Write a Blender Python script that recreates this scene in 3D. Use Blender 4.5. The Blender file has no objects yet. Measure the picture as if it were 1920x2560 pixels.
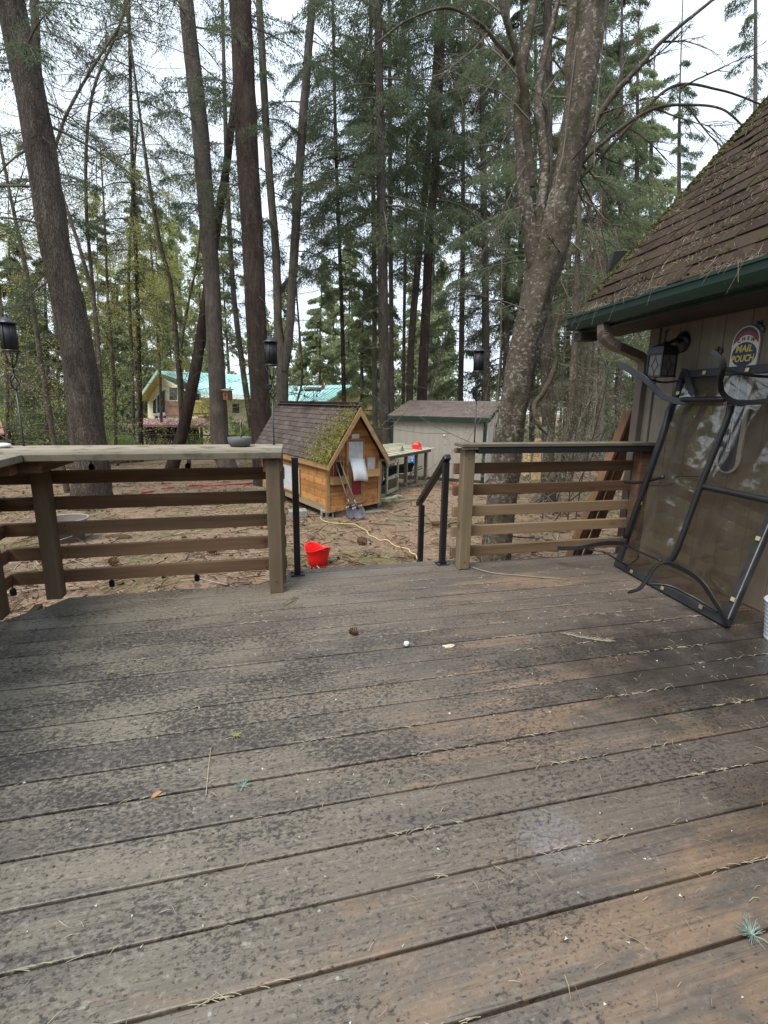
import bpy, math, random
import numpy as np
from mathutils import Vector, Matrix
from math import sin, cos, pi, radians, sqrt

random.seed(7)
RNG = np.random.default_rng(11)
SC = bpy.context.scene
COL = SC.collection

# ------------------------------------------------------------------ camera
FPX = 1250.0
D = 0.156
PIT, ROLL, YAW = np.radians([12.41, .826, -14.115])
CAMH = 7.91 * D
_Rz = np.array([[np.cos(YAW), -np.sin(YAW), 0], [np.sin(YAW), np.cos(YAW), 0], [0, 0, 1]])
_fw = np.array([0, np.cos(PIT), -np.sin(PIT)]); _up = np.array([0, np.sin(PIT), np.cos(PIT)]); _rt = np.array([1., 0, 0])
CR = _Rz @ (np.cos(ROLL) * _rt + np.sin(ROLL) * _up)
CU = _Rz @ (-np.sin(ROLL) * _rt + np.cos(ROLL) * _up)
CF = _Rz @ _fw
CP = np.array([0, 0, CAMH])
HF = CF.copy(); HF[2] = 0; HF /= np.linalg.norm(HF)      # level heading
HR = np.array([HF[1], -HF[0], 0])

cam_d = bpy.data.cameras.new('camera')
cam = bpy.data.objects.new('camera', cam_d); COL.objects.link(cam)
M = Matrix(((CR[0], CU[0], -CF[0], 0), (CR[1], CU[1], -CF[1], 0), (CR[2], CU[2], -CF[2], CAMH), (0, 0, 0, 1)))
cam.matrix_world = M
cam_d.sensor_fit = 'HORIZONTAL'; cam_d.sensor_width = 36.0
cam_d.lens = 36.0 * FPX / 1920.0
cam_d.clip_start = 0.05; cam_d.clip_end = 600
SC.camera = cam

# ------------------------------------------------------------------ sky, sun, exposure
SUN_EL, SUN_ROT = 60.0, 232.0        # soft high sun behind cloud, from behind on the left
w = bpy.data.worlds.new('World'); SC.world = w; w.use_nodes = True
nt = w.node_tree; nt.nodes.clear()
out = nt.nodes.new('ShaderNodeOutputWorld'); bg = nt.nodes.new('ShaderNodeBackground')
sky = nt.nodes.new('ShaderNodeTexSky'); sky.sky_type = 'NISHITA'; sky.sun_disc = False
sky.sun_elevation = radians(SUN_EL); sky.sun_rotation = radians(SUN_ROT)
sky.air_density = 1.0; sky.dust_density = 2.0; sky.ozone_density = 1.0
mixn = nt.nodes.new('ShaderNodeMix'); mixn.data_type = 'RGBA'
tc = nt.nodes.new('ShaderNodeTexCoord'); nz = nt.nodes.new('ShaderNodeTexNoise')
nz.inputs['Scale'].default_value = 3.0; nz.inputs['Detail'].default_value = 5
rmp = nt.nodes.new('ShaderNodeMapRange'); rmp.inputs[1].default_value = .35; rmp.inputs[2].default_value = .65
rmp.inputs[3].default_value = .78; rmp.inputs[4].default_value = .97
nt.links.new(tc.outputs['Generated'], nz.inputs['Vector']); nt.links.new(nz.outputs['Fac'], rmp.inputs[0])
nt.links.new(rmp.outputs[0], mixn.inputs[0]); nt.links.new(sky.outputs[0], mixn.inputs[6])
mixn.inputs[7].default_value = (4.5, 5.1, 5.8, 1)      # the cloud sheet that covers most of the sky
nt.links.new(mixn.outputs[2], bg.inputs['Color']); bg.inputs['Strength'].default_value = 0.1
nt.links.new(bg.outputs[0], out.inputs['Surface'])

sun_d = bpy.data.lights.new('sun', 'SUN'); sun_d.energy = 1.5; sun_d.angle = radians(30); sun_d.color = (1, .95, .88)
sun = bpy.data.objects.new('sun', sun_d); COL.objects.link(sun)
az = radians(SUN_ROT)
sdir = Vector((sin(az) * cos(radians(SUN_EL)), cos(az) * cos(radians(SUN_EL)), sin(radians(SUN_EL))))
sun.rotation_euler = sdir.to_track_quat('Z', 'Y').to_euler()

SC.view_settings.view_transform = 'Standard'
try: SC.view_settings.look = 'None'
except Exception: pass
SC.view_settings.exposure = 1.5
SC.view_settings.gamma = 1.0
SC.view_settings.use_curve_mapping = False
SC.render.engine = 'CYCLES'
SC.cycles.max_bounces = 6; SC.cycles.transparent_max_bounces = 10
SC.cycles.diffuse_bounces = 3; SC.cycles.glossy_bounces = 3
SC.cycles.use_adaptive_sampling = False
try: SC.cycles.use_denoising = True
except Exception: pass

# ------------------------------------------------------------------ pixel -> world (photograph is 1920 x 2560)
def ray(x, y): return (x - 960) / FPX * CR + (1280 - y) / FPX * CU + CF
def atz(x, y, z): d = ray(x, y); return CP + (z - CAMH) / d[2] * d
def atY(x, y, Y): d = ray(x, y); return CP + Y / d[1] * d
def atX(x, y, X): d = ray(x, y); return CP + X / d[0] * d
def atplane(x, y, P0, N): d = ray(x, y); return CP + ((P0 - CP) @ N) / (d @ N) * d
def atd(x, y, dist): d = ray(x, y); return CP + dist / (d @ HF) * d      # level distance from the camera
def depth(P): return (np.asarray(P) - CP) @ CF
def gz(X, Y):
    X = np.asarray(X, float); Y = np.asarray(Y, float)
    z = -.62 - .035 * (np.clip(Y, 4, 30) - 4)
    z = z + .20 * np.exp(-((X - 3.2) ** 2 + (Y - 10.2) ** 2) / (2 * 1.3 ** 2))
    return z
def atg(x, y):
    d = ray(x, y); lo, hi = 2.0, 160.0
    for _ in range(50):
        m = (lo + hi) / 2; P = CP + m * d
        if P[2] > gz(P[0], P[1]): lo = m
        else: hi = m
    return CP + lo * d
# the house wall runs about 4.8 degrees off the boards: its own frame, pivot on the wall
HPIV = np.array([2.811, 2.083, 0.0]); HROT = radians(4.8)
_hr = np.array([[cos(HROT), -sin(HROT), 0], [sin(HROT), cos(HROT), 0], [0, 0, 1]])      # world -> house
def toh(P): return HPIV + _hr @ (np.asarray(P, float) - HPIV)
def fromh(P): return HPIV + _hr.T @ (np.asarray(P, float) - HPIV)
CPH = toh(CP)
def hX(x, y, X): d = _hr @ ray(x, y); return CPH + (X - CPH[0]) / d[0] * d
def hY(x, y, Y): d = _hr @ ray(x, y); return CPH + (Y - CPH[1]) / d[1] * d
def zm(x0, y0, s): return lambda x, y: (x0 + x * s, y0 + y * s)

# ------------------------------------------------------------------ object helpers
def link(o): COL.objects.link(o); return o
def tag(o, label=None, cat=None, group=None, kind=None):
    if label: o['label'] = label
    if cat: o['category'] = cat
    if group: o['group'] = group
    if kind: o['kind'] = kind
    return o
def thing(name, label, cat, loc=(0, 0, 0), rz=0, group=None, kind=None):
    o = link(bpy.data.objects.new(name, None)); o.location = loc; o.rotation_euler = (0, 0, rz)
    o.empty_display_size = .1
    return tag(o, label, cat, group, kind)
ORIG = {}
def hthing(name, label, cat, loc=(0, 0, 0), **k):       # a thing described in the house frame
    o = thing(name, label, cat, tuple(fromh(loc)), -HROT, **k); ORIG[o.name] = np.array(loc, float); return o
def orig(o): r = root_of(o); return ORIG.get(r.name, np.array(r.location))
def root_of(o):
    while o.parent: o = o.parent
    return o

class MB:
    """collects shapes and links them as one mesh object"""
    def __init__(s): s.v = []; s.f = []; s.arr = []
    def add(s, vs, fs):
        b = len(s.v); s.v += [tuple(map(float, p)) for p in vs]; s.f += [tuple(i + b for i in f) for f in fs]; return s
    def box(s, x0, x1, y0, y1, z0, z1, m=None):
        vs = [(x, y, z) for z in (z0, z1) for y in (y0, y1) for x in (x0, x1)]
        if m is not None: vs = [m @ Vector(v) for v in vs]
        return s.add(vs, [(0, 2, 3, 1), (4, 5, 7, 6), (0, 1, 5, 4), (2, 6, 7, 3), (0, 4, 6, 2), (1, 3, 7, 5)])
    def bar(s, a, b, w, h, up=(0, 0, 1)):
        a = np.array(a, float); b = np.array(b, float); d = b - a; L = np.linalg.norm(d); d /= L
        u = np.array(up, float); sd = np.cross(d, u); sd /= np.linalg.norm(sd); u = np.cross(sd, d)
        vs = []
        for p in (a, b):
            for i, j in ((-1, -1), (1, -1), (1, 1), (-1, 1)): vs.append(p + sd * w / 2 * i + u * h / 2 * j)
        return s.add(vs, [(0, 3, 2, 1), (4, 5, 6, 7), (0, 1, 5, 4), (1, 2, 6, 5), (2, 3, 7, 6), (3, 0, 4, 7)])
    def prism(s, poly, d):
        """closed polygon (list of 3D points) pushed by vector d"""
        n = len(poly); d = np.array(d, float); p = [np.array(q, float) for q in poly]
        nrm = np.cross(p[1] - p[0], p[2] - p[0])
        if nrm @ d > 0: p = p[::-1]
        vs = p + [q + d for q in p]
        fs = [tuple(range(n)), tuple(range(2 * n - 1, n - 1, -1))]
        fs += [((i + 1) % n, i, n + i, n + (i + 1) % n) for i in range(n)]
        return s.add(vs, fs)
    def tube(s, pts, r, n=8, cap=True, flat=None):
        pts = np.array(pts, float); k = len(pts); r = np.broadcast_to(np.asarray(r, float), (k,))
        t = np.gradient(pts, axis=0); t /= np.linalg.norm(t, axis=1)[:, None] + 1e-12
        ref = np.array([0, 0, 1.]) if abs(t[0][2]) < .9 else np.array([1., 0, 0])
        vs = []
        u = np.cross(t[0], ref); u /= np.linalg.norm(u)
        for i in range(k):
            u = u - t[i] * (u @ t[i]); u /= np.linalg.norm(u) + 1e-12
            v = np.cross(t[i], u)
            for j in range(n):
                a = 2 * pi * j / n
                vs.append(pts[i] + r[i] * (cos(a) * u + sin(a) * v))
        fs = [(i * n + j, i * n + (j + 1) % n, (i + 1) * n + (j + 1) % n, (i + 1) * n + j) for i in range(k - 1) for j in range(n)]
        if cap: fs += [tuple(range(n - 1, -1, -1)), tuple(range((k - 1) * n, k * n))]
        return s.add(vs, fs)
    def strap(s, pts, wdir, w, t):
        """flat bar along pts, wide along wdir"""
        pts = np.array(pts, float); k = len(pts); tg = np.gradient(pts, axis=0); vs = []
        for i in range(k):
            a = tg[i] / np.linalg.norm(tg[i]); wd = np.array(wdir, float); wd = wd - a * (wd @ a); wd /= np.linalg.norm(wd); nn = np.cross(a, wd)
            for p, q in ((-1, -1), (1, -1), (1, 1), (-1, 1)): vs.append(pts[i] + wd * w / 2 * p + nn * t / 2 * q)
        fs = [(i * 4 + j, i * 4 + (j + 1) % 4, (i + 1) * 4 + (j + 1) % 4, (i + 1) * 4 + j) for i in range(k - 1) for j in range(4)]
        fs += [(3, 2, 1, 0), (4 * k - 4, 4 * k - 3, 4 * k - 2, 4 * k - 1)]
        return s.add(vs, fs)
    def lathe(s, prof, c=(0, 0, 0), n=16, closed=False):
        k = len(prof); vs = [(c[0] + r * cos(2 * pi * j / n), c[1] + r * sin(2 * pi * j / n), c[2] + z) for r, z in prof for j in range(n)]
        fs = [(i * n + j, i * n + (j + 1) % n, (i + 1) * n + (j + 1) % n, (i + 1) * n + j) for i in range(k - 1) for j in range(n)]
        if prof[0][0] > 1e-6 and not closed: fs.append(tuple(range(n - 1, -1, -1)))
        if prof[-1][0] > 1e-6 and not closed: fs.append(tuple(range((k - 1) * n, k * n)))
        return s.add(vs, fs)
    def build(s, name, mat, parent=None, smooth=False, local=False, bevel=0, kind=None, label=None):
        me = bpy.data.meshes.new(name)
        v = np.array(s.v, float).reshape(-1, 3)
        if parent is not None and not local: v = v - orig(parent)
        me.from_pydata(v.tolist(), [], s.f); me.validate(); me.update()
        if mat: me.materials.append(mat)
        if smooth: me.polygons.foreach_set('use_smooth', [True] * len(me.polygons))
        o = link(bpy.data.objects.new(name, me))
        if parent is not None: o.parent = parent
        if bevel:
            b = o.modifiers.new('bevel', 'BEVEL'); b.width = bevel; b.segments = 2; b.limit_method = 'ANGLE'
        return tag(o, label=label, kind=kind)

def quads_obj(name, V, mat, parent=None, nv=3, kind=None, smooth=False):
    """V: (n, nv, 3) separate polygons, one mesh"""
    V = np.asarray(V, np.float32)
    if parent is not None: V = V - orig(parent).astype(np.float32)
    n = len(V); me = bpy.data.meshes.new(name)
    me.vertices.add(n * nv); me.vertices.foreach_set('co', V.reshape(-1))
    me.loops.add(n * nv); me.loops.foreach_set('vertex_index', np.arange(n * nv, dtype=np.int32))
    me.polygons.add(n); me.polygons.foreach_set('loop_start', np.arange(0, n * nv, nv, dtype=np.int32))
    me.polygons.foreach_set('loop_total', np.full(n, nv, np.int32))
    me.update(calc_edges=True); me.validate()
    me.materials.append(mat)
    o = link(bpy.data.objects.new(name, me))
    if parent is not None: o.parent = parent
    return tag(o, kind=kind)

def lines_obj(name, P, R, mat, parent=None, n=3, kind=None, smooth=True):
    """P: (m, k, 3) polylines of k points, R: (m, k) radii -> thin tubes in one mesh"""
    P = np.asarray(P, float); R = np.asarray(R, float); m, k, _ = P.shape
    t = np.gradient(P, axis=1); t /= np.linalg.norm(t, axis=2, keepdims=True) + 1e-9
    ref = np.where(np.abs(t[:, :1, 2:3]) > .9, np.array([1., 0, 0]), np.array([0, 0, 1.])); ref = np.broadcast_to(ref, t.shape)
    u = np.cross(t, ref); u /= np.linalg.norm(u, axis=2, keepdims=True) + 1e-9; v = np.cross(t, u)
    a = np.arange(n) * 2 * pi / n
    V = P[:, :, None, :] + R[:, :, None, None] * (np.cos(a)[None, None, :, None] * u[:, :, None, :] + np.sin(a)[None, None, :, None] * v[:, :, None, :])
    V = V.reshape(-1, 3)
    if parent is not None: V = V - orig(parent)
    base = (np.arange(m) * k * n)[:, None, None]; ii = (np.arange(k - 1) * n)[None, :, None]; jj = np.arange(n)[None, None, :]
    j2 = (jj + 1) % n
    F = np.stack([base + ii + jj, base + ii + j2, base + ii + n + j2, base + ii + n + jj], -1).reshape(-1, 4)
    me = bpy.data.meshes.new(name); me.vertices.add(len(V)); me.vertices.foreach_set('co', V.astype(np.float32).reshape(-1))
    me.loops.add(F.size); me.loops.foreach_set('vertex_index', F.astype(np.int32).reshape(-1))
    me.polygons.add(len(F)); me.polygons.foreach_set('loop_start', np.arange(0, F.size, 4, dtype=np.int32)); me.polygons.foreach_set('loop_total', np.full(len(F), 4, np.int32))
    me.polygons.foreach_set('use_smooth', np.full(len(F), smooth))
    me.update(calc_edges=True); me.materials.append(mat)
    o = link(bpy.data.objects.new(name, me))
    if parent is not None: o.parent = parent
    return tag(o, kind=kind)

def copy_tree(o, parent=None):
    c = o.copy(); link(c); c.parent = parent
    for ch in list(o.children): copy_tree(ch, c)
    return c

# ------------------------------------------------------------------ materials
class NT:
    def __init__(s, name):
        s.m = bpy.data.materials.new(name); s.m.use_nodes = True; s.t = s.m.node_tree; s.t.nodes.clear()
        s.out = s.n('ShaderNodeOutputMaterial'); s.b = s.n('ShaderNodeBsdfPrincipled'); s.t.links.new(s.b.outputs[0], s.out.inputs[0])
    def n(s, t): return s.t.nodes.new(t)
    def l(s, a, b): s.t.links.new(a, b)
    def coord(s, kind='Object', scale=(1, 1, 1), rot=(0, 0, 0)):
        if kind == 'Position': o = s.n('ShaderNodeNewGeometry').outputs['Position']
        else: o = s.n('ShaderNodeTexCoord').outputs[kind]
        mp = s.n('ShaderNodeMapping'); mp.inputs['Scale'].default_value = scale; mp.inputs['Rotation'].default_value = rot
        s.l(o, mp.inputs[0]); return mp.outputs[0]
    def noise(s, vec, scale=5, detail=4, rough=.55, dist=0):
        x = s.n('ShaderNodeTexNoise'); x.inputs['Scale'].default_value = scale; x.inputs['Detail'].default_value = detail
        x.inputs['Roughness'].default_value = rough; x.inputs['Distortion'].default_value = dist; s.l(vec, x.inputs['Vector']); return x.outputs['Fac']
    def voro(s, vec, scale=5, feat='F1'):
        x = s.n('ShaderNodeTexVoronoi'); x.feature = feat; x.inputs['Scale'].default_value = scale; s.l(vec, x.inputs['Vector']); return x.outputs['Distance']
    def ramp(s, fac, stops, interp='LINEAR'):
        r = s.n('ShaderNodeValToRGB'); r.color_ramp.interpolation = interp; e = r.color_ramp.elements
        while len(e) > 1: e.remove(e[0])
        e[0].position = stops[0][0]; e[0].color = (*stops[0][1], 1) if len(stops[0][1]) == 3 else stops[0][1]
        for p, c in stops[1:]:
            q = e.new(p); q.color = (*c, 1)
        s.l(fac, r.inputs[0]); return r.outputs[0]
    def rng(s, fac, a, b, c=0., d=1.):
        r = s.n('ShaderNodeMapRange'); r.inputs[1].default_value = a; r.inputs[2].default_value = b; r.inputs[3].default_value = c; r.inputs[4].default_value = d
        s.l(fac, r.inputs[0]); return r.outputs[0]
    def mix(s, fac, a, b, blend='MIX'):
        x = s.n('ShaderNodeMix'); x.data_type = 'RGBA'; x.blend_type = blend
        for v, i in ((fac, 0), (a, 6), (b, 7)):
            if hasattr(v, 'is_linked'): s.l(v, x.inputs[i])
            elif i == 0: x.inputs[0].default_value = v
            else: x.inputs[i].default_value = (*v, 1)
        return x.outputs[2]
    def math(s, op, a, b=0.):
        x = s.n('ShaderNodeMath'); x.operation = op
        for v, i in ((a, 0), (b, 1)):
            if hasattr(v, 'is_linked'): s.l(v, x.inputs[i])
            else: x.inputs[i].default_value = v
        return x.outputs[0]
    def rand(s): return s.n('ShaderNodeObjectInfo').outputs['Random']
    def bump(s, h, strength=.3, dist=.01):
        x = s.n('ShaderNodeBump'); x.inputs['Strength'].default_value = strength; x.inputs['Distance'].default_value = dist; s.l(h, x.inputs['Height']); s.l(x.outputs[0], s.b.inputs['Normal']); return x
    def col(s, c):
        if hasattr(c, 'is_linked'): s.l(c, s.b.inputs['Base Color'])
        else: s.b.inputs['Base Color'].default_value = (*c, 1)
    def set(s, rough=.8, metal=0., spec=.3):
        if hasattr(rough, 'is_linked'): s.l(rough, s.b.inputs['Roughness'])
        else: s.b.inputs['Roughness'].default_value = rough
        s.b.inputs['Metallic'].default_value = metal; s.b.inputs['Specular IOR Level'].default_value = spec; return s.m

def plain(name, c, rough=.6, metal=0., spec=.4, var=.25, scale=8, bump=.0):
    k = NT(name); v = k.coord('Object'); n = k.noise(v, scale, 4)
    k.col(k.ramp(n, [(.25, tuple(x * (1 - var) for x in c)), (.75, tuple(min(1, x * (1 + var)) for x in c))]))
    if bump: k.bump(k.noise(v, scale * 6, 3), bump, .004)
    return k.set(rough, metal, spec)

def wood(name, dark, mid, light, axis='X', rough=.8, knots=True, scale=1., ran=.25, spec=.25, kind='Object', stain=None):
    k = NT(name)
    st = {'X': (1.2, 22, 22), 'Y': (22, 1.2, 22), 'Z': (22, 22, 1.2)}[axis]
    off = k.n('ShaderNodeVectorMath'); off.operation = 'ADD'
    v0 = k.coord(kind, tuple(s * scale for s in st)); r = k.rand()
    cx = k.n('ShaderNodeCombineXYZ'); mm = k.math('MULTIPLY', r, 37.0)
    for i in range(3): k.l(mm, cx.inputs[i])
    k.l(v0, off.inputs[0]); k.l(cx.outputs[0], off.inputs[1]); v = off.outputs[0]
    g = k.noise(v, 1.0, 6, .6, .6)
    c = k.ramp(g, [(.25, dark), (.5, mid), (.78, light)])
    big = k.noise(k.coord(kind, (1, 1, 1)), 2.2, 4)
    c = k.mix(k.rng(big, .35, .7), c, k.mix(.6, c, tuple(x * .55 for x in mid)), 'MIX')
    if knots:
        kv = k.coord(kind, tuple(s * .18 if s > 5 else s * 1.5 for s in st)); kd = k.voro(kv, 1.6)
        c = k.mix(k.rng(kd, .05, .14, .85, 0), c, tuple(x * .35 for x in dark))
    c = k.mix(ran, c, k.mix(r, tuple(x * .5 for x in mid), tuple(min(1, x * 1.5) for x in light)))
    if stain:
        sn = k.noise(k.coord(kind, (1, 1, 1)), 9, 5, .65); c = k.mix(k.rng(sn, .52, .66, 0, .75), c, stain)
    k.col(c); k.bump(g, .35, .004)
    return k.set(rough, 0, spec)

def leaf_mat(name, c1, c2, trans=.35, scale=.6):
    k = NT(name); v = k.coord('Position'); n = k.noise(v, scale, 3)
    n2 = k.noise(v, 14, 2)
    c = k.ramp(n, [(.3, c1), (.7, c2)])
    c = k.mix(k.rng(n2, .35, .75, 0, .5), c, tuple(x * 1.7 for x in c2))
    k.col(c); k.set(.75, 0, .15)
    tr = k.n('ShaderNodeBsdfTranslucent'); k.l(c, tr.inputs[0]); ms = k.n('ShaderNodeMixShader'); ms.inputs[0].default_value = trans
    k.l(k.b.outputs[0], ms.inputs[1]); k.l(tr.outputs[0], ms.inputs[2]); k.l(ms.outputs[0], k.out.inputs[0])
    return k.m

def bark(name, dark, light, lichen=None, lich=.6, sc=(1, 1, .22), scale=9., bump=.9, plates=True):
    k = NT(name); v = k.coord('Object', sc)
    n = k.noise(v, scale, 8, .7, .8)
    if plates:
        w_ = k.n('ShaderNodeVectorMath'); w_.operation = 'ADD'; nn_ = k.n('ShaderNodeTexNoise'); nn_.inputs['Scale'].default_value = scale * 1.2; k.l(v, nn_.inputs['Vector'])
        sc_ = k.n('ShaderNodeVectorMath'); sc_.operation = 'SCALE'; sc_.inputs['Scale'].default_value = .16; k.l(nn_.outputs['Color'], sc_.inputs[0]); k.l(v, w_.inputs[0]); k.l(sc_.outputs[0], w_.inputs[1])
        d = k.voro(w_.outputs[0], scale * 3.6, 'DISTANCE_TO_EDGE'); crack = k.rng(d, 0, .13); h = k.mix(.35, n, crack)
        fl = k.noise(k.coord('Object', (1, 1, .8)), scale * 4.5, 4, .6)
    else: h = n; fl = k.noise(k.coord('Object', (1, 1, 2.5)), scale * 2, 4, .6)
    c = k.ramp(n, [(.25, dark), (.70, light)])
    if plates: c = k.mix(k.rng(d, 0, .12, .5, 0), c, tuple(x * .55 for x in dark))
    c = k.mix(k.rng(fl, .58, .70, 0, .45), c, tuple(min(1, x * 1.7) for x in light))
    c = k.mix(k.rng(k.noise(k.coord('Object'), 1.3, 4), .4, .7, 0, .5), c, tuple(x * .7 for x in dark))
    if lichen is not None:
        ln = k.noise(k.coord('Object', (1, 1, 1.3)), 24, 5, .65, .4); ar = k.noise(k.coord('Object'), 2.2, 3); th = k.math('SUBTRACT', ln, k.rng(ar, .3, .7, .06, -.08)); c = k.mix(k.rng(th, 1 - lich, 1 - lich + .11, 0, .85), c, lichen)
        mo = k.noise(k.coord('Object', (1, 1, .6)), 5.5, 6, .7); c = k.mix(k.rng(mo, .52, .61, 0, .88), c, k.mix(fl, (.022, .022, .012), (.06, .058, .028)))
        rg_ = k.noise(k.coord('Object', (.6, .6, 9)), 3, 3); c = k.mix(k.rng(rg_, .6, .7, 0, .4), c, tuple(x * .7 for x in dark))
    k.col(c); k.bump(h, bump, .03)
    return k.set(.95, 0, .1)

MAT = {}
# weathered decking: mould speckle, worn orange patches, pale lichen dots, damp dark area by the house wall
def deck_mat():
    k = NT('deck_board_wood'); pos = k.coord('Position'); r = k.rand()
    # every board gets its own stretch of pattern, so stains stop at the board edges
    cx = k.n('ShaderNodeCombineXYZ'); k.l(k.math('MULTIPLY', r, 61.0), cx.inputs[0]); k.l(k.math('MULTIPLY', r, 23.0), cx.inputs[2])
    def bvec(sc):
        a_ = k.n('ShaderNodeVectorMath'); a_.operation = 'ADD'; k.l(k.coord('Position', sc), a_.inputs[0]); k.l(cx.outputs[0], a_.inputs[1]); return a_.outputs[0]
    sx = k.n('ShaderNodeSeparateXYZ'); k.l(k.n('ShaderNodeNewGeometry').outputs['Position'], sx.inputs[0])
    gx = k.math('ADD', sx.outputs[0], k.math('MULTIPLY', k.noise(pos, 1.4, 3), .9))
    gxy = k.math('ADD', gx, k.math('MULTIPLY', sx.outputs[1], -.35))
    grain = k.noise(bvec((2.2, 70, 1)), 1.0, 6, .62, .6)
    grain2 = k.noise(bvec((5, 190, 1)), 1.0, 4, .6, .3)
    mid = k.ramp(grain, [(.25, (.090, .070, .053)), (.52, (.158, .126, .096)), (.8, (.235, .192, .148))])
    green = k.mix(grain, (.140, .127, .091), (.285, .263, .198))
    slate = k.mix(grain, (.055, .046, .041), (.120, .103, .092))
    orange = k.mix(grain, (.125, .076, .044), (.40, .265, .160))
    base = k.mix(k.rng(gx, -.8, 1.3, .92, 0), mid, green)
    nb_ = k.noise(bvec((.75, 2.4, 1)), 1.0, 5, .6, .35)
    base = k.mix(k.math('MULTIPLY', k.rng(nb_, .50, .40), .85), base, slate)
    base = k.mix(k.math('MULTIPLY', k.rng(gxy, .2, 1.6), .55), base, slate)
    no_ = k.noise(bvec((1.1, 4.2, 1)), 1.0, 6, .68, .5)
    no_ = k.math('ADD', no_, k.rng(gxy, -1.2, .9, -.10, .045))
    base = k.mix(k.math('MULTIPLY', k.rng(no_, .555, .66), .8), base, orange)
    base = k.mix(.22, base, k.mix(r, (.045, .039, .034), (.17, .145, .112)))
    base = k.mix(k.rng(grain2, .35, .65, .0, .35), base, k.mix(.5, base, (.02, .017, .015)))
    # mould flecks, soft edged, densest on the open left and middle
    area = k.math('ADD', k.noise(k.coord('Position', (1, 1.6, 1)), 2.3, 5), k.math('ADD', k.rng(gxy, -1.2, 1.3, .08, -.08), k.math('ADD', k.rng(sx.outputs[1], .7, 1.7, -.10, .05), k.rng(sx.outputs[1], 2.1, 3.0, 0, -.16))))
    sp3 = k.noise(k.coord('Position', (.8, 1.3, 1)), 60, 5, .68, .3)
    d = k.math('SUBTRACT', sp3, k.rng(area, .30, .70, .61, .43)); base = k.mix(k.rng(d, 0, .06, 0, .86), base, (.024, .021, .019))
    sp = k.noise(k.coord('Position', (.8, 1.25, 1)), 105, 4, .6, .3)
    d = k.math('SUBTRACT', sp, k.rng(area, .30, .68, .60, .49)); base = k.mix(k.rng(d, 0, .09, 0, .68), base, (.024, .021, .019))
    # pale crusts between the flecks, open cracks along the grain
    pg = k.noise(k.coord('Position', (1, 1.4, 1)), 52, 5, .7, .3); base = k.mix(k.math('MULTIPLY', k.rng(pg, .52, .68), k.rng(gxy, -.6, 1.2, .5, .22)), base, (.33, .305, .255))
    pc = k.noise(k.coord('Position', (1, 1, 1)), 7, 6, .78, .4); base = k.mix(k.math('MULTIPLY', k.rng(pc, .625, .69), k.rng(pg, .42, .6)), base, (.34, .325, .275))
    ck = k.noise(bvec((1.0, 44, 1)), 1.0, 3, .5, .3); cd = k.math('ABSOLUTE', k.math('SUBTRACT', ck, .5)); base = k.mix(k.math('MULTIPLY', k.rng(cd, 0, .013, .7, 0), k.rng(k.noise(pos, 3.3, 3), .45, .6)), base, (.022, .019, .017))
    v = k.voro(pos, 11); dn = k.noise(pos, 30, 2); base = k.mix(k.rng(k.math('ADD', v, k.math('MULTIPLY', dn, .1)), .080, .105, .75, 0), base, (.36, .35, .30))
    # damp corner by the wall, sky sheen painted as a bluish patch in the foreground
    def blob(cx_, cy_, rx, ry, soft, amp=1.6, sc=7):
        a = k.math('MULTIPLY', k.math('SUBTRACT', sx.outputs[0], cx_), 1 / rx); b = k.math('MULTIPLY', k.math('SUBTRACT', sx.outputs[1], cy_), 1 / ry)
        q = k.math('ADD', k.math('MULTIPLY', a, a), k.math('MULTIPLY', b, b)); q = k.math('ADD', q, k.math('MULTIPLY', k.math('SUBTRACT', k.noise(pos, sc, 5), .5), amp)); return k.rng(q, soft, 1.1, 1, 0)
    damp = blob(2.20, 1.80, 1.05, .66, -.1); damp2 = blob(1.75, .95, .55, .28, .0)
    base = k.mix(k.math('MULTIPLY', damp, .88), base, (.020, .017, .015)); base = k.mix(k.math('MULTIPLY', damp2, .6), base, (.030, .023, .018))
    frost_sheen = blob(.81, 1.04, .12, .14, -.6, 3.4, 6)
    fr = k.math('MULTIPLY', frost_sheen, k.rng(k.noise(pos, 75, 4, .65), .40, .60)); base = k.mix(k.math('MULTIPLY', fr, .5), base, (.30, .31, .35))  # pale blue stands for sky reflected off the wet boards
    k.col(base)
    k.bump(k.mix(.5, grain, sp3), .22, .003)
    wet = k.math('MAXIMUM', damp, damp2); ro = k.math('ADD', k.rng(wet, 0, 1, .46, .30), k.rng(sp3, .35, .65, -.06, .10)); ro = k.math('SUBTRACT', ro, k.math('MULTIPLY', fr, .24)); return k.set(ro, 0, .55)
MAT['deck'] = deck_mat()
MAT['rail'] = wood('rail_wood', (.062, .031, .017), (.165, .095, .053), (.26, .165, .098), 'X', .75, ran=.25, scale=1.2)
MAT['rail_y'] = wood('rail_wood_side', (.062, .031, .017), (.165, .095, .053), (.26, .165, .098), 'Y', .75, ran=.25, scale=1.2)
MAT['post'] = wood('post_wood', (.085, .062, .038), (.15, .112, .07), (.21, .165, .11), 'Z', .8, ran=.15)
MAT['post_tan'] = wood('pale_post_wood', (.12, .088, .050), (.205, .158, .095), (.28, .22, .14), 'Z', .8, ran=.1)
MAT['rail_tan'] = wood('pale_rail_wood', (.11, .07, .04), (.20, .135, .075), (.28, .20, .12), 'X', .75, ran=.35)
MAT['cap'] = wood('weathered_cap_wood', (.045, .036, .024), (.142, .120, .084), (.29, .255, .19), 'X', .8, ran=.45, stain=(.065, .06, .042))
MAT['cap_y'] = wood('weathered_cap_wood_side', (.045, .036, .024), (.142, .120, .084), (.29, .255, .19), 'Y', .8, ran=.45, stain=(.065, .06, .042))
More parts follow.
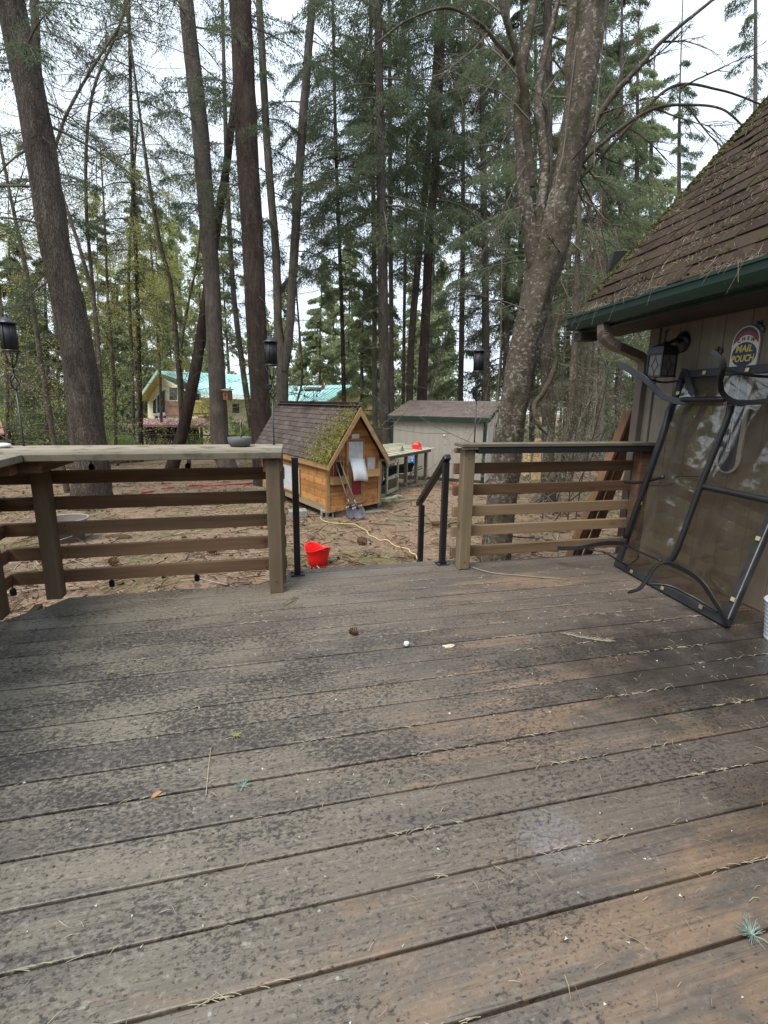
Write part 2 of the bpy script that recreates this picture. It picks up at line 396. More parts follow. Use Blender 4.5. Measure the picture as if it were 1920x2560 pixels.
MAT['plank'] = wood('reddish_plank_wood', (.10, .045, .02), (.17, .085, .042), (.24, .13, .07), 'Z', .7, ran=.2)
MAT['cedar'] = wood('cedar_siding', (.24, .095, .024), (.40, .182, .058), (.52, .275, .10), 'X', .6, ran=.4, stain=(.21, .075, .02))
MAT['cedar_y'] = wood('cedar_siding_side', (.24, .095, .024), (.40, .182, .058), (.52, .275, .10), 'Y', .6, ran=.4, stain=(.21, .075, .02))
MAT['grey_y'] = wood('grey_foot_board', (.14, .095, .055), (.25, .185, .115), (.33, .26, .17), 'Y', .8)
MAT['pine'] = wood('pale_trim_wood', (.20, .115, .048), (.35, .21, .09), (.46, .30, .15), 'X', .65, ran=.2)
MAT['ply'] = wood('bare_plywood', (.42, .25, .10), (.58, .37, .17), (.66, .45, .23), 'Z', .7, knots=False)
MAT['greywood'] = wood('grey_weathered_wood', (.11, .10, .07), (.20, .185, .13), (.30, .285, .21), 'Z', .85, ran=.3)
MAT['lichenwood'] = wood('lichen_covered_boards', (.22, .21, .14), (.42, .40, .28), (.60, .58, .45), 'Y', .9, ran=.2, stain=(.10, .105, .045))
MAT['black'] = plain('black_painted_metal', (.012, .012, .014), .38, 0, .5, .3, 12)
MAT['blackmatte'] = plain('matt_black_plastic', (.016, .016, .017), .7, 0, .3)
MAT['dgrey'] = plain('dark_grey_painted_frame', (.028, .030, .034), .5, 0, .4, .4, 10, .1)
MAT['brass'] = plain('brass_clip', (.62, .52, .28), .35, .6, .5)
MAT['red'] = plain('bright_red_plastic', (.82, .012, .010), .4, 0, .45, .08, 3)
MAT['redhose'] = plain('faded_red_hose_rubber', (.42, .05, .045), .6)
MAT['yellow'] = plain('yellow_cord', (.66, .52, .22), .55, 0, .3, .15, 20)
MAT['concrete'] = plain('grey_concrete', (.25, .245, .23), .9, 0, .2, .35, 14, .4)
MAT['bowl'] = plain('grey_glazed_clay', (.10, .105, .105), .6, 0, .4, .25, 20)
MAT['soil'] = plain('potting_soil', (.035, .026, .018), .95)
MAT['potrim'] = plain('pale_tub_rim', (.26, .215, .185), .7)  # rim colour set paler than the tub body
MAT['pot'] = plain('faded_brown_plastic_tub', (.105, .085, .072), .7, 0, .3, .2, 6)
MAT['white'] = plain('white_enamel', (.75, .76, .77), .4, 0, .5, .06)
MAT['bucketblue'] = plain('pale_blue_white_metal', (.60, .66, .70), .35, .2, .5, .1)
MAT['taupe'] = None
MAT['green'] = plain('dark_green_paint', (.009, .032, .022), .45, 0, .4, .2, 6)
MAT['drain'] = plain('taupe_downspout_paint', (.145, .115, .095), .5, 0, .4, .15, 6)
MAT['soffit'] = plain('dark_soffit_board', (.045, .036, .03), .85)
MAT['steel'] = plain('worn_shovel_steel', (.13, .125, .14), .45, .5, .5, .35, 14)
MAT['handle'] = wood('shovel_handle_wood', (.14, .10, .07), (.25, .19, .14), (.34, .27, .2), 'Z', .7, knots=False)
MAT['sheet'] = plain('pale_plastic_sheet', (.50, .52, .53), .35, 0, .5, .25, 9, .05)
MAT['sheet2'] = plain('white_plastic_flap', (.62, .65, .66), .35, 0, .5, .12, 3, .03)
MAT['darkin'] = plain('dark_interior', (.012, .009, .008), .9)
MAT['redin'] = plain('red_painted_panel', (.19, .014, .018), .5)
MAT['teal'] = plain('teal_metal_roof', (.33, .58, .56), .35, .1, .5, .25, .7)
MAT['cream'] = plain('cream_siding', (.80, .72, .45), .8, 0, .2, .1, 1)
MAT['ochre'] = plain('ochre_soffit', (.52, .42, .14), .8)
MAT['whitetrim'] = plain('white_trim', (.78, .78, .74), .6)
MAT['glassdark'] = plain('dark_window_glass', (.035, .05, .055), .08, 0, .8, .3, 1)
MAT['pinkroof'] = plain('pink_grey_moss_roof', (.30, .17, .16), .95, 0, .1, .55, 5, .6)
MAT['pinkpile'] = plain('pinkish_board_pile', (.36, .20, .15), .9, 0, .1, .4, 3)
MAT['signwhite'] = plain('sign_white_enamel', (.72, .70, .66), .35, 0, .5, .08)
MAT['signnavy'] = plain('sign_navy_enamel', (.018, .02, .085), .35, 0, .5, .15)
MAT['signblack'] = plain('sign_black_enamel', (.014, .014, .018), .35)
MAT['signred'] = plain('sign_red_enamel', (.28, .02, .02), .35, 0, .5, .15)
MAT['signyellow'] = plain('sign_yellow_enamel', (.80, .62, .05), .4, 0, .5, .08)
MAT['blueplate'] = plain('blue_plate', (.05, .27, .75), .4, 0, .5, .1)
MAT['frost_sheen'] = plain('frosted_lamp_glass', (.11, .105, .095), .3, 0, .5, .2, 20)
MAT['needle'] = plain('dry_straw_needles', (.40, .355, .25), .8, 0, .2, .3, 30)
MAT['needle_red'] = plain('dry_rust_needles', (.28, .18, .115), .9, 0, .1, .5, 6)
MAT['needle_dark'] = plain('dark_twig_debris', (.085, .055, .035), .95, 0, .1, .4, 6)
MAT['needle_pale'] = plain('pale_dead_stalks', (.34, .285, .215), .9, 0, .1, .4, 6)
MAT['twig'] = plain('grey_brown_twigs', (.13, .108, .084), .95, 0, .1, .45, 3)
MAT['twigpale'] = plain('pale_lichen_twigs', (.27, .255, .21), .95, 0, .1, .45, 3)
MAT['cone'] = plain('pine_cone_scales', (.12, .06, .03), .85)
MAT['moss'] = leaf_mat('roof_moss', (.085, .092, .012), (.24, .235, .040), .15, 3)
MAT['mossg'] = leaf_mat('ground_moss', (.08, .085, .03), (.16, .165, .06), .1, 2)
MAT['sprig'] = leaf_mat('fresh_sprig_needles', (.26, .32, .12), (.42, .46, .22), .3, 8)
MAT['bluesprig'] = leaf_mat('blue_green_needles', (.20, .30, .26), (.36, .46, .42), .3, 8)
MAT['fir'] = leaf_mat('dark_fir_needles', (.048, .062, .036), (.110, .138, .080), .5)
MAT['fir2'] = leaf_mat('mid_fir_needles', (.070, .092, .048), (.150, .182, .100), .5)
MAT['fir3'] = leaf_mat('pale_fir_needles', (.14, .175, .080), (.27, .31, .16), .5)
MAT['leafy'] = leaf_mat('young_spring_leaves', (.25, .26, .06), (.48, .48, .16), .55)
MAT['bush'] = leaf_mat('bright_shrub_leaves', (.12, .18, .04), (.25, .34, .09), .45)
MAT['bark1'] = bark('ridged_conifer_bark', (.032, .026, .021), (.148, .122, .100))
MAT['bark2'] = bark('dark_fir_bark', (.024, .017, .013), (.115, .084, .068), scale=11)
MAT['bark3'] = bark('grey_fir_bark', (.050, .041, .034), (.205, .17, .14), scale=12, bump=.6)
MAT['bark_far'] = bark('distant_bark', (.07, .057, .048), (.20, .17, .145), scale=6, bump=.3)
MAT['alder'] = bark('lichened_alder_bark', (.045, .036, .027), (.135, .112, .086), (.275, .26, .215), .46, (1, 1, .8), 12, .5, False)
MAT['alder2'] = bark('brown_alder_bark', (.045, .036, .027), (.145, .118, .09), (.26, .25, .20), .42, (1, 1, .5), 14, .5, False)

def siding_mat():
    k = NT('taupe_wall_siding'); v = k.coord('Position')
    n = k.noise(k.coord('Position', (9, 9, .8)), 2.2, 5); c = k.ramp(n, [(.3, (.195, .165, .130)), (.7, (.24, .205, .165))])
    d = k.noise(v, 3, 4); c = k.mix(k.rng(d, .55, .75, 0, .4), c, (.105, .085, .065)); k.col(c); k.bump(k.noise(k.coord('Position', (60, 60, 4)), 3, 4), .25, .003)
    return k.set(.8, 0, .2)
MAT['siding'] = siding_mat()
def shed_wall():
    k = NT('shed_panel_siding'); n = k.noise(k.coord('Object', (6, 6, .6)), 2, 5); k.col(k.ramp(n, [(.3, (.30, .272, .23)), (.7, (.36, .33, .285))])); k.bump(k.noise(k.coord('Object', (50, 50, 3)), 3, 3), .2, .003); return k.set(.8, 0, .2)
MAT['shedwall'] = shed_wall()
MAT['shedend'] = plain('pale_shed_end_panel', (.50, .455, .40), .8, 0, .2, .06)
def shingle(name, a, b, moss=None, mossc=(.10, .10, .028)):
    k = NT(name); r = k.rand(); n = k.noise(k.coord('Position'), 90, 3); n2 = k.noise(k.coord('Position'), 4, 5)
    c = k.mix(r, a, b); c = k.mix(k.rng(n, .3, .7, 0, .45), c, tuple(x * .5 for x in a)); c = k.mix(k.rng(n2, .45, .7, 0, .5), c, tuple(x * .62 for x in a))
    if moss:
        m = k.noise(k.coord('Position'), 5, 6, .65); c = k.mix(k.rng(m, 1 - moss, 1 - moss + .12, 0, .9), c, mossc)
    k.col(c); k.bump(n, .5, .003); return k.set(.95, 0, .15)
MAT['shingle'] = shingle('brown_roof_shingle', (.033, .023, .016), (.060, .041, .029), .47, (.040, .036, .014))
MAT['shingle_coop'] = shingle('mauve_brown_shingle', (.080, .064, .056), (.135, .110, .097))
MAT['shingle_shed'] = shingle('mixed_grey_shingle', (.13, .10, .09), (.25, .20, .18))

def ground_mat():
    k = NT('forest_floor'); v = k.coord('Position')
    n1 = k.noise(v, 26, 6, .7, .3); n2 = k.noise(v, 1.1, 5, .6); n3 = k.noise(v, 90, 3)
    c = k.ramp(n1, [(.3, (.092, .062, .044)), (.5, (.218, .153, .105)), (.72, (.345, .26, .185))])
    c = k.mix(k.rng(n3, .5, .75, 0, .6), c, (.36, .26, .17))
    c = k.mix(k.rng(n2, .50, .64, 0, .8), c, k.mix(n1, (.055, .06, .022), (.145, .15, .06)))
    c = k.mix(k.rng(k.noise(v, 2.6, 4), .58, .68, 0, .6), c, (.10, .07, .05))
    k.col(c); k.bump(k.mix(.5, n1, n3), .8, .03); return k.set(.95, 0, .1)
MAT['ground'] = ground_mat()

def glass_table():
    k = NT('smoky_table_glass'); gl = k.n('ShaderNodeBsdfGlossy'); gl.inputs['Roughness'].default_value = .02; gl.inputs[0].default_value = (.95, .95, .95, 1)
    tr = k.n('ShaderNodeBsdfTransparent'); tr.inputs[0].default_value = (.80, .77, .72, 1)
    lw = k.n('ShaderNodeLayerWeight'); lw.inputs[0].default_value = .5; fz = k.math('ADD', k.math('MULTIPLY', k.math('POWER', lw.outputs['Facing'], 3.0), 1.0), .045)
    df = k.n('ShaderNodeBsdfDiffuse'); df.inputs[0].default_value = (.28, .26, .23, 1)
    m0 = k.n('ShaderNodeMixShader'); dn = k.noise(k.coord('Object'), 6, 5, .65); k.l(k.rng(dn, .4, .8, .03, .12), m0.inputs[0]); k.l(tr.outputs[0], m0.inputs[1]); k.l(df.outputs[0], m0.inputs[2])
    m1 = k.n('ShaderNodeMixShader'); k.l(fz, m1.inputs[0]); k.l(m0.outputs[0], m1.inputs[1]); k.l(gl.outputs[0], m1.inputs[2])
    k.l(m1.outputs[0], k.out.inputs[0]); return k.m
MAT['tglass'] = glass_table()
def clear_glass():
    k = NT('clear_bulb_glass'); gl = k.n('ShaderNodeBsdfGlossy'); gl.inputs['Roughness'].default_value = .03
    tr = k.n('ShaderNodeBsdfTransparent'); tr.inputs[0].default_value = (.9, .9, .88, 1); lw = k.n('ShaderNodeLayerWeight'); lw.inputs[0].default_value = .35
    m = k.n('ShaderNodeMixShader'); k.l(lw.outputs['Facing'], m.inputs[0]); k.l(tr.outputs[0], m.inputs[1]); k.l(gl.outputs[0], m.inputs[2]); k.l(m.outputs[0], k.out.inputs[0]); return k.m
MAT['bulb'] = clear_glass()
def mesh_net():
    k = NT('dark_lantern_gauze'); k.col((.02, .021, .026)); k.bump(k.voro(k.coord('Object'), 300), .4, .001); return k.set(.55, 0, .35)
MAT['gauze'] = mesh_net()

# ================================================================== GROUND
xs = np.concatenate([np.linspace(-90, -12, 40)[:-1], np.linspace(-12, 14, 105), np.linspace(14, 90, 40)[1:]])
ys = np.concatenate([np.linspace(-30, 3, 18)[:-1], np.linspace(3, 18, 80), np.linspace(18, 130, 60)[1:]])
XX, YY = np.meshgrid(xs, ys)
ZZ = gz(XX, YY)
hn = sum(a * np.sin(XX * f1 + p1) * np.sin(YY * f2 + p2) for a, f1, f2, p1, p2 in ((.02, 1.3, 1.1, 0, 1), (.012, 3.1, 2.7, 2, .4), (.03, .4, .5, 1, 2)))
ZZ = ZZ + hn * .6
b = MB(); b.v = [tuple(p) for p in np.stack([XX, YY, ZZ], -1).reshape(-1, 3)]
nx = len(xs)
b.f = [(i * nx + j, i * nx + j + 1, (i + 1) * nx + j + 1, (i + 1) * nx + j) for i in range(len(ys) - 1) for j in range(nx - 1)]
b.build('ground', MAT['ground'], smooth=True, kind='structure')

# ================================================================== DECK
Y0 = 10.548 * D
WALLX = 2.94
deck = thing('deck', None, None, (0, 0, 0), kind='structure')
deck['label'] = 'weathered wooden deck of long boards stained grey and brown'
GAP = .0075
def board(y0, y1, x0, x1, poly=None):
    m = MB(); dz = random.uniform(-.0015, .0015)
    if poly is None: m.box(x0, x1, y0 + GAP / 2, y1 - GAP / 2, -.036 + dz, dz)
    else: m.prism([(x, y, dz) for x, y in poly], (0, 0, -.036))
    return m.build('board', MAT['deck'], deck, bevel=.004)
DECKL = -1.50
for k in range(-12, 21):
    y1 = Y0 - k * D; y0 = y1 - D
    if k == -12: board(y0, y1, .16, 3.05)
    elif k == -11:
        board(y0, y1, 0, 0, [(-1.29, y0 + GAP / 2), (3.06, y0 + GAP / 2), (3.06, y1 - GAP / 2), (-1.20, y1 - GAP / 2)])
    elif k in (-10,):
        board(y0, y1, 0, 0, [(-1.44, y0 + GAP / 2), (3.04, y0 + GAP / 2), (3.04, y1 - GAP / 2), (-1.30, y1 - GAP / 2)])
    else: board(y0, y1, DECKL - random.uniform(0, .01), 3.02)
board(Y0 + 12 * D, Y0 + 12 * D + .095, .17, 1.56)
jm = MB()
jm.box(-1.45, 2.79, -1.6, -1.56, -.2, -.04)
for x in np.arange(-1.4, 2.7, .4): jm.box(x, x + .04, -1.55, 3.38, -.2, -.04)
jm.box(-1.2, 2.79, 3.30, 3.34, -.22, -.045)
jm.build('joist', MAT['post'], deck, kind='stuff')

scr = MB()
for k in range(-11, 10):
    for x in np.arange(-1.38, 2.9, .4):
        for q in (.25, .75):
            c = (x + random.uniform(-.012, .012), Y0 - k * D - D * q + random.uniform(-.008, .008)); scr.lathe([(.0028, .0005), (.0028, .0020), (1e-7, .0016)], (c[0], c[1], 0), 6)
scr.build('screw_heads', MAT['needle_dark'], deck, kind='stuff')
# stairs down to the yard
st = thing('stairs', 'short flight of wooden steps going down from the deck into the yard', 'stairs', (.85, 3.7, -.6))
for i, (yy, zz) in enumerate(((3.66, -.21), (3.93, -.41))):
    MB().box(.2, 1.55, yy, yy + .26, zz - .036, zz).build('tread', MAT['greywood'], st, bevel=.004)
for x in (.22, 1.50): MB().prism([(x, 3.62, -.045), (x, 3.62, -.62), (x, 4.22, -.62), (x, 4.22, -.46), (x, 3.9, -.30)], (.035, 0, 0)).build('stringer', MAT['greywood'], st)

# ================================================================== LEFT BAR RAILING
ry = 3.436
zr = [.793, .630, .469, .311, .153]
br = thing('bar_railing', 'brown wooden railing with wide weathered plank bar top on the left', 'railing', (-.6, 3.4, 0))
def post(par, x0, x1, y0, y1, z0, z1, mat, name='post'): return MB().box(x0, x1, y0, y1, z0, z1).build(name, mat, par, bevel=.005)
post(br, .036, .122, 3.158, 3.246, 0, .883, MAT['post'])
post(br, .066, .152, 3.335, 3.425, -.03, .9, MAT['post'])
post(br, -1.318, -1.232, 3.335, 3.425, 0, .84, MAT['post'])
post(br, -1.535, -1.44, 3.06, 3.16, 0, .84, MAT['post'])
for z in zr:
    MB().box(-1.565, .152 + .012, ry, ry + .038, z - .081, z).build('rail', MAT['rail'], br, bevel=.004)
    MB().box(-1.565, -1.527, .6, ry - .003, z - .081, z).build('rail', MAT['rail_y'], br, bevel=.004)
MB().box(.02, .135, 3.16, 3.7, .80, .884).build('bracket', MAT['rail_y'], br, bevel=.004)
MB().box(-1.33, -1.19, 3.18, 3.7, .815, .884).build('bracket', MAT['rail_y'], br, bevel=.004)
MB().box(-1.80, -1.3, 3.07, 3.16, .815, .884).build('bracket', MAT['rail'], br, bevel=.004)
by0, bx1 = 3.128, -1.25
bw = .152
for i in range(4):
    a0 = by0 + i * bw; a1 = a0 + bw - .011
    xl0 = bx1 - (a0 - by0) * 1.0; xl1 = bx1 - (a1 - by0) * 1.0
    MB().prism([(xl0, a0, .925), (.125 + .01 * i + .01, a0, .925), (.13 + .01 * i + .012, a1, .925), (xl1, a1, .925)], (0, 0, -.04)).build('bar_plank', MAT['cap'], br, bevel=.004)
    x1 = bx1 - i * bw - .004; x0 = x1 - bw + .011
    MB().prism([(x1, by0 + (bx1 - x1) - .004, .925), (x1, .4, .925), (x0, .4, .925), (x0, by0 + (bx1 - x0) - .004, .925)], (0, 0, -.04)).build('bar_plank', MAT['cap_y'], br, bevel=.004)

# ================================================================== RIGHT RAILING
rr = thing('deck_railing', 'short wooden railing of five horizontal boards between stairs and house', 'railing', (2.2, 3.4, 0))
post(rr, 1.436, 1.522, 3.357, 3.445, 0, .909, MAT['post_tan'])
post(rr, 2.945, 3.035, 3.357, 3.445, -.05, .909, MAT['rail'])
for i, z in enumerate([.797, .633, .470, .315, .151]):
    MB().box(1.405, 3.02, 3.449, 3.487, z - .08, z).build('rail', [MAT['rail'], MAT['rail'], MAT['rail_tan'], MAT['rail_tan'], MAT['rail_tan']][i], rr, bevel=.004)
MB().box(1.405, 3.04, 3.449, 3.487, .873, .908).build('rail', MAT['rail'], rr, bevel=.004)
MB().box(1.402, 3.05, 3.322, 3.475, .927, .951).build('cap_board', MAT['cap'], rr, bevel=.004)
MB().box(1.53, 3.04, 3.327, 3.37, .880, .9265).build('cap_support', MAT['blackmatte'], rr, bevel=.003)
MB().box(1.41, 1.529, 3.33, 3.356, .9095, .9265).build('cap_support', MAT['cap'], rr, bevel=.002)

def screws(par, pts):
    m = MB()
    for x, y, z in pts:
        m.tube([(x, y - .001, z), (x, y + .004, z)], .0045, 6)
    m.build('rail_screws', MAT['dgrey'], par, kind='stuff')
screws(br, [(x, ry - .0015, z - dz) for z in zr for x in (-1.34, -1.2, .02) for dz in (.022, .06)])
screws(rr, [(x, 3.4475, z - dz) for z in (.797, .633, .470, .315, .151) for x in (1.545, 2.925) for dz in (.022, .06)] + [(1.478, 3.3555, .06), (1.478, 3.3555, .84), (.079, 3.1565, .08)])
# ================================================================== BLACK STAIR POSTS AND HANDRAIL
def rail_post(name, label, x, y, ztop, rail=False):
    t = thing(name, label, 'post' if not rail else 'handrail', (x, y, 0))
    MB().box(x - .022, x + .022, y - .022, y + .022, .006, ztop).build('post', MAT['black'], t, bevel=.003)
    MB().box(x - .05, x + .05, y - .045, y + .045, 0, .007).build('base_plate', MAT['black'], t, bevel=.002)
    for sx in (-.037, .037):
        for sy in (-.033, .033): MB().lathe([(.008, 0), (.008, .006), (.004, .009)], (x + sx, y + sy, .007), 6).build('bolt', MAT['steel'], t)
    return t
t = rail_post('stair_post', 'single square black metal post beside the left end of the stairs', .238, 3.50, .845)
MB().box(.214, .262, 3.476, 3.524, .8455, .851).build('post_cap', MAT['black'], t, bevel=.002)
t = rail_post('stair_handrail', 'black metal handrail sloping down the right side of the stairs', 1.36, 3.52, .80, True)
MB().box(1.338, 1.382, 4.04, 4.084, -.6, .36).build('post', MAT['black'], t, bevel=.003)
MB().bar((1.36, 3.49, .845), (1.36, 4.15, .352), .05, .04).build('sloping_rail', MAT['black'], t, bevel=.004)

# ================================================================== TORCHES
def torch(label, P, H, box=True):
    t = thing('torch', label, 'torch', P, 0, 'black lantern torches standing on the railing')
    u = H / 2040.
    MB().lathe([(20 * u, 0), (18 * u, 30 * u), (15 * u, 45 * u), (15 * u, 890 * u)], n=10).build('pole', MAT['black'], t, True, True)
    m = MB()
    for j in range(4):
        a = j * pi / 2 + .5; pts = []
        for q in range(9):
            s = q / 8; r = 78 * u * sin(pi * s); aa = a + s * 1.6
            pts.append((r * cos(aa), r * sin(aa), (880 + 270 * s) * u))
        m.tube(pts, 11 * u, 6)
    m.build('twisted_basket', MAT['black'], t, True, True)
    m = MB(); m.lathe([(14 * u, 1150 * u), (14 * u, 1245 * u)], n=8)
    for j in range(6):
        a = j * pi / 3; m.tube([(14 * u * cos(a), 14 * u * sin(a), 1235 * u), (60 * u * cos(a), 60 * u * sin(a), 1330 * u), (108 * u * cos(a), 108 * u * sin(a), 1480 * u)], 8 * u, 5)
    m.build('cone_wires', MAT['black'], t, True, True)
    MB().lathe([(116 * u, 1475 * u), (120 * u, 1490 * u), (112 * u, 1505 * u), (104 * u, 1506 * u)], n=20).build('rim', MAT['black'], t, True, True)
    MB().lathe([(102 * u, 1500 * u), (102 * u, 1900 * u)], n=20).build('gauze_cylinder', MAT['gauze'], t, True, True)
    m = MB()
    for j in range(6):
        a = j * pi / 3 + .2; m.tube([(110 * u * cos(a), 110 * u * sin(a), 1490 * u), (110 * u * cos(a), 110 * u * sin(a), 1905 * u)], 6 * u, 5)
    m.build('cage_wires', MAT['black'], t, True, True)
    MB().lathe([(138 * u, 1895 * u), (134 * u, 1912 * u), (80 * u, 1945 * u), (45 * u, 1985 * u), (22 * u, 1995 * u), (30 * u, 2015 * u), (14 * u, 2040 * u), (1e-7, 2045 * u)], n=20).build('lid', MAT['black'], t, True, True)
    if box:
        MB().box(-115 * u, -20 * u, -45 * u, 45 * u, 1035 * u, 1140 * u).build('sensor_box', MAT['blackmatte'], t, local=True, bevel=.003)
    return t
P = atz(685, 1112, .925); torch('black lantern torch in front of the dark trunk, right end of the bar', P, .747)
P = atz(60, 1115, .925); o = torch('black lantern torch at the left edge, standing on the bar corner', P, .80, False)
P = atz(1179, 1105, .951); torch('black lantern torch on the right railing in front of the grey shed', P + np.array([0, -.05, 0]), .69)

# things on the bar
P = atz(600, 1116, .926)
t = thing('planter_bowl', 'round grey clay bowl with a bare stem standing on the bar', 'bowl', P)
MB().lathe([(.05, 0), (.066, .006), (.076, .03), (.079, .062), (.073, .064), (.070, .045), (1e-7, .043)], n=24).build('bowl', MAT['bowl'], t, True, True)
MB().lathe([(.069, .046), (.05, .052), (1e-7, .055)], n=20).build('soil', MAT['soil'], t, True, True)
MB().tube([(0.01, 0, .05), (.012, .0, .10), (.006, .004, .14), (.014, .004, .18)], [.006, .006, .005, .004], 6).build('stem', MAT['handle'], t, True, True)
MB().tube([(.008, .002, .12), (-.012, .0, .16), (-.016, 0, .19)], [.004, .003, .002], 5).build('stem', MAT['handle'], t, True, True)
P = atz(3, 1119, .926)
t = thing('dish', 'small white rounded dish on the far left end of the bar', 'dish', P)
MB().lathe([(.035, 0), (.047, .004), (.053, .013), (.05, .022), (.03, .027), (1e-7, .028)], n=20).build('dish_body', MAT['white'], t, True, True)
MB().lathe([(.054, .010), (.0555, .0135), (.054, .017)], n=20, closed=True).build('dish_rim', MAT['white'], t, True, True)

# string light bulbs hanging off the railing
zb = zm(0, 1060, 760 / 1659.)
for i, (px, py, top, lab) in enumerate([(500, 237, .875, 'under the bar top on the left'), (1025, 232, .875, 'under the bar top on the right'),
                              (610, 868, .073, 'below the bottom rail beside the corner post'), (1075, 838, .073, 'below the bottom rail near the middle'), (72, 915, .073, 'behind the leftmost railing post')]):
    sx_, sy_ = px * 760 / 1659., 1060 + py * 500 / 1091.
    Yb = 3.50 if i < 2 else (3.50 if i < 4 else 3.32)
    P = atY(sx_, sy_, Yb)
    t = thing('light_bulb', 'clear bulb in a black socket hanging ' + lab, 'bulb', P, 0, 'string light bulbs on the bar railing')
    MB().lathe([(.016, -.022), (.0175, -.015), (.0175, .012), (.012, .02), (.005, .024), (.005, .03)], n=12).build('socket', MAT['blackmatte'], t, True, True)
    MB().tube([(0, 0, .028), (0, .002, (top - P[2]) * .5 + .014), (0, 0, max(.05, top - P[2]))], .003, 5).build('cable', MAT['blackmatte'], t, True, True)
    MB().lathe([(.009, -.022), (.012, -.035), (.022, -.052), (.023, -.066), (.015, -.082), (1e-7, -.087)], n=14).build('glass_bulb', MAT['bulb'], t, True, True)

# ================================================================== HOUSE ON THE RIGHT
hs = hthing('house', 'taupe house wall with mossy brown shingle roof on the right', 'house', HPIV)
HC = 3.53       # house corner along its own wall
m = MB()
m.box(WALLX, WALLX + .12, -5, HC, -.7, 2.35)
m.prism([(WALLX + .12, HC, -.7), (WALLX + 5.4, HC, -.7), (WALLX + 5.4, HC, 2.2), (5.6, HC, 5.1), (WALLX + .12, HC, 2.2)], (0, -.12, 0))
m.build('wall', MAT['siding'], hs)
# vertical panels of the siding: each proud strip leaves a groove
yy = HC - .09; i = 0
while yy > -4.5:
    wdt = .203; MB().box(WALLX - .006, WALLX + .001, yy - wdt + .004, yy, .012, 2.2).build('siding_panel', MAT['siding'], hs, bevel=.003); yy -= wdt; i += 1
MB().box(WALLX - .022, WALLX - .0005, HC - .085, HC + .012, -.65, 2.2).build('corner_trim', MAT['siding'], hs, bevel=.003)
MB().box(WALLX - .02, WALLX + .09, HC + .0005, HC + .025, -.65, 2.2).build('corner_trim', MAT['siding'], hs, bevel=.003)
RS = 1.148; RX0, RZ0 = 2.47, 1.908; RY1 = 4.0; RIDX = 5.7
def rzf(x): return RZ0 + RS * (x - RX0)
nrm = np.array([-RS, 0, 1.]) / sqrt(1 + RS * RS); sl = np.array([1, 0, RS]) / sqrt(1 + RS * RS)
roof = MB().prism([(RX0, -5, RZ0), (RIDX, -5, rzf(RIDX)), (RIDX, RY1 - .01, rzf(RIDX)), (RX0, RY1 - .01, RZ0)], tuple(-nrm * .03)).build('roof', MAT['soffit'], hs)
m = MB().prism([(RIDX, -5, rzf(RIDX)), (2 * RIDX - RX0, -5, RZ0), (2 * RIDX - RX0, RY1, RZ0), (RIDX, RY1, rzf(RIDX))], (0, 0, -.03)); m.build('roof', MAT['shingle'], hs)
# individual shingles: three shared meshes, laid course by course
EXPO = .138
def shingle_mesh(wd, seed):
    r = random.Random(seed); m = MB(); L = EXPO * 1.9
    a = r.uniform(-.006, .006)
    m.v = [(0, 0, 0), (wd, 0, 0), (wd, L, 0), (0, L, 0), (0.002, a, .019), (wd - .002, a + r.uniform(-.004, .004), .019), (wd, L, .003), (0, L, .003)]
    m.f = [(0, 3, 2, 1), (4, 5, 6, 7), (0, 1, 5, 4), (1, 2, 6, 5), (2, 3, 7, 6), (3, 0, 4, 7)]
    me = bpy.data.meshes.new('shingle'); me.from_pydata(m.v, [], m.f); me.update(); return me
def lay(parent, mats, origin, along, up, nrm_, length, rows, expo, widths, key, limit=300, name='shingle'):
    """courses of separate shingles; local axes: x along, y up-slope, z normal"""
    base = orig(parent)
    cnt = 0; rest = MB(); r = random.Random(key)
    meshes = []
    for wdt in widths:
        me = shingle_mesh(wdt - .004, key + int(wdt * 1000)); me.materials.append(mats); meshes.append((wdt, me))
    R = Matrix(((along[0], up[0], nrm_[0]), (along[1], up[1], nrm_[1]), (along[2], up[2], nrm_[2])))
    for row in range(rows):
        x = -r.uniform(0, .12)
        while x < length - .03:
            wdt, me = r.choice(meshes)
            x0 = max(x, 0)
            if x + wdt > length + .05: 
                wdt, me = meshes[0]
                if x + wdt > length + .06: break
            o_ = np.array(origin) + np.array(along) * x0 + np.array(up) * (row * expo - .012) + np.array(nrm_) * (.002 + r.uniform(0, .002))
            if cnt < limit:
                o = link(bpy.data.objects.new(name, me)); o.parent = parent
                mw = R.to_4x4() @ Matrix.Rotation(r.gauss(0, .012), 4, 'Z') @ Matrix.Rotation(r.gauss(0, .012), 4, 'X') @ Matrix.Rotation(r.gauss(0, .01), 4, 'Y'); mw.translation = Vector(o_ - base); o.matrix_local = mw; cnt += 1
            else:
                bv = [R @ Vector(v.co) + Vector(o_) for v in me.vertices]; rest.add(bv, [tuple(p.vertices) for p in me.polygons])
            x += wdt
    if rest.v: rest.build(name, mats, parent, kind='stuff')
RLEN = 3.4
nrows = 24
lay(roof, MAT['shingle'], (RX0 - .02, RY1, RZ0 - .02), (0, -1, 0), tuple(sl), tuple(nrm), 2.35, nrows, EXPO, (.21, .29, .33), 5)
lay(roof, MAT['shingle'], (RX0 - .02, RY1 - 2.36, RZ0 - .02), (0, -1, 0), tuple(sl), tuple(nrm), 3.2, nrows, EXPO, (.21, .29, .33), 6, 60)
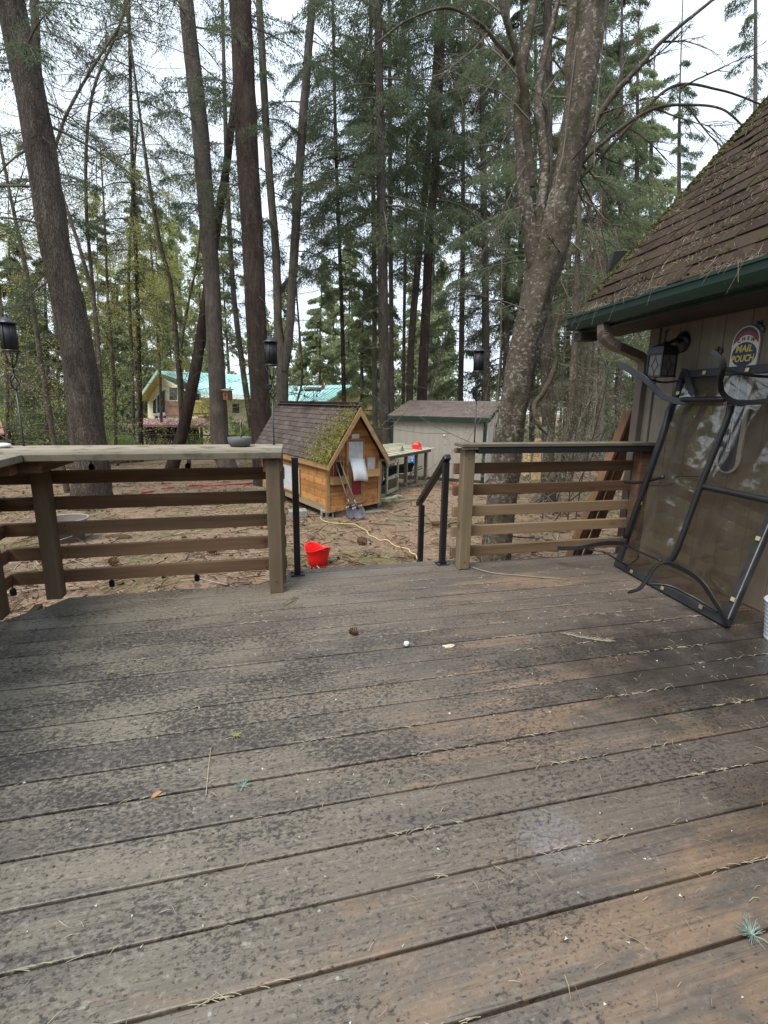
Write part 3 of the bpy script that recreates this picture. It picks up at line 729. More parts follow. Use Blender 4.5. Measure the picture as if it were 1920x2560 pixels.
# (rows run from the rake towards the camera; fold the handedness)
# gutter with a stepped profile
gx, gz0 = 2.40, 1.838
prof = [(gx + .115, gz0 + .115), (gx + .115, gz0 + .002), (gx + .03, gz0), (gx + .012, gz0 + .03), (gx + .002, gz0 + .05), (gx, gz0 + .088), (gx - .012, gz0 + .092), (gx - .012, gz0 + .108), (gx + .004, gz0 + .108), (gx + .008, gz0 + .075), (gx + .035, gz0 + .012), (gx + .108, gz0 + .012), (gx + .108, gz0 + .115)]
gut = MB().prism([(x, 3.905, z) for x, z in prof], (0, -8.6, 0)).build('gutter', MAT['green'], hs)
MB().prism([(x, 3.907, z) for x, z in prof[:9]], (0, .006, 0)).build('end_cap', MAT['green'], gut)
MB().box(2.518, 2.538, -5, 3.93, 1.82, 1.95).build('fascia', MAT['green'], hs)
MB().box(2.539, WALLX - .025, -5, 3.96, 1.82, 1.845).build('soffit', MAT['soffit'], hs)
bgb = MB(); q = -nrm * .032
bgb.prism([(RX0 + .08, 3.965, RZ0 + .02), (RIDX, 3.965, rzf(RIDX) - .05), (RIDX, 3.965, rzf(RIDX) - .21), (RX0 + .08, 3.965, RZ0 - .10)], (0, .024, 0)); bgb.build('barge_board', MAT['soffit'], hs)
MB().box(2.47, 2.62, 3.80, 3.90, 1.755, 1.82).build('rafter_end', MAT['soffit'], hs)
# downspout with a ribbed elbow
zdn = zm(1480, 780, 440 / 1659.)
pts = [hX(*zdn(110, 95), 2.47), hX(*zdn(110, 190), 2.47), hX(*zdn(122, 235), 2.475), hX(*zdn(150, 275), 2.50), hX(*zdn(230, 325), 2.56), hX(*zdn(440, 415), 2.84)]
pts[0][2] = 1.845
e0 = hX(*zdn(485, 455), 2.89); e1 = hX(1600, 990, 2.90); e2 = hX(1540, 1376, 2.90); e2[1] = e1[1] + .01; e1[1] = max(e1[1], HC - .03); e2[1] = e1[1]
pts += [e0, hX(*zdn(490, 520), 2.90), e1, e2, e2 - np.array([0, 0, .6])]
ds = MB().strap(pts, (0, 1, 0), .085, .062).build('downspout', MAT['drain'], hs, bevel=.006)
m = MB()
for s in np.linspace(0, 1, 9):
    i = 1 + s * 3; i0 = min(int(i), 3); p = np.array(pts[i0]) * (1 - (i - i0)) + np.array(pts[i0 + 1]) * (i - i0)
    tdir = np.array(pts[i0 + 1]) - np.array(pts[i0]); tdir = tdir / np.linalg.norm(tdir)
    m.bar(p - tdir * .0025, p + tdir * .0025, .067, .089, (0, 1, 0))
m.build('ribs', MAT['drain'], ds)
# black flashing plate at the far edge of the roof
zf = zm(1400, 240, 520 / 1659.)
c4 = [hY(*zf(*p), 4.06) for p in ((440, 1237), (545, 1235), (415, 1388), (390, 1390))]
MB().prism([c4[0], c4[1], c4[2], c4[3]], (0, .03, 0)).build('flashing_plate', MAT['blackmatte'], hs)

MAT['rakemoss'] = leaf_mat('muted_rake_moss', (.050, .052, .014), (.115, .112, .035), .15, 3)
# moss along the rake and needles lying on the roof
rg = np.random.default_rng(3)
n = 2600; s_ = rg.random(n) ** 1.0 * 2.9; yy_ = RY1 - np.abs(rg.normal(0, .05, n)) * (0.5 + s_ * .35)
P_ = np.array([RX0, 0, RZ0]) + sl * s_[:, None] + np.array([0, 1, 0]) * yy_[:, None] + nrm * (.014 + rg.random(n) * .012)[:, None]
def cards(P, ax, l, wd, rg, nv=4):
    n = len(P); rnd = rg.normal(0, 1, (n, 3)); b_ = np.cross(ax, rnd); b_ /= np.linalg.norm(b_, axis=1)[:, None] + 1e-9
    l = np.broadcast_to(l, (n,))[:, None]; wd = np.broadcast_to(wd, (n,))[:, None]
    return np.stack([P - ax * l / 2 + b_ * wd / 2, P - ax * l / 2 - b_ * wd / 2, P + ax * l / 2], 1)
def unit(v): return v / (np.linalg.norm(v, axis=-1, keepdims=True) + 1e-9)
keep = s_ > .25
nm = 3400; row_ = rg.integers(1, 17, nm); sm_ = row_ * EXPO - .018 + rg.normal(0, .010, nm); ym_ = RY1 - .05 - rg.random(nm) * 2.3
km = (np.sin(ym_ * 7 + row_ * 1.9) + np.sin(ym_ * 17 + row_ * 4.1) * .8 + rg.normal(0, .3, nm)) > .55; sm_, ym_ = sm_[km], ym_[km]; nm = len(sm_)
Pm_ = np.array([RX0, 0, RZ0]) + sl * sm_[:, None] + np.array([0, 1, 0]) * ym_[:, None] + nrm * (.012 + rg.random(nm) * .014)[:, None]
MAT['drymoss'] = leaf_mat('dry_brown_moss', (.040, .038, .014), (.085, .078, .030), .1, 6)
quads_obj('dry_moss', cards(Pm_, unit(rg.normal(0, 1, (nm, 3))), .028, .018, rg), MAT['drymoss'], roof, kind='stuff')
quads_obj('roof_moss', cards(P_, unit(rg.normal(0, 1, (n, 3))), .03, .02, rg)[keep], MAT['rakemoss'], roof, kind='stuff')
n = 8000; s_ = rg.random(n) * 2.6; s_[:1800] = np.abs(rg.normal(0, .07, 1800)); yy_ = RY1 - .03 - rg.random(n) * 2.6; kd = (np.sin(yy_ * 4 + s_ * 5) + np.sin(yy_ * 9 - s_ * 13) * .7 + rg.normal(0, .8, n)) > -.1; s_, yy_ = s_[kd], yy_[kd]; n = len(s_)
P_ = np.array([RX0, 0, RZ0]) + sl * s_[:, None] + np.array([0, 1, 0]) * yy_[:, None] + nrm * .018
th = rg.random(n) * pi; ax = np.cos(th)[:, None] * np.array([0, 1, 0]) + np.sin(th)[:, None] * sl + nrm * rg.normal(.12, .2, n)[:, None]
L_ = rg.uniform(.010, .042, n) * np.where(rg.random(n) < .06, 2, 1); ax = unit(ax)
mid = P_ + nrm * (L_ * .15)[:, None]
PL = np.stack([P_ - ax * L_[:, None], mid, P_ + ax * L_[:, None]], 1); RR = np.stack([np.full(n, .0006), np.full(n, .0011), np.full(n, .0005)], 1)
lines_obj('roof_needles', PL, RR, MAT['needle_pale'], roof, kind='stuff')
n = 24; yg_ = rg.random(n) * 3.2 + .6; P_ = np.stack([np.full(n, gx + .01), yg_, np.full(n, gz0 + .11)], 1)
Lh = rg.uniform(.03, .16, n); e_ = P_ + np.stack([-.04 - rg.random(n) * .05, rg.normal(0, .05, n), -Lh], 1)
PL = np.stack([P_ + np.stack([np.full(n, .07), rg.normal(0, .03, n), np.full(n, .03)], 1), P_ + [-.02, 0, .02], e_], 1)
lines_obj('gutter_needles', PL, np.full((n, 3), .0006), MAT['needle_pale'], gut, kind='stuff')

# the part of the house that stands behind the camera, with its own eave
MB().box(-2.6 , WALLX - .02, -2.02, -1.9, -.7, 2.6).build('rear_wall', MAT['siding'], hs)
MB().prism([(-3.0, -.95, 2.32), (WALLX + .3, -.95, 2.32), (WALLX + .3, -2.6, 3.3), (-3.0, -2.6, 3.3)], (0, 0, .08)).build('rear_roof', MAT['shingle'], hs)
MB().box(-3.0, WALLX - .7, -.97, -.94, 2.22, 2.34).build('rear_fascia', MAT['green'], hs)
# wall lantern
zl = zm(1480, 780, 440 / 1659.)
LC = hX(*zl(655, 505), 2.72)
t = hthing('wall_lantern', 'black wall lantern with leaded diamond glass beside the house corner', 'lamp', LC)
ang = math.atan2(CPH[1] - LC[1], CPH[0] - LC[0])
hw, hh = .062, .075
Rl = Matrix.Rotation(ang + pi / 4, 4, 'Z')
m = MB()
for sx in (-1, 1):
    for sy in (-1, 1): m.box(sx * hw - .005, sx * hw + .005, sy * hw - .005, sy * hw + .005, -hh, hh, Rl)
for z in (-hh, hh):
    m.box(-hw - .006, hw + .006, -hw - .006, hw + .006, z - .005, z + .005, Rl)
m.build('frame', MAT['black'], t, local=True)
for q in range(4):
    Rq = Rl @ Matrix.Rotation(q * pi / 2, 4, 'Z')
    pane = MB().box(hw - .006, hw - .003, -hw + .005, hw - .005, -hh + .005, hh - .005, Rq).build('pane', MAT['frost_sheen'], t, local=True)
    m = MB(); x = hw - .001
    for a, b_ in (((0, .05), (.028, 0)), ((.028, 0), (0, -.05)), ((0, -.05), (-.028, 0)), ((-.028, 0), (0, .05)), ((0, .05), (0, .07)), ((0, -.05), (0, -.07)), ((.028, 0), (.056, 0)), ((-.028, 0), (-.056, 0))):
        m.bar(Rq @ Vector((x, a[0], a[1])), Rq @ Vector((x, b_[0], b_[1])), .003, .003, tuple(Rq.to_3x3() @ Vector((1, 0, 0))))
    m.build('leading', MAT['black'], pane, local=True)
MB().add([Rl @ Vector(v) for v in [(-.075, -.075, hh + .005), (.075, -.075, hh + .005), (.075, .075, hh + .005), (-.075, .075, hh + .005), (-.06, -.06, hh + .05), (.06, -.06, hh + .05), (.06, .06, hh + .05), (-.06, .06, hh + .05), (-.02, -.02, hh + .075), (.02, -.02, hh + .075), (.02, .02, hh + .075), (-.02, .02, hh + .075)]],
         [(3, 2, 1, 0), (0, 1, 5, 4), (1, 2, 6, 5), (2, 3, 7, 6), (3, 0, 4, 7), (4, 5, 9, 8), (5, 6, 10, 9), (6, 7, 11, 10), (7, 4, 8, 11), (8, 9, 10, 11)]).build('hood', MAT['black'], t, local=True)
MT = hX(*zl(850, 285), WALLX - .012)
dm = MT - LC
MB().tube([(0, 0, hh + .07), (.0, 0, hh + .15), (.02, -.01, hh + .175)], [.006, .008, .003], 8).build('finial', MAT['black'], t, True, True)
MB().tube([(0, 0, hh + .085), (.05, dm[1] * .3, dm[2] - .02), (dm[0] * .7, dm[1] * .8, dm[2] + .015), (dm[0], dm[1], dm[2])], [.012, .014, .014, .018], 8).build('arm', MAT['black'], t, True, True)
m = MB(); Rp = Matrix.Translation(Vector(dm)) @ Matrix.Rotation(-pi / 2, 4, 'Y')
m.lathe([(.075, -.01), (.075, .004), (.06, .014), (.045, .02), (1e-7, .024)], n=20); m.v = [tuple(Rp @ Vector(v)) for v in m.v]
m.build('back_plate', MAT['black'], t, True, True)

# enamel thermometer sign; seen from the deck, its right is towards -Y
SY, SZT, SZB, SW = 2.637, 1.725, .809, .100
sg = hthing('enamel_sign', 'tall rounded enamel sign with CHEW MAIL POUCH lettering on house wall', 'sign', (WALLX - .012, SY, 1.27))
def stad(w_, zt, zb, x, th, name, mat, par=sg, n=14):
    pts = [(x, SY + w_ * cos(a), zt - w_ + w_ * sin(a)) for a in np.linspace(0, pi, n)] + [(x, SY - w_ * cos(a), zb + w_ - w_ * sin(a)) for a in np.linspace(0, pi, n)]
    return MB().prism(pts, (-th, 0, 0)).build(name, mat, par)
stad(SW, SZT, SZB, WALLX - .0105, .012, 'backing', MAT['signwhite'])
xf = WALLX - .0228
def arcband(r0, r1, zc, mat, name, x, a0=0, a1=pi):
    A_ = np.linspace(a0, a1, 20); pts = [(x, SY + r1 * cos(a), zc + r1 * sin(a)) for a in A_] + [(x, SY + r0 * cos(a), zc + r0 * sin(a)) for a in A_[::-1]]
    m = MB(); n = 20
    for i in range(19): m.prism([pts[i], pts[i + 1], pts[2 * n - 2 - i], pts[2 * n - 1 - i]], (-.0015, 0, 0))
    return m.build(name, mat, sg)
zc = SZT - SW
A_ = np.linspace(-.97, .97, 17)
def ribbon(top, bot, x, th, name, mat):
    m = MB(); u1 = [(x, SY + .093 * q, top(q)) for q in A_]; l1 = [(x, SY + .093 * q, bot(q)) for q in A_]
    for i in range(16): m.prism([u1[i], u1[i + 1], l1[i + 1], l1[i]], (-th, 0, 0))
    return m.build(name, mat, sg)
ru = lambda q: zc + .070 - .050 * q * q
rl = lambda q: zc + .047 - .058 * q * q
ribbon(lambda q: max(zc + .093 * sqrt(max(0, 1 - q * q)), ru(q) + .001), ru, xf, .0014, 'navy_cap', MAT['signnavy'])
ribbon(ru, rl, xf, .0014, 'red_band', MAT['signred'])
ovz = 1.556
MB().prism([(xf, SY + .090 * cos(a), ovz + .073 * sin(a)) for a in np.linspace(0, 2 * pi, 28, endpoint=False)], (-.0014, 0, 0)).build('navy_oval', MAT['signnavy'], sg)
MB().box(xf - .0014, xf, SY - .068, SY + .068, .90, 1.45).build('navy_panel', MAT['signnavy'], sg)
stad(.068, .97, .82, xf - .0002, .0013, 'navy_foot', MAT['signnavy'])
MB().box(xf - .004, xf - .0016, SY - .012, SY + .012, .95, 1.42).build('thermometer_strip', MAT['signwhite'], sg)
MB().tube([(xf - .007, SY, .96), (xf - .007, SY, 1.41)], .003, 8).build('glass_tube', MAT['signred'], sg, True)
def text(body, mat, par, size, M4, name='lettering', ext=.0008, bold=.0, spacing=1.0):
    cu = bpy.data.curves.new('t', 'FONT'); cu.body = body; cu.size = size; cu.extrude = ext; cu.offset = bold; cu.align_x = 'CENTER'; cu.align_y = 'CENTER'; cu.space_character = spacing; cu.resolution_u = 3
    to = bpy.data.objects.new('t', cu); link(to); bpy.context.view_layer.update()
    me = bpy.data.meshes.new_from_object(to); bpy.data.objects.remove(to); me.name = name
    me.transform(M4); me.materials.clear(); me.materials.append(mat)
    o = link(bpy.data.objects.new(name, me)); o.parent = par
    me.transform(Matrix.Translation(-Vector(orig(par)))); return o
# text frame: x -> -Y, y -> +Z, z -> -X
TF = Matrix(((0, 0, -1, 0), (-1, 0, 0, 0), (0, 1, 0, 0), (0, 0, 0, 1)))
def tm(y, z, x, sx=1., rot=0., shear=0.): 
    sh = Matrix.Identity(4); sh[0][1] = shear
    return Matrix.Translation(Vector((x, y, z))) @ TF @ Matrix.Rotation(rot, 4, 'Z') @ sh @ Matrix.Diagonal((sx, 1, 1, 1))
text('MAIL', MAT['signyellow'], sg, .058, tm(SY + .0, 1.589, xf - .0024, .98, 0, .12), bold=.0010)
text('POUCH', MAT['signyellow'], sg, .056, tm(SY + .002, 1.530, xf - .0024, .84, 0, .12), bold=.0010)
for i, ch in enumerate('CHEW'):
    q = (i - 1.5) * .034; text(ch, MAT['signblack'], sg, .031, tm(SY - q, 1.650 - q * q * 4.5, xf - .0014, 1., -q * 6), bold=.0007)
# bent iron hook beside the sign and small butterfly ornament
h0 = hX(*zl(1610, 150), WALLX - .03)
t = hthing('wall_hook', 'small dark curved iron hook above the right shoulder of the sign', 'hook', h0)
MB().tube([h0 + [.022, .05, .03], h0 + [-.005, .03, .035], h0 + [-.008, .0, .02], h0 + [-.006, -.02, -.005], h0 + [-.004, -.018, -.03]], .006, 6).build('hook_rod', MAT['black'], t, True)
MB().box(h0[0] + .018, h0[0] + .0205, h0[1] + .03, h0[1] + .07, h0[2] + .01, h0[2] + .05).build('hook_plate', MAT['black'], t)
h1 = hX(*zl(1195, 370), WALLX - .016)
t = hthing('wall_ornament', 'small rusty metal ornament on the wall left of the sign', 'ornament', h1)
for sy in (-1, 1):
    MB().prism([h1 + [0, 0, -.02], h1 + [0, sy * .03, -.01], h1 + [0, sy * .026, .02], h1 + [0, sy * .008, .012], h1 + [0, 0, .03]], (-.004, 0, 0)).build('wing', MAT['cone'], t)
MB().tube([h1 + [-.005, 0, -.03], h1 + [-.006, 0, .03]], .004, 6).build('body', MAT['black'], t)

# ================================================================== GLASS TABLE LEANING ON THE WALL
BL = np.array([2.693, 3.19, .004]); BRp = np.array([2.57, 2.083, .004]); TL = np.array([2.985, 3.094, 1.476])
u_ = BRp - BL; v_ = TL - BL
TN = np.cross(u_, v_); TN /= np.linalg.norm(TN)
if TN[0] > 0: TN = -TN
tb = thing('glass_table', 'smoky glass table with curved black metal legs tipped on its side', 'table', BL)
def tp(x, y, n_=0.): return atplane(x, y, BL + TN * n_, TN)
TR = TL + u_ * 1.02
def bil(a, b_): return BL * (1 - a) * (1 - b_) + BRp * a * (1 - b_) + TL * (1 - a) * b_ + TR * a * b_
fwid = .05
for (a, b_), (c_, d_), nm in (((0, 0), (1, 0), 0), ((0, 1), (1, 1), 0), ((0, 0), (0, 1), 1), ((1, 0), (1, 1), 1)):
    p, q = bil(a, b_), bil(c_, d_)
    e = (q - p) / np.linalg.norm(q - p); inn = np.cross(TN, e); ctr = bil(.5, .5)
    if (ctr - p) @ inn < 0: inn = -inn
    cut = fwid if nm else 0
    p2, q2 = p + e * cut, q - e * cut
    MB().prism([p2, q2, q2 + inn * fwid, p2 + inn * fwid], TN * .03).build('frame_bar', MAT['dgrey'], tb, bevel=.003)
def inset(a, b_, k=.048):
    p = bil(a, b_); return p
g = [bil(.045, .034), bil(.955, .034), bil(.955, .966), bil(.045, .966)]
MB().prism([p + TN * .012 for p in g], TN * .006).build('glass_top', MAT['tglass'], tb)
MB().prism([p + (0, 0, 0) for p in [bil(1, .0) + TN * .0302 - (BRp - BL) * .012, bil(1, 1) + TN * .0302 - (BRp - BL) * .012, bil(1, 1) + TN * .0302 - (BRp - BL) * .006, bil(1, .0) + TN * .0302 - (BRp - BL) * .006]], TN * .001).build('chipped_edge', MAT['concrete'], tb)
zt = zm(1340, 1100, 580 / 1659.)
for p in [zt(685, 940), zt(905, 1060), zt(1180, 1195), zt(1410, 1140), zt(1590, 705), zt(893, 42), zt(752, 452), zl(1060, 572), zl(1467, 545), zl(812, 765)]:
    c = tp(*p, .033); e = u_ / np.linalg.norm(u_); vv = np.cross(TN, e)
    MB().prism([c - e * .014 - vv * .012, c + e * .014 - vv * .012, c + e * .014 + vv * .012, c - e * .014 + vv * .012], TN * .006).build('clip', MAT['brass'], tb, bevel=.002)
def curve(pts, n=6):
    P = np.array(pts, float); o = []
    k = len(P)
    for i in range(k - 1):
        p0, p1, p2, p3 = P[max(i - 1, 0)], P[i], P[i + 1], P[min(i + 2, k - 1)]
        for s in np.linspace(0, 1, n, endpoint=False):
            o.append(.5 * ((2 * p1) + (-p0 + p2) * s + (2 * p0 - 5 * p1 + 4 * p2 - p3) * s * s + (-p0 + 3 * p1 - 3 * p2 + p3) * s ** 3))
    o.append(P[-1]); return o
def pp(lst): return curve([tp(x, y, n_) for x, y, n_ in lst])
MB().tube(pp([(1563, 1345, .07), (1610, 1218, .075), (1653, 1100, .08), (1674, 1022, .08), (1700, 1001, .075), (1740, 999, .07), (1812, 998, .08)]), .018, 8).build('leg_tube', MAT['black'], tb, True)
MB().tube(pp([(1672, 1404, .10), (1692, 1376, .09), (1752, 1215, .08), (1798, 1100, .08), (1824, 1032, .08), (1828, 1012, .09)]), .018, 8).build('leg_tube', MAT['black'], tb, True)
MB().tube(pp([(1752, 1215, .07), (1838, 1233, .06), (1935, 1254, .05)]), .020, 8).build('cross_brace', MAT['black'], tb, True)
MB().tube(pp([(1563, 1205, .075), (1600, 1206, .06), (1660, 1192, .04)]), .012, 8).build('cross_brace', MAT['black'], tb, True)
wd_ = np.cross(TN, u_ / np.linalg.norm(u_))
def leg(lst, wd, w_, t_=.012): MB().strap(pp(lst), wd, w_, t_).build('leg', MAT['black'], tb, bevel=.003)
leg([(1546, 910, .36), (1607, 944, .27), (1650, 984, .17), (1690, 1003, .10), (1724, 1003, .05)], wd_, .042)
leg([(1780, 878, .36), (1808, 908, .33), (1801, 952, .27), (1806, 982, .2), (1833, 1003, .13), (1878, 1006, .09), (1935, 1000, .06)], wd_ + u_ * .6, .030)
leg([(1394, 1371, .50), (1445, 1369, .40), (1508, 1358, .25), (1562, 1358, .10)], wd_, .034)
leg([(1571, 1481, .36), (1599, 1471, .33), (1620, 1443, .28), (1637, 1418, .22), (1665, 1408, .18), (1707, 1422, .16), (1752, 1453, .13), (1784, 1499, .09), (1805, 1533, .06), (1819, 1565, .035)], u_ + wd_ * .5, .034)
for lst, r in (([(1607, 942, .25), (1655, 956, .12), (1708, 950, .035)], .008), ([(1811, 923, .3), (1864, 937, .2), (1935, 943, .05)], .009), ([(1469, 1374, .33), (1508, 1380, .25), (1546, 1401, .12), (1566, 1412, .034)], .007), ([(1560, 1362, .10), (1605, 1382, .10), (1652, 1402, .10)], .007), ([(1616, 1460, .28), (1672, 1464, .2), (1732, 1492, .1), (1797, 1530, .034)], .008), ([(1566, 1416, .05), (1592, 1398, .08), (1594, 1380, .10), (1570, 1360, .1)], .005), ([(1612, 1212, .05), (1660, 1214, .06), (1684, 1208, .06), (1688, 1192, .05), (1752, 1191, .08)], .0035)):
    MB().tube(pp(lst), r, 6).build('stay_rod', MAT['black'], tb, True)
gs = [tp(*zl(*p), .034) for p in ((850, 530), (900, 540), (972, 750), (945, 800), (915, 770))]
MB().prism(gs, TN * .006).build('gusset', MAT['dgrey'], tb)

# corrugated pail at the right picture edge
P = np.array([2.716, 1.895, .0])
t = thing('pail', 'ribbed pale metal pail against the house wall at right edge', 'bucket', P)
pr = [(.085, 0.0), (.088, .004)]
for i in range(9): z = .01 + i * .022; r = .088 + .02 * i / 9; pr += [(r + .003, z + .006), (r, z + .014), (r, z + .02)]
pr += [(.113, .215), (.116, .22), (.112, .225), (.106, .22), (.083, .012), (1e-7, .010)]
MB().lathe(pr, n=28).build('pail_body', MAT['bucketblue'], t, True, True)
MB().lathe([(.113, .214), (.118, .219), (.113, .224)], n=28, closed=True).build('pail_rim', MAT['bucketblue'], t, True, True)

# three planks leaning on the house beyond the railing
tops = [(1579, 1026), (1589, 1025), (1600, 1025)]; bots = [(1425, 1403), (1441, 1403), (1457, 1403)]
labs = ['leftmost of three brown planks leaning beside the house corner', 'middle one of three brown planks leaning beside the house corner', 'widest rightmost brown plank leaning beside the house corner']
for i in range(3):
    A1 = atY(*tops[i], 3.66 + i * .035); B1 = atY(*bots[i], 3.68 + i * .035)
    dl = (B1 - A1) / np.linalg.norm(B1 - A1); B1 = A1 + dl * ((A1[2] + .62) / -dl[2])
    t = thing('plank', labs[i], 'plank', B1, 0, 'planks leaning on the house')
    wdir = np.array([.97, .18, 0]); wdir = wdir - dl * (wdir @ dl); wdir /= np.linalg.norm(wdir); dd = np.cross(dl, wdir)
    wv = .032 if i < 2 else .085
    a0 = A1 + wdir * 0; m = MB()
    m.prism([a0, a0 + wdir * wv, B1 + wdir * wv, B1], np.array([0, .09 if i < 2 else .032, 0])); m.build('plank_board', MAT['plank'], t, bevel=.003)

# ================================================================== COOP
CX, CY, CZ, CTH = 1.105, 8.40, -.657, radians(19.3)
CW, CL, CHE, CHR, CO, CE = 1.058, 3.18, .89, 1.815, .208, .077
cf = np.array([cos(CTH), sin(CTH), 0]); cs = np.array([-sin(CTH), cos(CTH), 0]); C0 = np.array([CX, CY, CZ])
coop = thing('chicken_coop', 'small orange cedar chicken coop with steep mossy shingle roof', 'coop', C0, CTH)
z6 = zm(630, 960, 350 / 1659.)
def cfr(x, y, off=0.):
    P = atplane(*z6(x, y), C0 - cs * off, cs); d = P - C0; return d @ cf, d[2]
def csd(x, y, off=0.):
    P = atplane(*z6(x, y), C0 - cf * off, cf); d = P - C0; return d @ cs, d[2]
slope = (CHR - CHE) / (CW / 2 + CE)
def gable(x): return CHR - slope * abs(x - CW / 2) - .03
# floor and inner box (dark) keep light out
MB().box(.03, CW - .03, .03, CL - .03, 0.02, .06).build('floor', MAT['darkin'], coop, local=True)
MB().prism([(.028, .028, .05), (CW - .028, .028, .05), (CW - .028, .028, gable(0) - .06), (CW / 2, .028, CHR - .15), (.028, .028, gable(0) - .06)], (0, CL - .056, 0)).build('inner_wall', MAT['darkin'], coop, local=True)
def siding_front(yf, th):
    z = -.0; rows = 0
    while z < CHR - .12:
        h = .118; z1 = min(z + h, CHR - .06)
        def ext(zz):
            if zz <= gable(0): return 0., CW
            q = (CHR - .03 - zz) / slope; return CW / 2 - q, CW / 2 + q
        a0, a1 = ext(z); b0, b1 = ext(z1 - .004)
        zl0 = z if rows else z; zr0 = z if rows else z + .10
        if rows == 0: poly = [(a0, yf, 0), (a1, yf, .075), (b1, yf, z1 - .004), (b0, yf, z1 - .004)]
        else: poly = [(a0, yf, z), (a1, yf, z), (b1, yf, z1 - .004), (b0, yf, z1 - .004)]
        if b1 - b0 > .05: MB().prism(poly, (0, -th, 0)).build('siding_board', MAT['cedar'], coop, local=True, bevel=.003)
        z = z1; rows += 1
siding_front(.026, .026)
z = 0; i = 0
while z < CHE - .02:
    z1 = min(z + .118, CHE); MB().box(0, .026, .03, CL, z, z1 - .004).build('siding_board', MAT['cedar_y'] if i else MAT['grey_y'], coop, local=True, bevel=.003)
    MB().box(CW - .026, CW, .03, CL, z + .06, z1 - .004 + .06 if z1 < CHE else CHE).build('siding_board', MAT['cedar_y'], coop, local=True); z = z1; i += 1
# corner boards, rake boards, eave fascia
MB().box(-.012, .0, -.012, .05, -.0, CHE - .03).build('corner_board', MAT['cedar'], coop, local=True, bevel=.002)
MB().box(-.012, .045, -.014, -.0005, 0, CHE - .03).build('corner_board', MAT['pine'], coop, local=True, bevel=.002)
MB().box(CW - .03, CW + .01, -.014, -.0005, .09, CHE - .03).build('corner_board', MAT['pine'], coop, local=True, bevel=.002)
for sgn in (-1, 1):
    ex = CW / 2 + sgn * (CW / 2 + CE)
    MB().prism([(CW / 2, -CO, CHR - .01), (ex, -CO, CHE - .01), (ex, -CO, CHE - .125), (CW / 2, -CO, CHR - .15)], (0, -.022, 0)).build('rake_board', MAT['pine'], coop, local=True, bevel=.002)
MB().box(-CE - .006, -CE + .016, -CO, CL + CO, CHE - .115, CHE - .012).build('fascia', MAT['pine'], coop, local=True, bevel=.002)
# roof decks and shingles
along = (0, 1, 0)
crf = {}
for sgn in (-1, 1):
    ex = CW / 2 + sgn * (CW / 2 + CE); up = np.array([-sgn * (CW / 2 + CE), 0, CHR - CHE]); Ls = np.linalg.norm(up); up = up / Ls
    nn = np.cross(up, (0, -sgn, 0)); nn = nn if nn[2] > 0 else -nn
    o = MB().prism([(ex, -CO, CHE), (ex, CL + CO, CHE), (CW / 2, CL + CO, CHR), (CW / 2, -CO, CHR)], tuple(-nn * .02)).build('roof', MAT['darkin'], coop, local=True)
    crf[sgn] = (o, ex, up, nn, Ls)
# lay() works in the thing's own axes here
def lay_local(parent, mat, origin, along, up, nn, length, rows, expo, widths, key, limit, flip=False):
    r = random.Random(key); cnt = 0; rest = MB(); meshes = []
    for wdt in widths:
        me = shingle_mesh(wdt - .005, key + int(wdt * 1000)); me.materials.append(mat)
        sc = expo / EXPO
        me.transform(Matrix.Diagonal((1, sc, 1.25, 1))); meshes.append((wdt, me))
    R = Matrix(((along[0], up[0], nn[0]), (along[1], up[1], nn[1]), (along[2], up[2], nn[2])))
    for row in range(rows):
        x = -r.uniform(0, .1)
        while x < length - .04:
            wdt, me = r.choice(meshes); x0 = max(x, 0)
            if x + wdt > length + .04: wdt, me = meshes[0]
            if x + wdt > length + .05: break
            p = Vector(origin) + Vector(along) * x0 + Vector(up) * (row * expo - .01) + Vector(nn) * .002
            mw = R.to_4x4(); mw.translation = p
            if cnt < limit:
                o = link(bpy.data.objects.new('shingle', me)); o.parent = parent; o.matrix_local = mw; cnt += 1
            else: rest.add([mw @ v.co for v in me.vertices], [tuple(q.vertices) for q in me.polygons])
            x += wdt
    if rest.v: rest.build('shingle', mat, parent, local=True, kind='stuff')
o, ex, up, nn, Ls = crf[-1]
rows = 11
lay_local(o, MAT['shingle_coop'], (ex, CL + CO, CHE), (0, -1, 0), up, nn, CL + 2 * CO, rows, Ls / rows, (.17, .21, .25), 21, 290)
o2, ex2, up2, nn2, Ls2 = crf[1]
lay_local(o2, MAT['shingle_coop'], (ex2, -CO, CHE), (0, 1, 0), up2, nn2, CL + 2 * CO, rows, Ls / rows, (.17, .21, .25), 22, 0)
MB().bar((CW / 2, -CO, CHR + .012), (CW / 2, CL + CO, CHR + .012), .16, .012).build('ridge_cap', MAT['shingle_coop'], coop, local=True)
# moss: thick towards the front lower edge
rg = np.random.default_rng(17); n = 9000
yl = -CO + np.abs(rg.normal(0, .55, n)); sl_ = rg.random(n)
pm = np.exp(-yl / .8) * (1.15 - sl_ ** 1.5); clump = np.sin(yl * 9 + sl_ * 14) * .3 + np.sin(yl * 23 - sl_ * 31) * .25
kp = (rg.random(n) < pm * 1.0 + clump * .5) & (yl < 1.9)
row = np.round(sl_ * rows) / rows; sl2 = np.where(rg.random(n) < .55, row + rg.normal(0, .012, n), sl_)
Pm = np.array([ex, 0, CHE]) + up * (sl2 * Ls)[:, None] + np.array([0, 1, 0]) * yl[:, None] + nn * (.012 + rg.random(n) * .018)[:, None]
V = cards(Pm, unit(rg.normal(0, 1, (n, 3)) + np.array([0, 0, .3])), rg.uniform(.02, .055, n), rg.uniform(.012, .03, n), rg)[kp]
V = V + np.array([0, 0, 0]); q_ = quads_obj('roof_moss', V, MAT['moss'], None, kind='stuff'); q_.parent = o
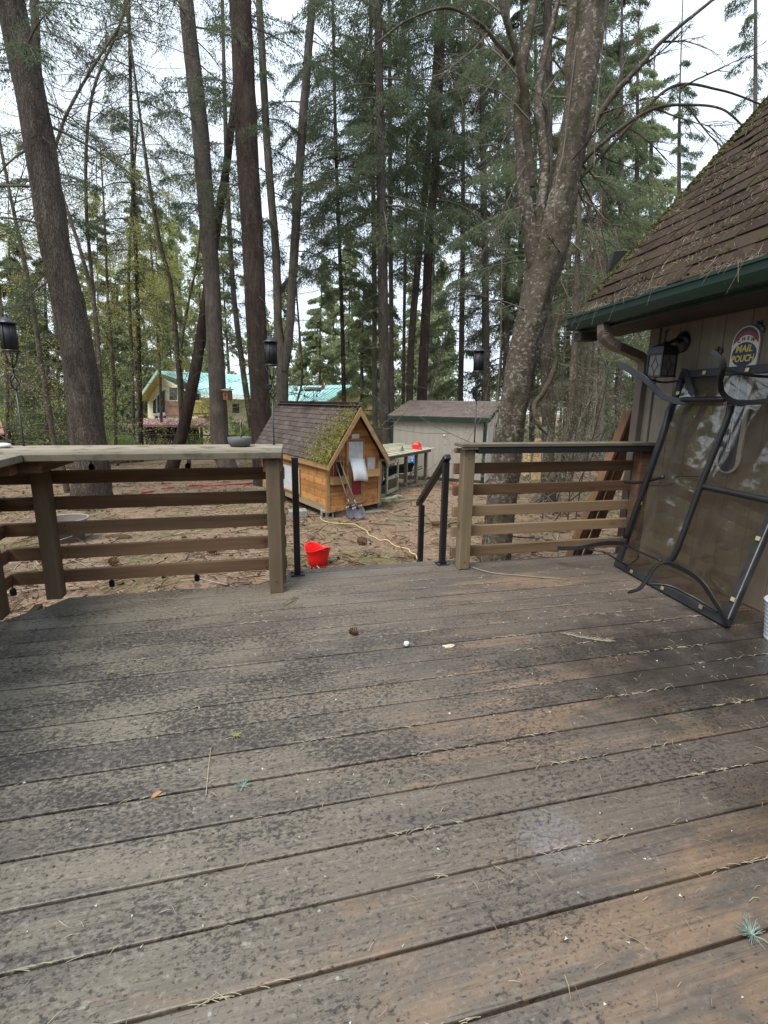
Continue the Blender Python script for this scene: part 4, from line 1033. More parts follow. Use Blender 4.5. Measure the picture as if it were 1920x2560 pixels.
n = 140; yl = -CO + np.abs(rg.normal(.2, .5, n)); s_ = rg.random(n)
Pn = np.array([ex, 0, CHE]) + up * (s_ * Ls)[:, None] + np.array([0, 1, 0]) * yl[:, None] + nn * .03
ax = unit(rg.normal(0, 1, (n, 3)) * np.array([.4, 1, .6])); Ln = rg.uniform(.04, .13, n)[:, None]
q_ = lines_obj('roof_needles', np.stack([Pn - ax * Ln, Pn + nn * .01, Pn + ax * Ln], 1), np.full((n, 3), .0022), MAT['needle_pale'], None, kind='stuff'); q_.parent = o
# front door, windows, sheets, flower boxes
def fbox(x0, y0, x1, y1, name, mat, off, th, par=coop, bevel=.002):
    a, zt_ = cfr(x0, y0); b_, zb_ = cfr(x1, y1); return MB().box(min(a, b_), max(a, b_), -off - th, -off, min(zt_, zb_), max(zt_, zb_)).build(name, mat, par, local=True, bevel=bevel)
def frame_f(x0, y0, x1, y1, wd, name, mat, off, th, par):
    a, zt_ = cfr(x0, y0); b_, zb_ = cfr(x1, y1); m = MB()
    m.box(a, b_, -off - th, -off, zt_ - wd, zt_); m.box(a, b_, -off - th, -off, zb_, zb_ + wd); m.box(a, a + wd, -off - th, -off, zb_ + wd, zt_ - wd); m.box(b_ - wd, b_, -off - th, -off, zb_ + wd, zt_ - wd)
    return m.build(name, mat, par, local=True, bevel=.002)
door = fbox(1125, 670, 1312, 1385, 'door', MAT['pine'], .001, .018)
frame_f(1110, 650, 1325, 1400, .025, 'door_frame', MAT['cedar'], .0, .03, door)
pw = fbox(1172, 1110, 1285, 1305, 'door_window', MAT['redin'], .0195, .004, door)
frame_f(1160, 1090, 1297, 1320, .018, 'window_frame', MAT['pine'], .0195, .008, pw)
fbox(1135, 685, 1308, 915, 'plastic_sheet', MAT['sheet'], .022, .004, coop)
# bulging flap
a, zt_ = cfr(1145, 890); b_, zb_ = cfr(1322, 1135); m = MB(); nn_ = 10
for i in range(nn_ + 1):
    s = i / nn_; zz = zt_ + (zb_ - zt_) * s; off = .03 + .09 * sin(s * pi * .62) ** 1.5
    for j in range(7):
        q = j / 6; m.v.append((a + (b_ - a) * q + .02 * s, -off - .025 * sin(q * pi) * sin(s * pi) - (.03 * s if j < 2 else 0), zz + .015 * sin(q * 3 + 1)))
m.f = [(i * 7 + j, i * 7 + j + 1, (i + 1) * 7 + j + 1, (i + 1) * 7 + j) for i in range(nn_) for j in range(6)]
fl = m.build('plastic_flap', MAT['sheet2'], coop, True, True); so = fl.modifiers.new('solid', 'SOLIDIFY'); so.thickness = .003
fbox(1180, 592, 1270, 645, 'paper_notice', MAT['white'], .001, .006)
for (x0, y0, x1, y1, ins, bx) in ((952, 912, 1082, 1112, MAT['redin'], (945, 1098, 1140, 1180)), (1352, 850, 1462, 1032, MAT['sheet'], (1345, 1012, 1505, 1086))):
    wp = fbox(x0, y0, x1, y1, 'window', ins, .001, .006); frame_f(x0, y0, x1, y1, .018, 'window_frame', MAT['cedar'], .0072, .014, wp)
    if ins is MAT['redin']: fbox(x0 + 50, y0 + 8, x1 - 12, y1 - 12, 'dark_pane', MAT['darkin'], .0073, .002, wp)
    a, zt_ = cfr(bx[0], bx[1], .08); b_, zb_ = cfr(bx[2], bx[3], .08); m = MB()
    m.box(a, b_, -.115, -.10, zb_, zt_); m.box(a, b_, -.099, -.008, zb_, zb_ + .012); m.box(a, a + .012, -.099, -.008, zb_ + .013, zt_); m.box(b_ - .012, b_, -.099, -.008, zb_ + .013, zt_)
    m.build('flower_box', MAT['pine'], coop, local=True, bevel=.002)
# side window
a, zt_ = csd(575, 1005); b_, zb_ = csd(350, 1230)
sw = MB().box(-.008, -.001, a + .02, b_, zb_ + .03, zt_).build('window', MAT['sheet'], coop, local=True)
m = MB(); m.box(-.024, -.0085, a, a + .025, zb_, zt_); m.box(-.024, -.0085, a + .026, b_, zb_, zb_ + .03); m.box(-.024, -.0085, b_ - .02, b_, zb_ + .031, zt_); m.build('window_frame', MAT['cedar_y'], sw, local=True, bevel=.002)
# weathervane: a small metal aeroplane on the ridge
def cw(p): return C0 + cf * p[0] + cs * p[1] + np.array([0, 0, p[2]])
za = zm(740, 940, 120 / 1659.)
bp = atplane(*za(620, 985), cw((CW / 2, 0, 0)), cf)
dv = (depth(bp)) / FPX * 120 / 1659.          # metres per enlarged pixel there
wv = thing('weathervane', 'model aeroplane weathervane with red tail fin on the coop ridge', 'weathervane', (bp[0], bp[1], CZ + CHR + .018))
MB().tube([(0, 0, 0), (0, 0, (985 - 560) * dv)], 8 * dv * 1.4, 6).build('pole', MAT['black'], wv, True, True)
hr = HR; toward = -HF
W0 = np.array(wv.location); zf0 = (985 - 500) * dv
def wvp(x, t_, z): return hr * (x - 620) * dv + toward * t_ * dv + np.array([0, 0, (985 - z) * dv])
MAT['olive'] = plain('weathered_olive_metal', (.14, .125, .085), .5, .3, .5, .3, 20)
MB().tube(curve([wvp(350, 340, 520), wvp(420, 280, 500), wvp(560, 120, 490), wvp(700, -60, 480), wvp(840, -260, 460), wvp(930, -380, 450)], 3), np.interp(np.linspace(0, 1, 16), [0, .08, .3, .6, 1], [30, 70, 82, 66, 14]) * dv, 10).build('fuselage', MAT['olive'], wv, True, True)
m = MB()
for sg_, xe, ze in ((-1, -60, 530), (1, 1440, 460)):
    m.prism([wvp(520, 180, 535), wvp(xe, 60 + 0, ze), wvp(xe + 30, 0, ze), wvp(640, -60, 520)], np.array([0, 0, 14 * dv]))
m.build('wing', MAT['olive'], wv, local=True)
m = MB(); m.prism([wvp(830, -250, 440), wvp(945, -390, 450), wvp(960, -395, 250), wvp(925, -350, 225), wvp(870, -300, 330)], toward * 12 * dv + hr * 8 * dv); m.build('tail_fin', MAT['signred'], wv, local=True)
MB().prism([wvp(920, -345, 345), wvp(945, -380, 345), wvp(945, -385, 255), wvp(925, -350, 245)], toward * 20 * dv + hr * 14 * dv).build('tail_marking', MAT['white'], wv, local=True)
m = MB(); m.prism([wvp(760, -330, 480), wvp(990, -250, 465), wvp(1000, -330, 465), wvp(800, -400, 475)], np.array([0, 0, 10 * dv])); m.build('tailplane', MAT['olive'], wv, local=True)
for (x, z) in ((60, 530), (250, 530), (790, 545), (860, 535)):
    m = MB(); m.tube([wvp(x, 120, z), wvp(x - 10, 220, z)], 34 * dv, 8); e_ = m.build('engine', MAT['olive'], wv, True, True)
    m = MB(); m.bar(wvp(x - 12, 228, z - 95), wvp(x - 12, 228, z + 95), 16 * dv, 6 * dv, tuple(toward)); m.bar(wvp(x - 80, 230, z + 30), wvp(x + 60, 230, z - 30), 16 * dv, 6 * dv, tuple(toward)); m.build('propeller', MAT['black'], e_, local=True)
for x in (325, 742):
    m = MB(); m.tube([wvp(x - 40, 140, 560), wvp(x, 160, 690)], 8 * dv, 5); m.tube([wvp(x - 20, 150, 712), wvp(x + 20, 150, 712)], 38 * dv, 12); m.build('wheel', MAT['blackmatte'], wv, True, True)

# stones and boards round the coop
def block_at(name, label, x0, y0, x1, y1, mat, h=.1, dp=.2, rot=0., cat='block', holes=False, group=None, ground=True):
    A = atg(*z6((x0 + x1) / 2, y1)); wdt = abs(x1 - x0) * (350 / 1659.) * depth(A) / FPX
    t = thing(name, label, cat, A, YAW + rot, group)
    m = MB().box(-wdt / 2, wdt / 2, 0, dp, -.02, h); m.build('block_body', mat, t, local=True, bevel=.006)
    if holes:
        for q in (-.25, .25): MB().box(wdt * q - wdt * .11, wdt * q + wdt * .11, -.004, -.001, h * .2, h * .75).build('hole', MAT['darkin'], t, local=True)
    return t
block_at('concrete_block', 'grey hollow concrete block under the front corner of the coop', 815, 1530, 968, 1588, MAT['concrete'], .13, .2, .15, holes=True)
block_at('paver', 'tilted grey paver stone left of the shovels', 975, 1480, 1150, 1560, MAT['concrete'], .12, .22, .3, 'stone')
block_at('paver', 'small grey stone right of the shovels near the run', 1385, 1400, 1500, 1455, MAT['concrete'], .09, .16, -.4, 'stone')
block_at('concrete_block', 'pale block under the left side of the coop', 450, 1522, 660, 1590, MAT['concrete'], .12, .25, .3)
block_at('floor_board', 'flat grey board lying on the ground in front of the run', 1290, 1480, 1600, 1530, MAT['greywood'], .02, .35, .35, 'board')
block_at('paver', 'brown flat stone between the coop and the run door', 1480, 1370, 1640, 1425, MAT['greywood'], .05, .2, -.2, 'stone')
block_at('concrete_block', 'small upright grey stone behind the shovel blades', 1145, 1430, 1245, 1500, MAT['concrete'], .15, .1, .2, 'stone')
A = atg(*zm(560, 800, 680 / 1659.)(1130, 1108)); t = thing('floor_board', 'long narrow board on the ground before the chicken run', 'board', A, .25)
MB().box(-.32, .38, 0, .05, 0, .05).build('board_body', MAT['greywood'], t, local=True, bevel=.004)
A = atg(*zm(940, 990, 320 / 1659.)(230, 1335)); t = thing('floor_board', 'short pale plank at the foot of the run door', 'board', A, .7)
MB().box(-.3, .3, 0, .12, .0, .035).build('board_body', MAT['lichenwood'], t, local=True, bevel=.004)

# two shovels leaning on the coop
MAT['shaft'] = plain('grey_wood_shaft', (.21, .165, .13), .7)
def shovel(label, bx, by, tx, ty, wd, gzoff=0.):
    B_ = atg(*z6(bx, by)); T_ = atplane(*z6(tx, ty), C0 - cs * .10, cs)
    t = thing('shovel', label, 'shovel', B_, 0, 'shovels leaning on the coop')
    d = T_ - B_; L = np.linalg.norm(d); d /= L; rgt = np.cross(d, toward); rgt /= np.linalg.norm(rgt); fr = np.cross(rgt, d)
    s0 = .26
    MB().tube([B_ + d * (s0 - .03), B_ + d * (L * .5) + fr * .01, T_], [.014, .011, .011], 8).build('shaft', MAT['shaft'], t, True)
    g_ = T_ + d * .02
    MB().tube([T_ - d * .01, T_ + d * .05 + rgt * .045, T_ + d * .10 + rgt * .045, T_ + d * .10 - rgt * .045, T_ + d * .05 - rgt * .045, T_ - d * .01], .009, 6).build('grip', MAT['shaft'], t, True)
    m = MB(); rows_ = 8; cols = 7
    for i in range(rows_):
        s = i / (rows_ - 1); hw_ = wd * (.5 if s > .35 else .5 * sqrt(max(0.02, 1 - ((.35 - s) / .35) ** 2 * .75)))
        if s > .85: hw_ *= .85
        for j in range(cols):
            q = j / (cols - 1) * 2 - 1; m.v.append(tuple(B_ + d * (s * .235 + .005) + rgt * hw_ * q + fr * (.03 * q * q + .05 * (1 - s) ** 2)))
    m.f = [(i * cols + j, i * cols + j + 1, (i + 1) * cols + j + 1, (i + 1) * cols + j) for i in range(rows_ - 1) for j in range(cols - 1)]
    bl = m.build('blade', MAT['steel'], t, True); so = bl.modifiers.new('solid', 'SOLIDIFY'); so.thickness = .004
    MB().tube([B_ + d * .2 + fr * .012, B_ + d * .36 + fr * .008], [.022, .018], 8).build('blade_socket', MAT['steel'], t, True)
shovel('shovel leaning on the coop whose long handle reaches the eave', 1300, 1600, 1022, 862, .21)
shovel('shovel leaning on the coop with lower handle and dark blade', 1215, 1590, 985, 925, .19)

# ================================================================== CHICKEN RUN
z7 = zm(940, 990, 320 / 1659.)
R0 = atg(*z7(75, 1325)); R1 = atg(*z7(685, 1135))
rd = R1 - R0; rd[2] = 0; RL = np.linalg.norm(rd); rd /= RL; rb = np.array([-rd[1], rd[0], 0])
if rb @ HF < 0: rb = -rb
run = thing('chicken_run', 'wire netted chicken run with weathered board roof beside the coop', 'chicken run', R0, math.atan2(rd[1], rd[0]))
def rp(x, y):
    P = atplane(*z7(x, y), R0, np.cross(rd, [0, 0, 1])); return (P - R0) @ rd, P[2] - R0[2]
RZt = rp(660, 690)[1]; RZn = rp(160, 765)[1]; RZT = .5 * (RZt + RZn)
def zbase(u): return (R1[2] - R0[2]) * u / RL
def ztop(u): return RZn + (RZt - RZn) * (u - .3) / (RL - .3)
def rpost(u, wdt, v0=0., name='post', mat=None, zt_=None):
    return MB().box(u - wdt / 2, u + wdt / 2, v0 - .02, v0 + .05, zbase(u) - .05, ztop(u) - .02 if zt_ is None else zt_).build(name, mat or MAT['greywood'], run, local=True, bevel=.003)
ups = [rp(60, 1200)[0] - .05, rp(388, 1200)[0], rp(520, 1150)[0], rp(642, 1100)[0]]
for u in ups: rpost(u, .075); rpost(u, .075, .9)
for v0 in (0., .9):
    a, b_ = (-.25, zbase(-.25)), (RL + .05, zbase(RL))
    MB().bar((a[0], v0, a[1] + .02), (b_[0], v0, b_[1] + .05), .045, .12).build('base_rail', MAT['greywood'], run, local=True, bevel=.004)
    MB().bar((-.3, v0, ztop(-.3) - .06), (RL + .02, v0, ztop(RL) - .06), .05, .07).build('top_rail', MAT['greywood'], run, local=True, bevel=.004)
nb = 9
for i in range(nb):
    v0 = -.08 + i * .125
    MB().bar((-.5, v0, ztop(-.5) + random.uniform(-.004, .004) + .01 * i), (RL + .15 + random.uniform(-.1, .06), v0, ztop(RL) + .01 * i), .118, .02).build('roof_board', MAT['lichenwood'], run, local=True, bevel=.003)
# door
d0, d1 = rp(112, 1000)[0], rp(262, 1000)[0]
dr = MB(); zb = zbase(d0) + .06; zt_ = ztop(d0) - .13
dr.box(d0, d0 + .05, -.06, -.025, zb, zt_); dr.box(d1 - .05, d1, -.06, -.025, zb, zt_); dr.box(d0 + .051, d1 - .051, -.06, -.025, zt_ - .06, zt_); dr.box(d0 + .051, d1 - .051, -.06, -.025, zb, zb + .07)
zmid = rp(190, 1045)[1]; dr.box(d0 + .051, d1 - .051, -.06, -.025, zmid - .03, zmid + .03)
dro = dr.build('door', MAT['lichenwood'], run, local=True, bevel=.003)
# netting
net = []; 
for u in np.arange(-.2, RL, .05): net.append([(u, .03, zbase(u)), (u, .03, ztop(u) - .05)])
for s in np.arange(0.05, 1, .055): net.append([(-.2, .03, zbase(-.2) + s * (ztop(0) - .05 - zbase(0))), (RL, .03, zbase(RL) + s * (ztop(RL) - .05 - zbase(RL)))])
net = np.array(net, float); P3 = np.stack([net[:, 0], net.mean(1), net[:, 1]], 1)
q_ = lines_obj('wire_netting', P3, np.full((len(P3), 3), .0013), MAT['steel'], None, kind='stuff'); q_.parent = run
def rw(u, v0, z): return R0 + rd * u + rb * v0 + np.array([0, 0, z])
# things in and on the run
cpos = rp(555, 670)[0]; Pc = rw(cpos, .05, ztop(cpos) + .012)
t = thing('red_crate', 'red slotted plastic container on the run roof', 'container', Pc, math.atan2(rd[1], rd[0]))
m = MB(); wv_, hv = .125, .17
MB().add([(-wv_, -.1, 0), (wv_, -.1, 0), (wv_, .1, 0), (-wv_, .1, 0), (-wv_ * .85, -.08, hv * .75), (wv_ * .85, -.08, hv * .75), (wv_ * .85, .08, hv * .75), (-wv_ * .85, .08, hv * .75), (-wv_ * .6, -.05, hv), (wv_ * .6, -.05, hv), (wv_ * .6, .05, hv), (-wv_ * .6, .05, hv)],
         [(3, 2, 1, 0), (0, 1, 5, 4), (1, 2, 6, 5), (2, 3, 7, 6), (3, 0, 4, 7), (4, 5, 9, 8), (5, 6, 10, 9), (6, 7, 11, 10), (7, 4, 8, 11), (8, 9, 10, 11)]).build('crate_body', MAT['red'], t, local=True, bevel=.012)
MAT['pink'] = plain('pale_red_edge', (.80, .22, .18), .5)
for q in (-.06, .06): 
    MB().tube([(q - .03, -.104, .012), (q - .03, -.104, .04), (q, -.1035, .055), (q + .03, -.104, .04), (q + .03, -.104, .012)], .007, 5).build('slot_edge', MAT['pink'], t, True, True)
MB().tube([(-.07, 0, hv - .004), (-.05, 0, hv + .012), (.05, 0, hv + .012), (.07, 0, hv - .004)], .008, 6).build('carry_handle', MAT['pink'], t, True, True)
MAT['conegreen'] = plain('verdigris_cone', (.15, .16, .10), .8, 0, .2, .4, 15)
for i, (x, y, v0, lab, mt) in enumerate([(383, 690, .08, 'small green cone figure on the run roof left of the red container', 'conegreen'), (640, 645, .3, 'small grey cone figure on the run roof right of the red container', 'conegreen'), (268, 625, .75, 'brown cone figure at the back of the run roof', 'cone')]):
    u = rp(x, y)[0]; P = rw(u + (0 if v0 < .2 else (-.12 if v0 < .5 else -.62)), v0, ztop(u) + .012 + .08 * v0)
    t = thing('cone_figure', lab, 'ornament', P, .3, 'cone figures on the run roof'); m = MB()
    MB().lathe([(.042, 0), (.036, .03), (.04, .032), (.027, .065), (.03, .067), (.012, .11), (1e-7, .13)], n=9).build('cone_body', MAT[mt], t, local=True)
    MB().box(-.04, .04, -.04, .04, -.004, .004).build('cone_base', MAT['black'], t, local=True)
# tyre and dark barrow inside the run
P = rw(rp(305, 1100)[0], .45, .04); t = thing('tyre', 'old black tyre standing upright inside the chicken run', 'tyre', P, math.atan2(HR[1], HR[0]))
RT = .30; prof = []
m = MB(); nseg = 28
for i in range(nseg):
    a = 2 * pi * i / nseg
    for r_, y_ in ((RT, -.035), (RT, .035), (RT - .03, .05), (RT - .085, .04), (RT - .085, -.04), (RT - .03, -.05)): m.v.append((r_ * cos(a) * .62, y_, RT + r_ * sin(a)))
for i in range(nseg):
    for j in range(6): m.f.append((i * 6 + j, i * 6 + (j + 1) % 6, ((i + 1) % nseg) * 6 + (j + 1) % 6, ((i + 1) % nseg) * 6 + j))
m.build('tread', MAT['blackmatte'], t, True, True)
MB().tube([(RT * .42 * cos(a), -.052, RT + RT * .68 * sin(a)) for a in np.linspace(0, 2 * pi, 25)], .006, 5).build('bead', MAT['dgrey'], t, True, True)
P = rw(rp(570, 1100)[0] - .1, .5, -.02); t = thing('barrow', 'black plastic wheelbarrow tray parked inside the chicken run', 'wheelbarrow', P, math.atan2(HR[1], HR[0]))
MB().add([(-.28, -.15, .16), (.28, -.15, .22), (.28, .2, .22), (-.28, .2, .16), (-.42, -.22, .27), (.34, -.22, .42), (.34, .26, .42), (-.42, .26, .27)], [(3, 2, 1, 0), (0, 1, 5, 4), (1, 2, 6, 5), (2, 3, 7, 6), (3, 0, 4, 7)]).build('tray', MAT['blackmatte'], t, local=True)
MB().tube([(-.3, -.12, .12), (-.3, -.07, .12)], .12, 14).build('wheel', MAT['blackmatte'], t, True, True)
for y_ in (-.16, .2): MB().tube([(-.3, y_ * .6, .12), (.1, y_, .15), (.24, y_, .0), (.28, y_, .18), (.55, y_, .33)], .012, 6).build('leg', MAT['dgrey'], t, True, True)

# ================================================================== SHED
SX, SY_, SZ, STH = 5.955, 12.509, -.893, 2.506
SWD, SL, SHE, SHR, SOV, SEV = 3.236, 2.747, 1.744, 2.128, .075, .129
sf = np.array([cos(STH), sin(STH), 0]); ss = np.array([sf[1], -sf[0], 0])
shed = thing('shed', 'taupe garden shed with dark green trim and grey shingle roof', 'shed', (SX, SY_, SZ), STH)
# local x along the long front wall (to the left), local y = -ss  -> depth is -y
def sb(x0, x1, d0, d1, z0, z1): return MB().box(x0, x1, -d1, -d0, z0, z1)
MB().prism([(0.01, 0, 0.0), (0.01, 0, SHE), (.01, -SWD / 2, SHR - .03), (.01, -SWD, SHE), (.01, -SWD, 0)], (SL - .02, 0, 0)).build('wall', MAT['shedend'], shed, local=True)
x = .09
while x < SL - .02:
    wdt = min(.2, SL - .0 - x); sb(x + .0015, x + wdt - .0015, -.006, -.0005, .06, SHE - .02).build('siding_panel', MAT['shedwall'], shed, local=True); x += wdt
for (x0, x1, d0, d1) in ((-.004, .085, -.028, -.0), (SL - .06, SL + .02, -.028, 0)): sb(x0, x1, d0, d1, .0, SHE - .01).build('corner_trim', MAT['green'], shed, local=True, bevel=.003)
sb(-.03, .009, 0.001, .09, 0, SHE - .01).build('corner_trim', MAT['shedend'], shed, local=True)
sb(-.01, SL + .01, -.02, -.013, -.05, .055).build('skirt_board', MAT['soffit'], shed, local=True)
sl2_ = (SHR - SHE) / (SWD / 2)
for sgn in (0, 1):
    d_e = -SEV if sgn == 0 else SWD + SEV; zee = SHE - .0 - sl2_ * SEV
    ro = MB().prism([(-SOV, -d_e, zee + .03), (SL + SOV, -d_e, zee + .03), (SL + SOV, -SWD / 2, SHR + .03), (-SOV, -SWD / 2, SHR + .03)], (0, 0, -.03)).build('roof', MAT['shingle_shed'], shed, local=True)
    MB().box(-SOV, SL + SOV, -d_e - .012, -d_e + .012, zee - .075, zee + .02).build('fascia', MAT['green'], shed, local=True)
    m = MB()
    for xx in (-SOV - .02, SL + SOV):
        m.prism([(xx, -d_e, zee + .02), (xx, -SWD / 2, SHR + .02), (xx, -SWD / 2, SHR - .08), (xx, -d_e, zee - .075)], (.02, 0, 0))
    m.build('barge_board', MAT['green'], shed, local=True)
    if sgn == 0:
        up = np.array([0, -(SWD / 2 + SEV), SHR - zee]); Ls3 = np.linalg.norm(up); up = up / Ls3; n3 = np.array([0, up[2], -up[1]])
        lay_local(ro, MAT['shingle_shed'], (SL + SOV, SEV, zee + .03), (-1, 0, 0), up, n3, SL + 2 * SOV, 13, Ls3 / 13, (.1, .16, .22), 31, 0)
rg = np.random.default_rng(5); n = 160
Pm = np.stack([rg.normal(.45, .18, n), SEV - 0 - rg.normal(.75, .2, n), np.zeros(n)], 1); Pm[:, 2] = SHE - sl2_ * SEV + .05 + sl2_ * (SEV - Pm[:, 1])
q_ = quads_obj('roof_debris', cards(Pm, unit(rg.normal(0, 1, (n, 3)) * [1, 1, .2]), .06, .02, rg), MAT['needle_pale'], None, kind='stuff'); q_.parent = shed
# blue plate on the shed wall, seen through the run
Np = ss; Pp = atplane(*zm(980, 1080, 140 / 1659.)(600, 840), np.array([SX, SY_, SZ]) - ss * .02, ss)
t = thing('blue_plate', 'small light blue sign plate on the shed wall behind the run', 'sign', Pp, STH)
MB().box(-.085, .085, .0, .006, -.105, .105).build('plate', MAT['blueplate'], t, local=True)
for (a, b_, c_, d_) in ((-.05, .06, .055, .07), (-.06, .05, .085, .095), (-.055, .06, -.085, -.075), (-.02, .02, -.02, .02)): MB().box(a, b_, .0062, .0075, c_, d_).build('plate_marking', MAT['white'], t, local=True)
Pp = atplane(*z7(883, 512), np.array([SX, SY_, SZ]) - ss * .02, ss); t = thing('vent_cap', 'tiny white disc on the middle of the shed wall', 'vent', Pp, STH)
m = MB().lathe([(.022, 0), (.022, .01), (.012, .016), (1e-7, .017)], n=10); m.v = [(x, z, -y) for x, y, z in m.v]; m.build('disc', MAT['white'], t, True, True)
m = MB().lathe([(.028, 0), (.028, .004), (1e-7, .0045)], n=10); m.v = [(x, z, -y) for x, y, z in m.v]; m.build('disc_plate', MAT['white'], t, True, True)

# ================================================================== YARD THINGS
P = atg(795, 1415)
t = thing('bucket', 'bright red flexible tub with two handle holes on the ground', 'bucket', P, YAW)
wb = 64 * depth(P) / FPX; m = MB(); nseg = 36; hb = .235
def rimz(a): return .0 + .028 * cos(2 * (a - 2.4)) - .006 * cos(a)
rows_ = [(.68, 0), (.73, .01), (.83, .5), (.96, .93), (1.04, 1.0), (.99, 1.0), (.93, .93), (.79, .5), (.68, .03)]
for r_, s in rows_:
    for j in range(nseg):
        a = 2 * pi * j / nseg; m.v.append((wb / 2 * r_ * cos(a), wb / 2 * r_ * .97 * sin(a), hb * s + rimz(a) * s * s))
nr = len(rows_)
skip = set()
for i in range(nr - 1):
    for j in range(nseg):
        if i in (2, 6) and j in (7, 8, 9, 10, 25, 26, 27, 28) and False: continue
        m.f.append((i * nseg + j, i * nseg + (j + 1) % nseg, (i + 1) * nseg + (j + 1) % nseg, (i + 1) * nseg + j))
m.f.append(tuple(range(nseg - 1, -1, -1))); m.f.append(tuple(range((nr - 1) * nseg, nr * nseg)))
m.build('tub', MAT['red'], t, True, True)
for a in (2.4 - pi, 2.4):
    c_ = np.array([wb / 2 * .93 * cos(a), wb / 2 * .9 * sin(a), hb * .90 + rimz(a)])
    tg = np.array([-sin(a), cos(a), 0]); ou = np.array([cos(a), sin(a), 0])
    MB().tube([c_ + tg * .045 * cos(q) + np.array([0, 0, .014 * sin(q)]) + ou * .004 for q in np.linspace(0, 2 * pi, 17)], .006, 6).build('handle', MAT['red'], t, True, True)
    MB().prism([c_ + tg * .036 * cos(q) + np.array([0, 0, .009 * sin(q)]) + ou * .001 for q in np.linspace(0, 2 * pi, 12, endpoint=False)], ou * .004).build('handle_hole', MAT['redin'], t, local=True)

# yellow cord from the coop to the steps
zg = zm(700, 1230, 500 / 1659.)
cp_ = [(335, 212), (350, 240), (420, 262), (520, 270), (620, 275), (660, 300), (715, 325), (740, 365), (790, 385), (825, 408), (890, 405), (930, 440), (990, 465), (1060, 480), (1085, 512), (1125, 530), (1138, 568)]
pts = curve([atg(*zg(x, y)) + np.array([0, 0, .015]) for x, y in cp_], 4)
cord = MB().tube(pts, .0058, 6).build('extension_cord', MAT['yellow'], None, True); tag(cord, 'yellow cord snaking over the needles from the coop to the stairs', 'cord')
# faded red hose bits, left yard
for i, (pl, lab) in enumerate([([(770, 383), (800, 378), (840, 372)], 'short red hose piece on the ground nearest the big trunk'), ([(880, 357), (915, 355), (950, 351)], 'tiny red hose piece between the two other red hose pieces on the left'), ([(1030, 341), (1090, 339), (1150, 342), (1250, 336), (1320, 332), (1385, 327)], 'long red hose on the ground left of the coop')]):
    o = MB().tube(curve([atg(x * 760 / 1659., 1060 + y * 500 / 1091.) + np.array([0, 0, .03]) for x, y in pl], 4), .02, 6).build('hose', MAT['redhose'], None, True); tag(o, lab, 'hose')
o = MB().tube(curve([atg(*z7(x, y)) + np.array([0, 0, .03]) for x, y in ((960, 1140), (1000, 1150), (1060, 1158), (1095, 1160))], 4), .02, 6).build('hose', MAT['redhose'], None, True); tag(o, 'red hose on the ground before the shed', 'hose')
# dark cables behind the right railing
z8 = zm(1140, 1060, 500 / 1659.)
o = MB().tube(curve([atg(*z8(x, y)) + np.array([0, 0, .02]) for x, y in ((455, 940), (520, 950), (640, 957), (760, 975), (900, 985), (1100, 985))], 4), .012, 6).build('cable', MAT['blackmatte'], None, True); tag(o, 'black cable on the ground behind the right railing', 'cable')
o = MB().tube(curve([atg(*zg(x, y)) + np.array([0, 0, .02]) for x, y in ((1480, 262), (1420, 268), (1395, 285), (1420, 300), (1480, 310), (1560, 318))], 4), .01, 6).build('cable', MAT['blackmatte'], None, True); tag(o, 'black cable loop on the ground right of the handrail', 'cable')
# big round planter tub
P = atg(169, 1352); zp5 = zm(0, 1100, 400 / 1659.)
rt = 52 * depth(P) / FPX; hp = atplane(169, 1296, P, HF)[2] - P[2]
t = thing('planter_tub', 'large faded brown round planter tub behind the left railing', 'planter', P)
MB().lathe([(rt * .70, 0), (rt * .72, .01), (rt * .90, hp * .9), (rt * .98, hp * .92), (rt * 1.0, hp * .96), (rt * .98, hp), (rt * .93, hp), (rt * .90, hp * .97), (rt * .76, hp * .42), (1e-7, hp * .40)], n=36).build('tub', MAT['pot'], t, True, True)
MB().lathe([(rt * .93, hp * .985), (rt * .95, hp * 1.02), (rt * 1.0, hp * 1.02), (rt * 1.015, hp * .98), (rt * 1.0, hp * .94)], n=36, closed=True).build('rim', MAT['potrim'], t, True, True)
MB().lathe([(rt * .77, hp * .44), (rt * .5, hp * .48), (1e-7, hp * .47)], n=24).build('soil', MAT['soil'], t, True, True)
# stone by the coop, dark lump in the yard
def stone(label, x, y, r, mat, sq=(1, .8, .6), cat='stone', seed=0):
    P = atg(x, y); rr_ = random.Random(seed); t = thing('stone', label, cat, P, rr_.random() * 3)
    for q in range(1):
        m = MB().lathe([(r * .5, -.3 * r)] + [(r * cos(a) * (1 + rr_.uniform(-.1, .1)), r * sin(a)) for a in np.linspace(-.2, 1.3, 6)] + [(1e-7, r)], n=10)
        m.v = [(x_ * sq[0] * (1 + .12 * sin(y_ * 30 / max(r, .05) * .1 + seed)), y_ * sq[1], z_ * sq[2]) for x_, y_, z_ in m.v]; m.build('stone_body', mat, t, True, True)
stone('rounded grey stone on the ground left of the coop', 587, 1165, .24, MAT['concrete'], seed=1)
stone('dark brown lump of bark on the bare ground beyond the railing', 297, 1346, .13, MAT['needle_dark'], (1.6, .6, .5), 'bark', 2)
stone('dark stone beside the plywood board behind the right railing', 1325, 1196, .2, MAT['dgrey'], (1.4, .8, .6), seed=4)
